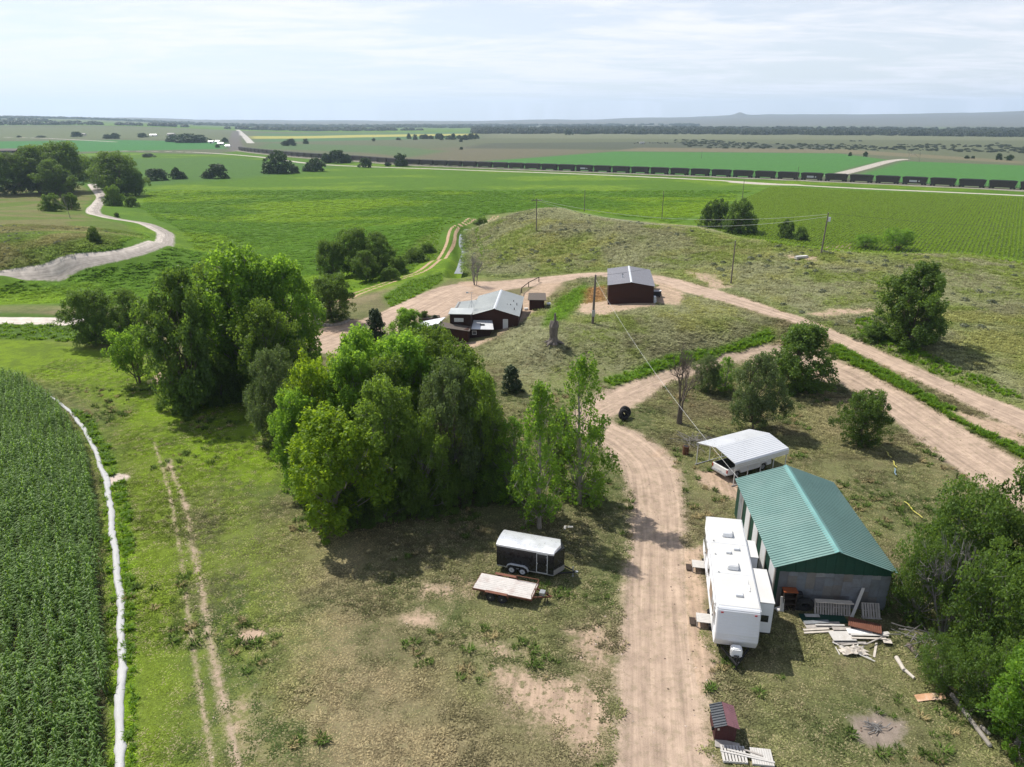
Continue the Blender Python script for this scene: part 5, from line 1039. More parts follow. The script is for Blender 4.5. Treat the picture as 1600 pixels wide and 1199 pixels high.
# ------------------------------------------------------------ black cargo trailer and flatbed trailer
q8 = lambda x, y: (720 + x / 8, 800 + y / 8)
s0 = P(*q8(450, 660), .45); s1 = P(*q8(1160, 795), .45); ta = math.atan2(s1.y - s0.y, s1.x - s0.x); tl = (s1 - s0).length
ct = thing('cargo_trailer', ground(s0.x, s0.y), ta, 'black enclosed cargo trailer with white roof and twin wheels', 'trailer')
TW_, z0_, z1_ = 1.9, .42, 2.16
out = [(0, 0), (tl, 0), (tl + .52, TW_ * .5), (tl, TW_), (0, TW_)]       # v-nose plan
MB().extrude(out, 'z', z0_, z1_).build('body', 'black_paint', ct, bevel=.02)
ro = MB(); ys = np.linspace(-.03, TW_ + .03, 9); 
def arc(y): return z1_ + .002 + .20 * (1 - ((y - TW_/2) / (TW_/2 + .03)) ** 2) ** .55 if abs(y - TW_/2) < TW_/2 + .0299 else z1_ + .002
for a_, b_ in zip(ys[:-1], ys[1:]):
    xa = tl + .50 * (1 - abs(a_ - TW_/2) / (TW_/2 + .03)) * .55; xb = tl + .50 * (1 - abs(b_ - TW_/2) / (TW_/2 + .03)) * .55
    ro.hexa(((-.03, a_, z1_ - .03), (xa, a_, z1_ - .03), (xb, b_, z1_ - .03), (-.03, b_, z1_ - .03)), ((-.03, a_, arc(a_)), (xa - .06, a_, arc(a_)), (xb - .06, b_, arc(b_)), (-.03, b_, arc(b_))))
ro.build('roof', 'alu_roof', ct)
MB().box(0, tl, -.012, -.002, z1_ - .14, z1_ - .05).build('roof_trim', 'white_metal', ct)
MB().box(0, tl, -.016, -.002, z0_ - .02, z0_ + .05).build('sill_trim', 'galvanised', ct)
nx_ = Vector((.52, TW_ * .5)).normalized(); MB().slab((tl + .005, -.004, z0_), (tl + .527, TW_*.5, z0_), (tl + .527, TW_*.5, z0_ + .42), (tl + .005, -.004, z0_ + .42), .012).slab((tl + .527, TW_*.5, z0_), (tl + .005, TW_ + .004, z0_), (tl + .005, TW_ + .004, z0_ + .42), (tl + .527, TW_*.5, z0_ + .42), .012).build('stone_guard', 'grey_alu', ct)
dx0 = tl * .70; dw = .80
df = MB()
for b in ((dx0, dx0 + .04, z0_ + .05, z1_ - .16), (dx0 + dw - .04, dx0 + dw, z0_ + .05, z1_ - .16), (dx0 + .041, dx0 + dw - .041, z0_ + .05, z0_ + .09), (dx0 + .041, dx0 + dw - .041, z1_ - .20, z1_ - .16)): df.box(b[0], b[1], -.022, -.004, b[2], b[3])
dr = MB().box(dx0 + .042, dx0 + dw - .042, -.014, -.004, z0_ + .092, z1_ - .202).build('door', 'black_paint', ct); df.build('frame', 'pale_cap', dr)
for z_ in (z0_ + .35, z0_ + .75, z1_ - .4): MB().box(dx0 + dw - .10, dx0 + dw + .02, -.035, -.023, z_, z_ + .05).build('hinge', 'galvanised', dr)
MB().box(dx0 + .02, dx0 + .10, -.05, -.023, 1.15, 1.25).build('latch', 'galvanised', dr)
fx = tl * .37
for s_, yy in ((-1, -.02), (1, TW_ + .02)):
    fe = MB(); pa = [(fx - .82, .45), (fx - .72, .68), (fx - .5, .80), (fx + .5, .80), (fx + .72, .68), (fx + .82, .45)]
    for a_, b_ in zip(pa[:-1], pa[1:]): fe.bar((a_[0], yy + s_ * .08, a_[1]), (b_[0], yy + s_ * .08, b_[1]), .18, .035)
    fe.build('fender', 'pale_cap', ct)
    for x_ in (fx - .40, fx + .40): wheel(ct, (x_, yy + s_ * .05, .34), 0, .33, .20)
MB().box(.05, tl - .05, .12, TW_ - .12, .28, z0_ - .001).build('chassis', 'dark_metal', ct)
MB().bar((tl - .1, .25, .40), (tl + 1.35, TW_*.5, .40), .07, .09).bar((tl - .1, TW_ - .25, .40), (tl + 1.35, TW_*.5, .40), .07, .09).build('tongue', 'dark_metal', ct)
MB().cyl((tl + 1.15, TW_*.5, .02), (tl + 1.15, TW_*.5, .80), .04, n=8).build('jack', 'galvanised', ct); MB().box(tl + 1.3, tl + 1.52, TW_*.5 - .06, TW_*.5 + .06, .36, .47).build('coupler', 'galvanised', ct)
MB().box(tl + 1.08, tl + 1.22, TW_*.5 - .07, TW_*.5 + .07, .0, .03).build('jack_foot', 'galvanised', ct)
MB().box(-.02, -.002, .04, TW_ - .04, z0_ + .02, z1_ - .05).build('ramp_door', 'black_paint', ct)
f0 = P(*q8(150, 945), .68); f1 = P(*q8(880, 1090), .68); f2 = P(*q8(275, 765), .68); fa = math.atan2(f1.y - f0.y, f1.x - f0.x); fl = (f1 - f0).length; fw = (f2 - f0).length
ft = thing('flatbed_trailer', ground(f0.x, f0.y), fa, 'low flatbed trailer with bleached plank deck and rusty fenders', 'trailer')
npk = 9
for i in range(npk): MB().box(0 + random.uniform(0, .02), fl - random.uniform(0, .02), i * fw / npk + .006, (i + 1) * fw / npk - .006, .62, .665 + random.uniform(0, .006)).build('plank', 'deck_plank', ft)
MB().box(0, fl, -.05, -.002, .54, .66).box(0, fl, fw + .002, fw + .05, .54, .66).box(-.04, -.002, 0, fw, .54, .66).box(fl + .002, fl + .05, -.05, fw + .05, .54, .66).build('frame', 'rust_steel', ft)
MB().box(.1, fl - .1, .3, .38, .48, .615).box(.1, fl - .1, fw - .38, fw - .3, .48, .615).build('chassis', 'rust_steel', ft)
for s_, yy in ((-1, -.05), (1, fw + .05)):
    xm = fl * .42; fe = MB(); pa = [(xm - .85, .52), (xm - .75, .74), (xm + .75, .74), (xm + .85, .52)]
    for a_, b_ in zip(pa[:-1], pa[1:]): fe.bar((a_[0], yy + s_ * .12, a_[1]), (b_[0], yy + s_ * .12, b_[1]), .24, .03)
    fe.build('fender', 'red_brown_sheet', ft)
    for x_ in (xm - .40, xm + .40): wheel(ft, (x_, yy + s_ * .11, .33), 0, .33, .19, 'dark_metal')
rl = MB()
for a_, b_ in (((fl * .62, fw + .03, .98), (fl, fw + .03, .98)), ((fl + .03, fw, .98), (fl + .03, 0, .98)), ((fl + .03, fw, .66), (fl + .03, fw, .98)), ((fl + .03, 0, .66), (fl + .03, 0, .98)), ((fl * .62, fw + .03, .66), (fl * .62, fw + .03, .98)), ((fl + .03, fw * .5, .66), (fl + .03, fw * .5, .98))): rl.bar(a_, b_, .045)
rl.build('rail', 'rust_steel', ft)
MB().bar((fl, .35, .54), (fl + 1.15, fw*.5, .50), .07, .1).bar((fl, fw - .35, .54), (fl + 1.15, fw*.5, .50), .07, .1).build('tongue', 'rust_steel', ft)
MB().cyl((fl + .9, fw*.5, .02), (fl + .9, fw*.5, .85), .035, n=8).box(fl + .82, fl + .98, fw*.5 - .08, fw*.5 + .08, 0, .02).build('jack', 'dark_metal', ft)
MB().box(fl + .35, fl + .7, fw*.5 - .2, fw*.5 + .2, .56, .78).build('winch', 'galvanised', ft)

# ------------------------------------------------------------ little maroon coop with ramp, pallets beside it
q8c = lambda x, y: (1050 + x / 8, 1060 + y / 8)
k0 = P(*q8c(525, 770), .10); k1 = P(*q8c(775, 800), .10); ka = math.atan2(k1.y - k0.y, k1.x - k0.x) + .06
kw = 1.05; kl = 1.35; kz = 1.05
co = thing('coop', ground(k0.x, k0.y), ka, 'little maroon coop with black ribbed and purple tin roof halves', 'coop')
for i in range(9): x0 = i * kw / 9; MB().box(x0 + .003, x0 + kw / 9 - .003, -.02, .02, .15, kz - .02 + .16 * (1 - abs(i - 4) / 4.5)).build('board', 'maroon_wood', co)
MB().box(0, .03, .021, kl, .15, kz).box(kw - .03, kw, .021, kl, .15, kz).box(.03, kw - .03, kl - .03, kl, .15, kz).build('wall', 'maroon_wood', co)
MB().box(0, kw, .0, kl, .10, .149).build('floor', 'dark_wood', co)
for x_ in (.05, kw - .12):
    for y_ in (.04, kl - .1): MB().box(x_, x_ + .07, y_, y_ + .07, -.05, .10).build('leg', 'dark_wood', co)
ribbed_slope(MB(), -.10, kz - .02, kw*.5, kz + .20, -.12, kl + .08, .17, .045, .06).build('roof_sheet', 'black_tin', co)
ribbed_slope(MB(), kw + .12, kz - .0, kw*.5 + .01, kz + .215, -.12, kl + .08, .13, .008, .02).build('roof_sheet', 'purple_tin', co)
MB().box(.10, .20, -.035, -.021, .78, .92).build('hatch', 'pale_wood', co); MB().box(-.14, -.002, .18, .24, .55, .75).build('latch', 'dark_metal', co)
p = G(*q8c(690, 850)); rmp = thing('ramp_board', p, ka - .12, 'grey board lying before the coop door', 'board'); MB().hexa(((-.62,-.22,.06),(.60,-.30,.04),(.60,.18,.10),(-.62,.26,.14)), ((-.62,-.22,.09),(.60,-.30,.07),(.60,.18,.13),(-.62,.26,.17))).build('panel', 'grey_wood', rmp); MB().box(-.5, .5, -.1, .1, -.02, .055).build('batten', 'dark_wood', rmp)
def pallet(loc, rz, label, tiltx=0., n=7, sx=1.2, sy=1.0, mat='pale_wood', group='wooden pallets'):
    t = thing('pallet', loc, rz, label, 'pallet', group); t.rotation_euler = (tiltx, 0, rz)
    for i in range(n): x0 = i * (sx - .11) / (n - 1); MB().box(x0, x0 + .105, 0, sy, .118, .14).build('slat', mat, t)
    for y_ in (.0, sy * .5 - .02, sy - .045): MB().box(0, sx, y_, y_ + .045, .024, .117).build('stringer', mat, t)
    for i in range(3): x0 = i * (sx - .11) / 2; MB().box(x0, x0 + .105, 0, sy, .0, .023).build('bottom_slat', mat, t)
    return t
p = G(*q8c(640, 1060)); pallet(p + Vector((0, 0, .01)), ka + .0, 'bleached pallet lying under the white boards nearest the dirt drive', n=8, mat='white_wood')
p = G(*q8c(1000, 1095)); pallet(p + Vector((.02, 0, .01)), ka - .04, 'bleached pallet lying under the white boards away from the dirt drive', n=9, sx=1.05, mat='white_wood')
for a_, b_, lb in ((q8c(600, 935), q8c(1280, 1085), 'longest white board lying across both pallets'), (q8c(690, 920), q8c(1200, 1050), 'white board beside the longest board on the pallets'), (q8c(840, 905), q8c(1130, 1000), 'grey board from the coop shade onto the pallets')):
    A_, B_ = G(*a_), G(*b_); t = thing('loose_board', A_ + Vector((0, 0, .15)), math.atan2(B_.y - A_.y, B_.x - A_.x), lb, 'board', 'boards on the pallets'); MB().box(0, (B_ - A_).length, -.045, .045, .0, .035).build('plank', 'white_wood' if 'white' in lb else 'grey_wood', t)

# ------------------------------------------------------------ brown house with pale metal roof
hb = .45; ho = Vector((-6.0, 101.4, hb))
house = thing('house', ho, math.radians(-4), 'dark brown house with pale ribbed metal roofs, square lookout and porch roofs', 'house')
HWD, HL, HE, HR = 6.9, 11.6, 2.75, 3.75
MB().extrude([(0, -.3), (HWD, -.3), (HWD, HE), (HWD/2, HR - .03), (0, HE)], 'y', 0, HL).build('wall', 'brown_wall', house)
sb = MB()
for k in range(14): z_ = .2 + k * .23; sb.box(.02, HWD - .02, -.018, -.001, z_, z_ + .02) if z_ < HE - .1 else None
sb.build('siding_laps', 'brown_wall_dark', house)
ribbed_slope(MB(), -.25, HE - .04, HWD/2 - .01, HR + .04, -.35, HL + .3, .42, .05, .07).build('roof_slope', 'tan_roof_metal', house)
ribbed_slope(MB(), HWD + .25, HE - .04, HWD/2 + .01, HR + .04, -.35, HL + .3, .42, .05, .07).build('roof_slope', 'tan_roof_metal', house)
MB().slab((HWD/2 - .22, -.37, HR + .0), (HWD/2, -.37, HR + .12), (HWD/2, HL + .32, HR + .12), (HWD/2 - .22, HL + .32, HR), .02).slab((HWD/2, -.37, HR + .12), (HWD/2 + .22, -.37, HR), (HWD/2 + .22, HL + .32, HR), (HWD/2, HL + .32, HR + .12), .02).build('ridge_cap', 'pale_cap', house)
def hwin(x0, x1, z0, z1, y, bars=0, glass='blinds'):
    w = MB().box(x0 - .07, x1 + .07, y - .05, y - .019, z0 - .07, z1 + .07).build('window', 'trim_white', house); MB().box(x0, x1, y - .062, y - .051, z0, z1).build('pane', glass, w)
    for k in range(bars): z_ = z0 + (k + 1) * (z1 - z0) / (bars + 1); MB().box(x0, x1, y - .072, y - .063, z_ - .015, z_ + .015).build('bar', 'trim_white', w)
hwin(4.75, 5.35, .75, 2.1, 0, 3)
for x_, y_ in ((5.0, 4.2), (5.5, 4.3), (6.2, 2.2), (5.8, 6.8), (6.4, 5.2)): MB().cyl((x_, y_, HE), (x_, y_, HE + .75 - (x_ - 3.45) * .05), .06, n=8).build('vent_pipe', 'dark_metal', house)
# west wing
MB().box(-3.0, -.002, 2.8, 9.0, -.3, HE - .35).build('wing_wall', 'brown_wall', house)
ribbed_slope(MB(), -3.25, HE - .42, .15, HE + .02, 2.6, 9.2, .42, .05, .07).build('wing_roof', 'tan_roof_metal', house)
# lookout tower
tx0, tx1, ty0, ty1, tz = -2.75, .25, -2.7, -.4, 3.55
MB().box(tx0, tx1, ty0, ty1, -.3, tz).build('lookout', 'brown_wall_dark', house)
MB().slab((tx0 - .18, ty0 - .2, tz + .03), (tx1 + .18, ty0 - .2, tz + .03), (tx1 + .18, ty1 + .2, tz + .22), (tx0 - .18, ty1 + .2, tz + .22), .09).build('lookout_roof', 'tan_roof_metal', house)
hwin(-2.05, -.85, 2.45, 2.85, ty0 + .02, 0); MB().box(-1.5, -1.4, ty0 - .06, ty0 - .045, 2.45, 2.85).build('window_post', 'trim_white', house)
# lower front block and its roofs
MB().box(-4.2, .1, -4.6, -2.702, -.4, 1.75).build('front_wall', 'brown_wall', house)
MB().slab((-4.4, -4.85, 2.25), (.35, -4.85, 1.62), (.35, -2.55, 1.72), (-4.4, -2.55, 2.35), .08).build('front_roof', 'brown_shingle', house)
MB().slab((-7.4, -4.4, 1.55), (-4.4, -4.6, 2.32), (-3.6, -1.2, 2.65), (-7.2, -1.0, 1.85), .06).build('porch_roof', 'white_metal', house)
for x_, y_ in ((-7.1, -4.1), (-7.0, -1.3), (-5.6, -4.25)): MB().box(x_ - .06, x_ + .06, y_ - .06, y_ + .06, -.4, 1.55).build('porch_post', 'brown_wall', house)
MB().slab((.35, -3.1, 1.45), (3.6, -3.1, 1.45), (3.1, -.03, 1.95), (.35, -.03, 1.95), .06).build('porch_roof', 'white_metal', house)
MB().box(1.5, 2.15, -1.9, -1.5, 1.66, 1.78).build('skylight', 'glass_dark', house)
MB().box(.3, 3.0, -2.6, -.002, -.3, 1.42).build('porch_wall', 'brown_wall_dark', house); hwin(.5, 1.0, .55, 1.0, -2.6, 0, 'glass_grey')
MB().box(3.0, 4.4, -1.8, -.02, -.35, .05).build('step_slab', 'concrete', house)
an = thing('antenna_mast', ho + Vector((-.1, 3.2, HE + .35)), 0, 'thin antenna mast on a tripod standing on the pale house roof', 'antenna')
MB().cyl((0, 0, 0), (0, 0, 2.2), .03, n=6).build('mast', 'galvanised', an); MB().bar((0, 0, 1.0), (.5, 0, -.2), .03).bar((0, 0, 1.0), (-.5, 0, -.25), .03).bar((0, 0, 1.0), (0, -.5, -.2), .03).build('tripod', 'galvanised', an)
MB().bar((-.75, 0, 2.2), (.3, 0, 2.2), .035).bar((-.6, -.35, 2.2), (-.6, .35, 2.2), .03).bar((-.3, -.3, 2.2), (-.3, .3, 2.2), .03).bar((.1, -.2, 2.2), (.1, .2, 2.2), .03).box(-.8, -.45, -.12, .12, 2.12, 2.3).build('aerial', 'galvanised', an)
p = G(668, 500); t = thing('raised_bed', p, .15, 'dark timber raised bed in the house yard', 'raised bed'); MB().box(-1.4, 2.0, -.9, -.75, -.1, .45).box(-1.4, 2.0, .75, .9, -.1, .45).box(-1.4, -1.25, -.749, .749, -.1, .45).box(1.85, 2.0, -.749, .749, -.1, .45).build('timber', 'dark_wood', t); MB().box(-1.249, 1.849, -.749, .749, -.1, .36).build('soil', 'brown_shingle', t)
plant_at('bush', p + Vector((-.5, .1, .3)), 1.1, .85, 'clipped dark round shrub growing in the raised bed', 'bush', name='round_shrub'); plant_at('juniper', p + Vector((1.2, 0, .3)), .5, .5, 'small yellowish plant growing in the raised bed', 'bush', name='bush')
# brown garden shed
p = G(827, 485); sh = thing('garden_shed', p, math.radians(-3), 'small brown garden shed with low dark roof beside the house', 'shed')
MB().box(0, 2.4, 0, 2.6, -.3, 1.75).build('wall', 'brown_wall', sh); MB().slab((-.25, -.3, 1.80), (2.75, -.3, 1.80), (2.6, 2.8, 2.25), (-.2, 2.8, 2.25), .09).build('roof', 'brown_shingle', sh); MB().box(-.03, -.002, .8, 1.6, -.05, 1.55).build('door', 'brown_wall_dark', sh)
for x_ in (.2, 1.0, 1.8): MB().box(x_, x_ + .03, -.02, -.001, -.1, 1.72).build('batten', 'brown_wall_dark', sh)
t = thing('grill', p + Vector((2.85, 1.0, .1)), 0, 'white covered grill standing beside the garden shed', 'grill'); MB().box(0, .7, 0, .55, .55, .85).build('hood', 'white_paint', t, bevel=.08); MB().box(.1, .6, .05, .5, -.1, .549).build('stand', 'dark_metal', t)
t = thing('white_box', p + Vector((-.75, .1, 0)), .2, 'low white box lying beside the garden shed door', 'box'); MB().box(0, .6, 0, .4, 0, .25).build('case', 'trim_white', t, bevel=.02); MB().box(-.01, .61, -.01, .41, .251, .28).build('lid', 'white_paint', t)
t = thing('iron_gate_rail', G(812, 487), 0, 'thin dark rail fence running from the house corner past the garden shed', 'fence')
rp = [G(811, 486), G(812, 470), G(815, 458), G(826, 449), G(842, 441)]
for a_, b_ in zip(rp[:-1], rp[1:]): MB().bar(a_ - rp[0] + Vector((0, 0, .9)) - (t.location - rp[0]) + Vector((0,0,0)), b_ - rp[0] + Vector((0, 0, .9)) - (t.location - rp[0]), .09, .12).build('rail', 'dark_wood', t)
for a_ in rp: q_ = a_ - t.location; MB().box(q_.x - .07, q_.x + .07, q_.y - .07, q_.y + .07, q_.z - .2, q_.z + 1.0).build('post', 'dark_wood', t)

# ------------------------------------------------------------ brown garage on the bench
ga_ = math.radians(-7); p = P(949.5, 473.2, 3.45); p = ground(p.x, p.y)
gz = thing('garage', p, ga_, 'dark brown garage with low grey metal roof standing on the bench', 'garage'); GW, GL, GE, GR = 6.9, 12.6, 3.1, 3.62
MB().extrude([(0, -.8), (GW, -.8), (GW, GE), (GW/2, GR - .03), (0, GE)], 'y', 0, GL).build('wall', 'brown_wall', gz)
rb_ = MB()
for k in range(22): x_ = .15 + k * .305; rb_.box(x_, x_ + .04, -.022, -.001, -.1, GE - .02)
rb_.build('wall_ribs', 'brown_wall_dark', gz)
ribbed_slope(MB(), -.15, GE - .0, GW/2 - .01, GR + .02, -.2, GL + .2, .6, .03, .05).build('roof_slope', 'grey_roof_metal', gz); ribbed_slope(MB(), GW + .15, GE - .0, GW/2 + .01, GR + .02, -.2, GL + .2, .6, .03, .05).build('roof_slope', 'grey_roof_metal', gz)
MB().slab((GW/2 - .16, -.22, GR + .02), (GW/2, -.22, GR + .08), (GW/2, GL + .22, GR + .08), (GW/2 - .16, GL + .22, GR + .02), .02).slab((GW/2, -.22, GR + .08), (GW/2 + .16, -.22, GR + .02), (GW/2 + .16, GL + .22, GR + .02), (GW/2, GL + .22, GR + .08), .02).build('ridge_cap', 'pale_cap', gz)
vp = MB().cyl((2.2, 4.2, GE + .2), (2.2, 4.2, GE + .85), .10, n=8).build('vent_pipe', 'pale_cap', gz); MB().cyl((2.2, 4.2, GE + .85), (2.2, 4.2, GE + .95), .16, .08, 8).build('cowl', 'dark_metal', vp)
ug = Vector((math.cos(ga_), math.sin(ga_), 0)); vg = Vector((-math.sin(ga_), math.cos(ga_), 0))
def beside(dx, dy): q_ = p + ug * dx + vg * dy; return ground(q_.x, q_.y)
t = thing('equipment_cabinet', beside(GW + .25, 4.2), ga_, 'dark equipment box with white end beside the garage', 'box'); MB().box(0, 1.25, 0, 1.0, .25, 1.0).build('case', 'dark_metal', t, bevel=.03); MB().box(1.0, 1.28, -.02, .5, 1.0, 1.15).build('cap', 'white_paint', t); MB().box(0, 1.3, -.03, 1.03, .98, 1.02).build('top', 'grey_roof_metal', t); MB().box(.1, .25, .1, .9, -.1, .249).box(1.0, 1.15, .1, .9, -.1, .249).build('skid', 'dark_wood', t)
t = thing('block_stack', beside(GW + .12, .2), ga_, 'pale grey crate stack against the garage wall', 'crate'); 
for k in range(3): MB().box(0, .45 - .05 * k, 0, 1.1 - .1 * k, -.1 + k * .34, .22 + k * .34).build('crate', 'pale_cap', t, bevel=.02)

# ------------------------------------------------------------ utility poles and wires
POLES = {}
def upole(key, bx, by, ty, label, arms=0, rad=.14, extra=None, base=None, lean=0.):
    p = base or G(bx, by); h = ztop(p.x, p.y, ty) - p.z; t = thing('utility_pole', p, 0, label, 'pole', 'utility poles'); t.rotation_euler = (0, lean, 0)
    MB().cyl((0, 0, -.4), (0, 0, h), rad, rad * .68, 10).build('shaft', 'pole_wood', t)
    if arms:
        ar = MB().box(-1.15, 1.15, -.06, .06, h - .55, h - .42).build('crossarm', 'pole_wood', t)
        for x_ in (-1.05, -.4, .4, 1.05): MB().cyl((x_, 0, h - .42), (x_, 0, h - .25), .05, .03, 8).build('insulator', 'galvanised', ar)
    else: MB().cyl((0, 0, h), (0, 0, h + .12), .05, .03, 8).build('insulator', 'galvanised', t)
    if extra == 'transformer': MB().cyl((.38, 0, h - 1.5), (.38, 0, h - .75), .24, n=12).build('transformer', 'pale_cap', t); MB().bar((0, 0, h - 1.1), (.25, 0, h - 1.1), .06).build('bracket', 'dark_metal', t)
    if extra == 'meter': MB().box(-.22, .22, -.32, -.10, 1.1, 2.0).build('meter_box', 'galvanised', t)
    POLES[key] = p + Vector((0, 0, h)); POLES[key + 'x'] = lean * h; return t
upole('A', 926, 506, 430, 'stout leaning pole with a meter box beside the garage', 0, .20, 'meter', lean=.02)
upole('B', 838, 362, 310, 'pole with a wide crossarm on the hill top', 1, .13)
upole('C', 1142, 443, 377, 'plain pole on the hillside above the garage road', 0, .13)
upole('D', 1283, 396, 333, 'leaning pole with a grey transformer can on the hill crest', 0, .15, 'transformer', lean=.03)
for key, x, y, ty, lb in (('E', 1034, 343, 299, 'plain pole rising from the field behind the hill, beside the field hedge'), ('F', 913, 330, 297, 'faint plain pole in the field behind the crossarm pole')):
    r_ = P(x, y, -5.5); upole(key, x, y, ty, lb, 0, .14, base=ground(r_.x, r_.y))
upole('Gp', 1160, 309, 281, 'pole beside the railway access road', 0, .15); upole('Hp', 1245, 284, 261, 'thin pole beyond the train at the crossing', 0, .14); upole('Ip', 1096, 248, 236, 'far thin pole beyond the first green field', 0, .14)
def wire(a, b, sag, label, mat='cable_dark', r=.015, name='overhead_wire', off=(0, 0, 0)):
    a, b = Vector(a) + Vector(off), Vector(b) + Vector(off); t = thing(name, a, 0, label, 'wire', 'overhead wires'); n = 15
    MB().tube([(b - a) * s_ - Vector((0, 0, 4 * sag * s_ * (1 - s_))) for s_ in np.linspace(0, 1, n)], r, 5).build('strand', mat, t); return t
wire(POLES['B'], POLES['D'], 2.4, 'upper pale wire from the crossarm pole to the transformer pole', 'cable_white', .018, off=(0, 0, -.25)); wire(POLES['B'], POLES['D'], 3.4, 'lower pale wire from the crossarm pole to the transformer pole', 'cable_white', .018, off=(.4, 0, -.6))
wire(POLES['A'] + Vector((.15, 0, -.1)), POLES['C'], 1.0, 'dark wire crossing over the garage roof')
wire(POLES['D'], POLES['D'] + Vector((120, 40, -6)), 2.5, 'wire running from the transformer pole out over the row crop', 'cable_dark', .02)
wire(POLES['A'] + Vector((.15, 0, -.6)), barn.matrix_basis @ Vector((.1, L + .1, EH - .02)), 1.1, 'long white service cable from the meter pole down to the barn eave', 'cable_white', .011, 'service_cable')
t = thing('concrete_trough', G(1252, 404), math.radians(20), 'pale concrete slab lying on the hill below the transformer pole', 'slab'); MB().box(-1.3, 1.3, -.35, .35, -.1, .45).build('block', 'concrete', t, bevel=.04); MB().box(-1.2, 1.2, -.26, .26, .451, .47).build('top', 'trim_white', t)

# ------------------------------------------------------------ old stump, planter ring, barrel, tyres, brush
p = G(865, 536); st = thing('tree_stump', p, .4, 'tall weathered grey tree stump with a broken spike on the slope', 'stump')
rng = np.random.default_rng(5); sm = MB(); ns_ = 14; hs_ = [0, .3, .9, 1.6, 2.3, 2.9]; rs_ = [.75, .55, .45, .48, .5, .42]
for k, (h_, r_) in enumerate(zip(hs_, rs_)):
    for i in range(ns_): a_ = 2 * math.pi * i / ns_; rr = r_ * (1 + .22 * math.sin(3 * a_ + k * .3) + rng.normal(0, .06)); sm.v.append((math.cos(a_) * rr * 1.15, math.sin(a_) * rr, h_ - .1 + (rng.uniform(-.5, .35) if k == 5 else 0)))
sm.f = [(k * ns_ + i, k * ns_ + (i + 1) % ns_, (k + 1) * ns_ + (i + 1) % ns_, (k + 1) * ns_ + i) for k in range(5) for i in range(ns_)] + [tuple(range(5 * ns_, 6 * ns_))]
sm.build('trunk', 'stump_wood', st); MB().cyl((.12, 0, 2.5), (.18, .05, 4.0), .24, .12, 8).build('spike', 'stump_wood', st)
for a_ in (-.5, .6, 2.4, 3.6): MB().tube([(0, 0, .35), (math.cos(a_) * .8, math.sin(a_) * .8, .12), (math.cos(a_) * 1.5, math.sin(a_) * 1.5, -.15)], [.28, .2, .06], 7).build('root', 'stump_wood', st)
p = G(521, 503); t = thing('tree_planter', p, 0, 'circular grey stone planter around the neat round tree', 'planter'); nst = 26
for i in range(nst): a_ = 2 * math.pi * i / nst; c_ = Vector((math.cos(a_), math.sin(a_), 0)) * 2.4; d_ = Vector((-math.sin(a_), math.cos(a_), 0)) * .26; n_ = c_.normalized() * .17; MB().hexa(tuple(c_ + s1_ * d_ + s2_ * n_ + Vector((0, 0, -.15)) for s1_, s2_ in ((-1,-1),(1,-1),(1,1),(-1,1))), tuple(c_ + s1_ * d_ * .93 + s2_ * n_ * .9 + Vector((0, 0, .32 + random.uniform(-.04, .05))) for s1_, s2_ in ((-1,-1),(1,-1),(1,1),(-1,1)))).build('stone', 'stone_grey', t)
p = G(1071, 710); t = thing('steel_drum', p, 0, 'rusty dark steel drum standing near the carport corner', 'drum'); MB().cyl((0, 0, 0), (0, 0, .86), .29, n=18).build('body', 'rust_steel', t)
for z_ in (.02, .30, .58, .84): MB().torus((0, 0, z_), (0, 0, 1), .295, .018, 18, 5).build('hoop', 'rust_steel', t)
MB().cyl((0, 0, .861), (0, 0, .868), .25, n=18).build('opening_shade', 'rubber', t)  # black disc painted as the shade inside, the drum itself is closed
for dx, dy, R_, lb, ax_ in ((0, 0, .62, 'front black tractor tyre leaning by the driveway', (.35, -.8, .35)), (.25, .55, .68, 'rear black tractor tyre leaning behind another tyre by the driveway', (.35, -.8, .45))):
    p = G(974, 656); q_ = ground(p.x + dx, p.y + dy); t = thing('tractor_tyre', q_, 0, lb, 'tyre', 'tyres by the driveway'); MB().torus((0, 0, R_ * .95), ax_, R_ - .2, .2, 24, 8, 1.2).build('tread', 'rubber', t); MB().torus((0, 0, R_ * .95), ax_, R_ - .30, .07, 20, 6, 2.0).build('bead', 'dark_metal', t)
def sticks(name, p, n, L0, L1, rad, spread, mat, label, cat, zmax=.3, seed=1):
    rng = np.random.default_rng(seed); t = thing(name, p, 0, label, cat)
    for i in range(n):
        a_ = rng.uniform(0, 6.28); l_ = rng.uniform(L0, L1); c_ = Vector((rng.normal(0, spread), rng.normal(0, spread * .7), rng.uniform(.03, zmax))); d_ = Vector((math.cos(a_), math.sin(a_), rng.normal(0, .10))) * l_ / 2
        MB().tube([c_ - d_, c_ + Vector(rng.normal(0, .05, 3)), c_ + d_], [rad, rad * .85, rad * .4], 5).build('stick', mat, t)
    return t
sticks('brush_pile', G(1085, 690), 46, 1.0, 3.2, .022, .9, 'bark_grey', 'loose pile of bare grey branches beside the carport', 'brush pile', .5, 3)
sticks('campfire_wood', G(1370, 1139), 18, .4, .95, .028, .22, 'ash', 'grey burnt sticks heaped in the ash circle', 'firewood', .16, 4)
sticks('dead_branches', G(1435, 1000), 16, .8, 2.6, .035, .7, 'bark_grey', 'dead grey branches fallen between the scrap lumber and the thicket', 'branches', .6, 6)

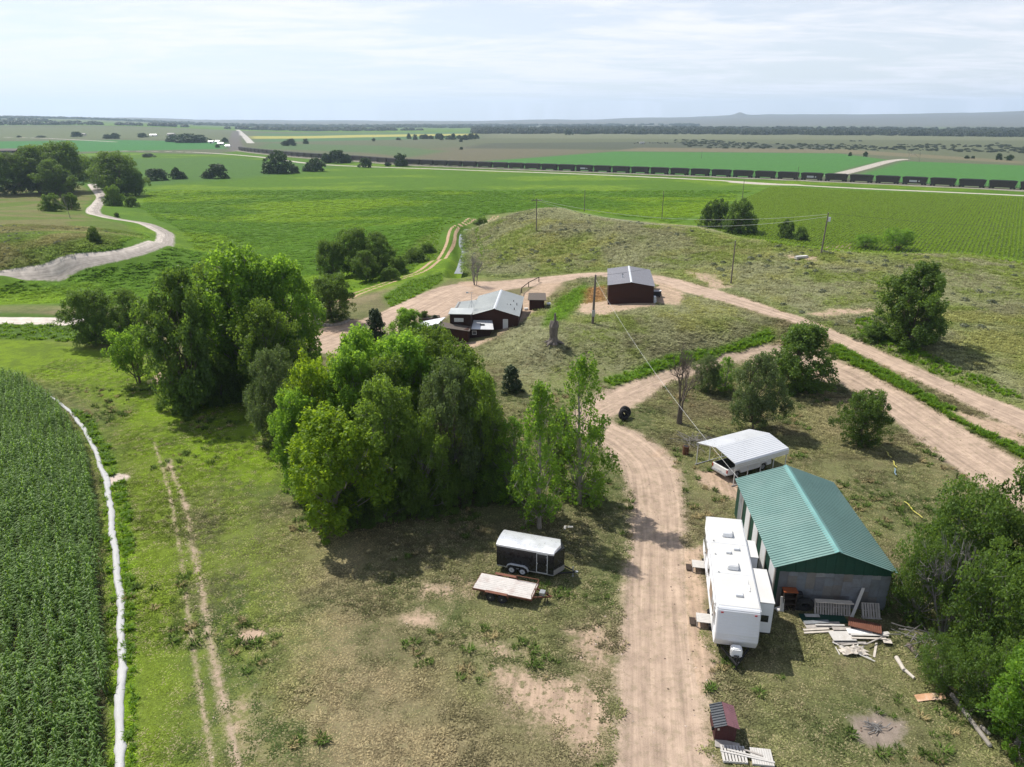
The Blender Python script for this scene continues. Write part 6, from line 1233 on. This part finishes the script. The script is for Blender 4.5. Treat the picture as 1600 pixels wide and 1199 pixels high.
# ------------------------------------------------------------ scrap lumber in front of the barn
zq = lambda x, y: (1220 + x / 7.5, 900 + y / 7.5)
SG = 'scrap lumber in front of the barn'
def board(a, b, w, z, mat, label, th=.03, name='scrap_board', za=None, grp=SG, cat='board'):
    A_, B_ = G(*zq(*a)), G(*zq(*b)); z0 = z if za is None else za; t = thing(name, A_ + Vector((0, 0, z0)), math.atan2(B_.y - A_.y, B_.x - A_.x), label, cat, grp); l_ = (B_ - A_).xy.length
    dz = z - z0 if za is not None else 0
    MB().hexa(((0,-w/2,-th),(l_,-w/2,dz-th),(l_,w/2,dz-th),(0,w/2,-th)), ((0,-w/2,0),(l_,-w/2,dz),(l_,w/2,dz),(0,w/2,0))).build('plank', mat, t); return t
sheets = [((230,500),(760,510),.85,.06,'green_dark','dark green metal sheet lying flat at the foot of the barn wall'),((280,478),(450,482),.28,.12,'white_wood','short white board on the dark green sheet'),
 ((280,600),(700,590),.55,.14,'grey_wood','wide grey board between the green sheet and the white panels'),((270,575),(560,560),.30,.20,'old_tin_2','grey tin strip on the wide grey board'),((400,608),(740,612),.12,.24,'white_wood','narrow white batten on the wide grey board'),
 ((260,655),(560,640),.16,.16,'pale_wood','pale board sticking out of the pile towards the trailer'),((270,680),(690,655),.15,.10,'pale_wood','lowest pale board under the pile edge towards the trailer'),((600,640),(1050,650),.30,.18,'grey_wood','grey plank under the white panels'),
 ((580,735),(850,735),.85,.22,'white_wood','broad white panel on the lumber pile'),((770,690),(1060,700),.45,.30,'white_paint','cleanest white panel on top of the lumber pile'),((810,735),(1250,745),.18,.34,'white_wood','long white board across the broad panel'),((820,765),(1230,775),.14,.27,'pale_wood','long pale board at the edge of the white panels'),((610,790),(1000,800),.25,.10,'grey_wood','grey plank under the broad white panel'),((1100,720),(1260,700),.22,.24,'white_wood','white board poking out under the thicket'),((1190,790),(1290,800),.4,.22,'pale_wood','pale plank end at the thicket side of the pile'),
 ((600,800),(1100,1025),.07,.16,'white_wood','thin white pole slanting off the lumber pile'),((640,840),(690,930),.06,.05,'white_wood','short white stick at the grass edge of the pile'),((700,830),(960,800),.10,.12,'grey_wood','grey stick among the broken boards'),((1090,960),(1120,790),.13,.06,'pale_wood','pale board pointing from the pile towards the camp circle'),((880,870),(900,820),.08,.12,'white_wood','small white offcut among the broken boards'),((960,930),(1060,980),.06,.06,'white_wood','thin white strip on the grass beside the pile'),((1000,840),(1220,740),.08,.30,'grey_wood','grey pole slanting up the thicket side of the pile'),((820,880),(850,820),.07,.12,'pale_wood','small pale offcut among the broken boards')]
for a_, b_, w_, z_, m_, lb in sheets: board(a_, b_, w_, z_, m_, lb)
A_, B_ = G(*zq(780, 590)), G(*zq(1170, 690)); t = thing('lattice_sheet', A_ + Vector((0, 0, .35)), math.atan2(B_.y - A_.y, B_.x - A_.x), 'red brown corrugated sheet lying on the lumber pile', 'sheet', SG); ls = (B_ - A_).length
ribbed_slope(MB(), -.55, .0, .55, .12, 0, ls, .11, .03, .04).build('sheet', 'red_brown_sheet', t); t.rotation_euler = (0, 0, math.atan2(B_.y - A_.y, B_.x - A_.x) - math.pi / 2)
tp = thing('crumpled_tarp', G(*zq(850, 900)), 0, 'crumpled cream tarp lying among the broken boards', 'tarp'); rng = np.random.default_rng(8); gx, gy = np.meshgrid(np.linspace(-.75, .75, 12), np.linspace(-.35, .35, 8)); gzz = .10 + .22 * rng.uniform(size=gx.shape) * (1 - (gx / .8) ** 2) ; V_ = np.c_[(gx + .1 * rng.normal(size=gx.shape)).ravel(), (gy + .05 * rng.normal(size=gx.shape)).ravel(), gzz.ravel()]; mb = MB(); mb.v = [tuple(v) for v in V_]; mb.f = [(j * 12 + i, j * 12 + i + 1, (j + 1) * 12 + i + 1, (j + 1) * 12 + i) for j in range(7) for i in range(11)]; mb.build('cloth', 'pale_wood', tp)
wallp = lambda x, out_=.12, z=0.: barn.matrix_basis @ Vector((x, -out_, z))
t = thing('old_cabinet', wallp(.55, .62), ba, 'dark open cabinet with an orange top against the barn wall', 'cabinet'); MB().box(0, .04, 0, .5, 0, 1.45).box(.80, .84, 0, .5, 0, 1.45).box(.041, .799, .46, .5, 0, 1.45).build('carcass', 'dark_wood', t); MB().box(-.03, .87, -.03, .53, 1.451, 1.50).build('top', 'orange_wood', t)
for z_ in (.05, .5, .95): MB().box(.042, .798, .02, .459, z_, z_ + .03).build('shelf', 'dark_wood', t)
MB().box(.85, 1.25, .1, .5, 0, 1.25).build('side_unit', 'dark_metal', t)
t = thing('leaning_board', wallp(.40, .75), ba, 'short white board leaning on the dark cabinet', 'board', SG); MB().hexa(((0,0,0),(.24,0,0),(.24,.05,0),(0,.05,0)), ((0,.22,1.05),(.24,.22,1.05),(.24,.27,1.05),(0,.27,1.05))).build('plank', 'white_wood', t)
t = thing('leaning_board', wallp(4.75, .95), ba, 'long pale board leaning against the barn wall', 'board', SG); MB().hexa(((0,0,0),(.2,0,0),(.2,.05,0),(0,.05,0)), ((.75,.80,1.75),(.95,.80,1.75),(.95,.85,1.75),(.75,.85,1.75))).build('plank', 'white_wood', t)
t = thing('tractor_tyre', wallp(1.95, .55), ba, 'black tractor tyre standing against the barn wall', 'tyre'); MB().torus((0, 0, .58), (.1, 1, .35), .42, .18, 24, 8, 1.2).build('tread', 'rubber', t); MB().torus((0, 0, .58), (.1, 1, .35), .33, .06, 20, 6, 2.).build('bead', 'dark_metal', t)
for x_, o_, tl_, lb in ((2.55, .75, 1.15, 'weathered pallet standing against the barn wall next to the tyre'), (3.7, .75, 1.15, 'weathered pallet standing against the barn wall next to the leaning board'), (5.5, .95, .95, 'weathered pallet leaning at the thicket end of the barn wall')): pallet(wallp(x_, o_), ba, lb, tl_, 7, 1.1, 1.0, 'grey_wood', 'pallets against the barn')
for x_, o_, z_, lb in ((2.5, .95, 1.05, 'grey plank lying across the standing pallets at the tyre end'), (3.6, .95, 1.02, 'grey plank lying across the standing pallets at the leaning board end')):
    t = thing('scrap_board', wallp(x_, o_, z_), ba, lb, 'board', SG); MB().box(0, 1.25, 0, .14, 0, .04).box(0, 1.2, .2, .34, 0, .04).build('plank', 'pale_wood', t)
board((940,490),(1180,515),.10,.10,'grey_wood','grey rail lying in front of the leaning pallet')
t = thing('paper_sack', G(1218, 952), .4, 'crumpled white paper sack at the barn corner', 'sack'); MB().hexa(((-.35,-.2,0),(.3,-.25,0),(.35,.2,0),(-.3,.25,0)), ((-.3,-.12,.12),(.25,-.2,.05),(.28,.15,.14),(-.22,.2,.06))).build('bag', 'trim_white', t, bevel=.03)
t = thing('cardboard', G(888, 824), -.1, 'pale flattened cardboard lying by the driveway trees', 'cardboard'); MB().hexa(((-.35,-.14,.02),(.38,-.1,.02),(.36,.14,.02),(-.33,.15,.02)), ((-.35,-.14,.05),(.38,-.1,.09),(.36,.14,.06),(-.33,.15,.05))).build('flap', 'white_wood', t); MB().box(-.36, -.2, -.35, -.18, .02, .04).build('torn_piece', 'white_wood', t)
# rusty sheet, fallen pole, logs, straps
A_, B_ = G(1430, 1093), G(1474, 1090); t = thing('rusty_sheet', A_, math.atan2(B_.y - A_.y, B_.x - A_.x), 'bent rusty tin sheet lying on the grass', 'sheet'); l_ = (B_ - A_).length; mb = MB(); 
for i in range(9): x_ = l_ * i / 8; z_ = .05 + .10 * math.sin(i / 8 * 3.1) * .6 + (.08 if i == 8 else 0); mb.v += [(x_, -.22, z_), (x_ + .05, .22, z_ + .05)]
mb.f = [(2*i, 2*i + 2, 2*i + 3, 2*i + 1) for i in range(8)]; mb.build('sheet', 'rusty_sheet', t)
def log(a, b, r, mat, label, name='fallen_log', grp=None):
    A_, B_ = G(*a), G(*b); t = thing(name, A_, 0, label, 'log', grp); d_ = B_ - A_; MB().cyl(Vector((0, 0, r)), d_ + Vector((0, 0, r)), r, r * .85, 10).build('stem', mat, t); MB().cyl(d_ + Vector((0, 0, r)), d_ * 1.004 + Vector((0, 0, r)), r * .8, r * .78, 10).build('cut_end', 'pale_wood', t); return t
log((1486, 1088), (1546, 1168), .13, 'bark_pale', 'long grey fallen pole lying beside the thicket', 'fallen_pole'); log((1532, 1138), (1545, 1150), .12, 'bark_pale', 'short grey log beside the long fallen pole'); log((1400, 1030), (1412, 1050), .13, 'pale_wood', 'pale barkless log at the end of the lumber pile'); log((1412, 1048), (1428, 1062), .10, 'pale_wood', 'pale split log touching the barkless log'); log((1418, 1010), (1432, 1026), .14, 'bark', 'brown log under the thicket edge')
log((1545, 955), (1470, 850), .13, 'bark_grey', 'pale dead trunk leaning through the barn thicket', 'leaning_trunk').rotation_euler = (-.32, .0, 0)  # dead trunk tilted to lean through the thicket
def strap(a, b, mat, label):
    A_, B_ = G(*a), G(*b); t = thing('fabric_strip', A_, 0, label, 'cloth', 'cloth strips on the grass'); d_ = B_ - A_; n_ = Vector((-d_.y, d_.x, 0)).normalized() * .05; mb = MB()
    for i in range(7): s_ = i / 6; c_ = d_ * s_ + n_ * math.sin(s_ * 7) * .8 + Vector((0, 0, .16 + .05 * math.sin(s_ * 9))); mb.v += [tuple(c_ - n_), tuple(c_ + n_)]
    mb.f = [(2*i, 2*i + 2, 2*i + 3, 2*i + 1) for i in range(6)]; mb.build('strip', mat, t)
strap((1384, 708), (1392, 718), 'yellow_cloth', 'yellow cloth strip in the shade of the round bush'); strap((1394, 722), (1400, 733), 'yellow_cloth', 'yellow cloth strip touching the blue one'); strap((1397, 734), (1399, 745), 'blue_cloth', 'blue cloth strip on the dry grass behind the barn'); strap((1412, 786), (1440, 812), 'yellow_cloth', 'long yellow cloth strip on the dry grass beside the barn')
# white lay-flat irrigation tube
tc = smooth_line(np.array([(*G(x, y).xy, w) for x, y, w in ((72,618,.20),(90,628,.24),(105,640,.30),(122,658,.34),(138,682,.34),(150,708,.33),(158,730,.35),(166,752,.42),(172,790,.37),(177,840,.36),(183,890,.37),(188,940,.39),(190,1000,.38),(190,1060,.39),(187,1120,.38),(186,1240,.38))]), .35)
d = np.gradient(tc[:, :2], axis=0); d /= np.linalg.norm(d, axis=1)[:, None]; nr2 = np.stack([-d[:, 1], d[:, 0]], 1); rng = np.random.default_rng(4); mb = MB(); m_ = 8; hgt = .10 + .04 * rng.uniform(size=len(tc)); z_ = hfun(tc[:, 0], tc[:, 1])
org = Vector((tc[0, 0], tc[0, 1], z_[0])); tb = thing('irrigation_tube', org, 0, 'long flat white crumpled irrigation tube lying along the corn edge', 'tube')
for i in range(len(tc)):
    w_ = tc[i, 2] * .62 * (1 + rng.normal(0, .13)); off = .05 * math.sin(i * .35) + rng.normal(0, .012)
    for j in range(m_): a_ = math.pi * j / (m_ - 1); q_ = tc[i, :2] + nr2[i] * (w_ * math.cos(a_) + off); mb.v.append((q_[0] - org.x, q_[1] - org.y, z_[i] + .03 + hgt[i] * (math.sin(a_) ** .7) * (1 + rng.normal(0, .16)) - org.z))
mb.f = [(i * m_ + j, (i + 1) * m_ + j, (i + 1) * m_ + j + 1, i * m_ + j + 1) for i in range(len(tc) - 1) for j in range(m_ - 1)]; mb.build('tubing', 'tube_white', tb, smooth=True)

# ------------------------------------------------------------ coal train
def coal_car(name):
    t = thing(name, (0, 0, 0), 0, 'dark brown coal car', 'rail car', 'coal cars of the long train'); Lc, hw_ = 13.1, 1.55
    b = MB(); b.hexa(((-Lc/2 + .8,-hw_,1.0),(Lc/2 - .8,-hw_,1.0),(Lc/2 - .8,hw_,1.0),(-Lc/2 + .8,hw_,1.0)), ((-Lc/2,-hw_,4.15),(Lc/2,-hw_,4.15),(Lc/2,hw_,4.15),(-Lc/2,hw_,4.15))); b.build('hopper', 'coal_car', t)
    for k in range(11): x_ = -Lc/2 + .7 + k * (Lc - 1.4) / 10; z0 = 1.05 + max(0, (abs(x_) - (Lc/2 - .8))) * 3.9; o_ = MB().box(x_ - .07, x_ + .07, -hw_ - .12, -hw_ - .002, z0, 4.1).build('rib', 'coal_car', t); MB().box(x_ - .07, x_ + .07, hw_ + .002, hw_ + .12, z0, 4.1).build('rib', 'coal_car', t)
    MB().box(-Lc/2, Lc/2, -hw_ - .13, -hw_ - .003, 4.101, 4.28).box(-Lc/2, Lc/2, hw_ + .003, hw_ + .13, 4.101, 4.28).build('top_rail', 'coal_car', t)
    MB().hexa(((-Lc/2 + .1,-hw_ + .1,4.152),(Lc/2 - .1,-hw_ + .1,4.152),(Lc/2 - .1,hw_ - .1,4.152),(-Lc/2 + .1,hw_ - .1,4.152)), ((-Lc/2 + 1.4,-.5,4.62),(Lc/2 - 1.4,-.5,4.62),(Lc/2 - 1.4,.5,4.62),(-Lc/2 + 1.4,.5,4.62))).build('coal_load', 'coal', t)
    MB().box(-Lc/2 - .55, Lc/2 + .55, -.35, .35, .75, .999).build('sill', 'dark_metal', t)
    for s_ in (-1, 1):
        for sy in (-1, 1): MB().box(s_ * (Lc/2 - .05) - .05, s_ * (Lc/2 - .05) + .05, sy * 1.35 - .05, sy * 1.35 + .05, 1.0, 2.6).build('end_post', 'dark_metal', t)
        tk = MB().box(s_ * 4.9 - 1.25, s_ * 4.9 + 1.25, -1.1, -.95, .45, .85).box(s_ * 4.9 - 1.25, s_ * 4.9 + 1.25, .95, 1.1, .45, .85).box(s_ * 4.9 - .3, s_ * 4.9 + .3, -.94, .94, .5, .84).build('truck', 'dark_metal', t)
        for dx in (-.85, .85): MB().cyl((s_ * 4.9 + dx, -.90, .45), (s_ * 4.9 + dx, -.76, .45), .45, n=12).cyl((s_ * 4.9 + dx, .76, .45), (s_ * 4.9 + dx, .90, .45), .45, n=12).cyl((s_ * 4.9 + dx, -.75, .45), (s_ * 4.9 + dx, .75, .45), .08, n=8).build('wheel_set', 'dark_metal', tk)
    return t
dseg = np.hypot(*np.diff(TRAIN[:, :2], axis=0).T); cum = np.r_[0, np.cumsum(dseg)]
def on_track(s_): return np.interp(s_, cum, TRAIN[:, 0]), np.interp(s_, cum, TRAIN[:, 1])
proto = coal_car('coal_car'); pitch_ = 14.3; i = 0; s_ = cum[-1] - 20; simple('panel_grey', (.45, .46, .50), .5, var=.1)
while s_ > 8:
    x0, y0 = on_track(s_ - 4.9); x1, y1 = on_track(s_ + 4.9); c_ = ((x0 + x1) / 2, (y0 + y1) / 2); rr = math.hypot(*c_)
    if i == 0: o = proto
    elif rr < 560: o = copy_tree(proto)
    else:
        o = thing('coal_car', (0, 0, 0), 0, 'dark coal car', 'rail car', 'coal cars of the long train')
        for ch in proto.children:
            if ch.name.split('.')[0] in ('hopper', 'coal_load', 'sill'): share(ch.name.split('.')[0], ch, o)
            elif ch.name.split('.')[0] == 'truck': share('truck', ch, o)
    o.location = (c_[0], c_[1], hz(*c_) + .85); o.rotation_euler = (0, 0, math.atan2(y1 - y0, x1 - x0)); o['label'] = 'dark brown loaded coal car in the long train near the crossing' if rr < 560 else 'distant dark coal car strung along the long train'
    if i in (6, 10, 21): 
        MB().box(-2.6, 1.4, -1.72, -1.69, 1.6, 2.7).box(2.1, 2.9, -1.72, -1.69, 1.8, 2.5).build('painted_panel', 'panel_grey', o); o['label'] = {6: 'coal car with a wide pale painted panel on its side, nearest the row crop', 10: 'coal car with a pale painted panel, between the crossing and the row crop', 21: 'coal car with a pale painted panel beyond the crossing'}[i]
    i += 1; s_ -= pitch_
rails = thing('railway_track', (float(TRAIN[-1, 0]), float(TRAIN[-1, 1]), 0), 0, 'pair of steel rails carrying the long coal train', 'track'); o0 = Vector((TRAIN[-1, 0], TRAIN[-1, 1], 0)); tz_ = hfun(TRAIN[:, 0], TRAIN[:, 1]); d = np.gradient(TRAIN[:, :2], axis=0); d /= np.linalg.norm(d, axis=1)[:, None]
for sg in (-.75, .75): MB().tube([(x - dy * sg - o0.x, y + dx * sg - o0.y, z + .86) for (x, y, _), (dx, dy), z in zip(TRAIN, d, tz_)], .06, 5).build('rail', 'rust_steel', rails)
# sleepers near enough to tell apart are below a pixel; the ballast carries them

# ------------------------------------------------------------ far farm buildings and cattle
def farm(px, py, wpx, hpx, rz, wall, roof, label):
    p = G(px, py); k = depth(p.x, p.y, p.z) / F; w = wpx * k; h = hpx * k * 1.05; t = thing('farm_building', p, rz, label, 'building', 'distant farm buildings'); dpt = min(w * .6, 14)
    MB().extrude([(-dpt/2, -.5), (dpt/2, -.5), (dpt/2, h * .6), (0, h * .98), (-dpt/2, h * .6)], 'x', -w/2, w/2).build('wall', wall, t)
    for s_ in (-1, 1): MB().slab((-w/2 - .3, s_ * (dpt/2 + .4), h * .57), (w/2 + .3, s_ * (dpt/2 + .4), h * .57), (w/2 + .3, 0, h + .05), (-w/2 - .3, 0, h + .05), .15 if s_ < 0 else -.15).build('roof', roof, t)
    MB().box(-w * .12, w * .12, -dpt/2 - .1, -dpt/2 - .002, 0, h * .45).build('door', 'dark_metal', t); MB().box(w * .22, w * .34, -dpt/2 - .08, -dpt/2 - .002, h * .2, h * .4).build('window', 'glass_grey', t)
for a_ in ((12,239,34,6,.1,'brown_wall','brown_shingle','long low brown barn at the edge of the pasture grove'),(27,238,10,4,.1,'concrete','grey_roof_metal','small grey outbuilding beside the long low barn'),(130,212,8,3,0,'concrete','concrete','white roofed farm shed beyond the green strip, next to two trees'),(240,213,10,3,.1,'trim_white','white_metal','white roofed farm shed alone on the far slope'),(268,212.5,11,4,-.1,'concrete','concrete','white farm barn standing behind the broad distant grove'),(330,224,8,4,0,'trim_white','grey_roof_metal','pale farmhouse beside the far highway'),(345,227,9,4,.2,'concrete','white_metal','pale machine shed beside the far highway'),(356,230,7,3,0,'trim_white','white_metal','small white shed where the railway bends'),(340,223,6,3,0,'old_tin_2','white_metal','grey silo shed behind the pale farmhouse')): farm(*a_)
def cow(name):
    t = MB(); t.extrude([(-1.0, .75), (-1.05, 1.25), (-.8, 1.42), (.3, 1.38), (.8, 1.45), (.95, 1.2), (.75, .8), (.3, .65), (-.5, .68)], 'y', -.32, .32)
    for x_ in (-.85, .6):
        for y_ in (-.2, .2): t.cyl((x_, y_, 0), (x_ + .02, y_, .85), .07, .12, 6)
    t.hexa(((.85,-.14,1.15),(1.35,-.1,.95),(1.35,.1,.95),(.85,.14,1.15)), ((.8,-.16,1.5),(1.3,-.11,1.25),(1.3,.11,1.25),(.8,.16,1.5))); t.cyl((-1.03, 0, 1.25), (-1.1, 0, .6), .03, .02, 5); return t
cw0 = None; rng = np.random.default_rng(12)
for i in range(26):
    px_ = 990 + rng.uniform(0, 56); p = G(px_, 224.2 + rng.uniform(-.8, 1.2))
    if cw0 is None: cw0 = cow('cow').build('cow', 'coal', bevel=.05); o = cw0
    else: o = link('cow', cw0.data)
    o.location = p; o.rotation_euler = (0, 0, rng.uniform(0, 6.28)); tag(o, 'black cow of the small herd standing on the far range', 'cow', 'cattle on the far range')
t = thing('stock_tank', G(1003, 225), 0, 'white stock trailer beside the far herd', 'trailer'); MB().box(-4, 4, -1.3, 1.3, .5, 3.0).build('body', 'trim_white', t, bevel=.2); MB().box(-2, 2, -1.2, 1.2, 0, .499).build('chassis', 'dark_metal', t)

# ------------------------------------------------------------ haze
HAZE = True
if HAZE:
    m = bpy.data.materials.new('haze'); m.use_nodes = True; nt = NT(m.node_tree); nt.n.clear()
    pv = nt.node('ShaderNodeVolumePrincipled', {'Color': (.62, .78, 1.0, 1), 'Density': 8.5e-5, 'Anisotropy': 0.25})
    out = nt.n.new('ShaderNodeOutputMaterial'); nt.l.new(pv, out.inputs['Volume'])
    bm = bmesh.new(); bmesh.ops.create_cube(bm, size=1); 
    for v in bm.verts: v.co = Vector((v.co.x * 33000, v.co.y * 33000, -10 if v.co.z < 0 else 420))
    me = bpy.data.meshes.new('haze'); bm.to_mesh(me); bm.free(); me.materials.append(m); o = link('haze', me); o['kind'] = 'stuff'
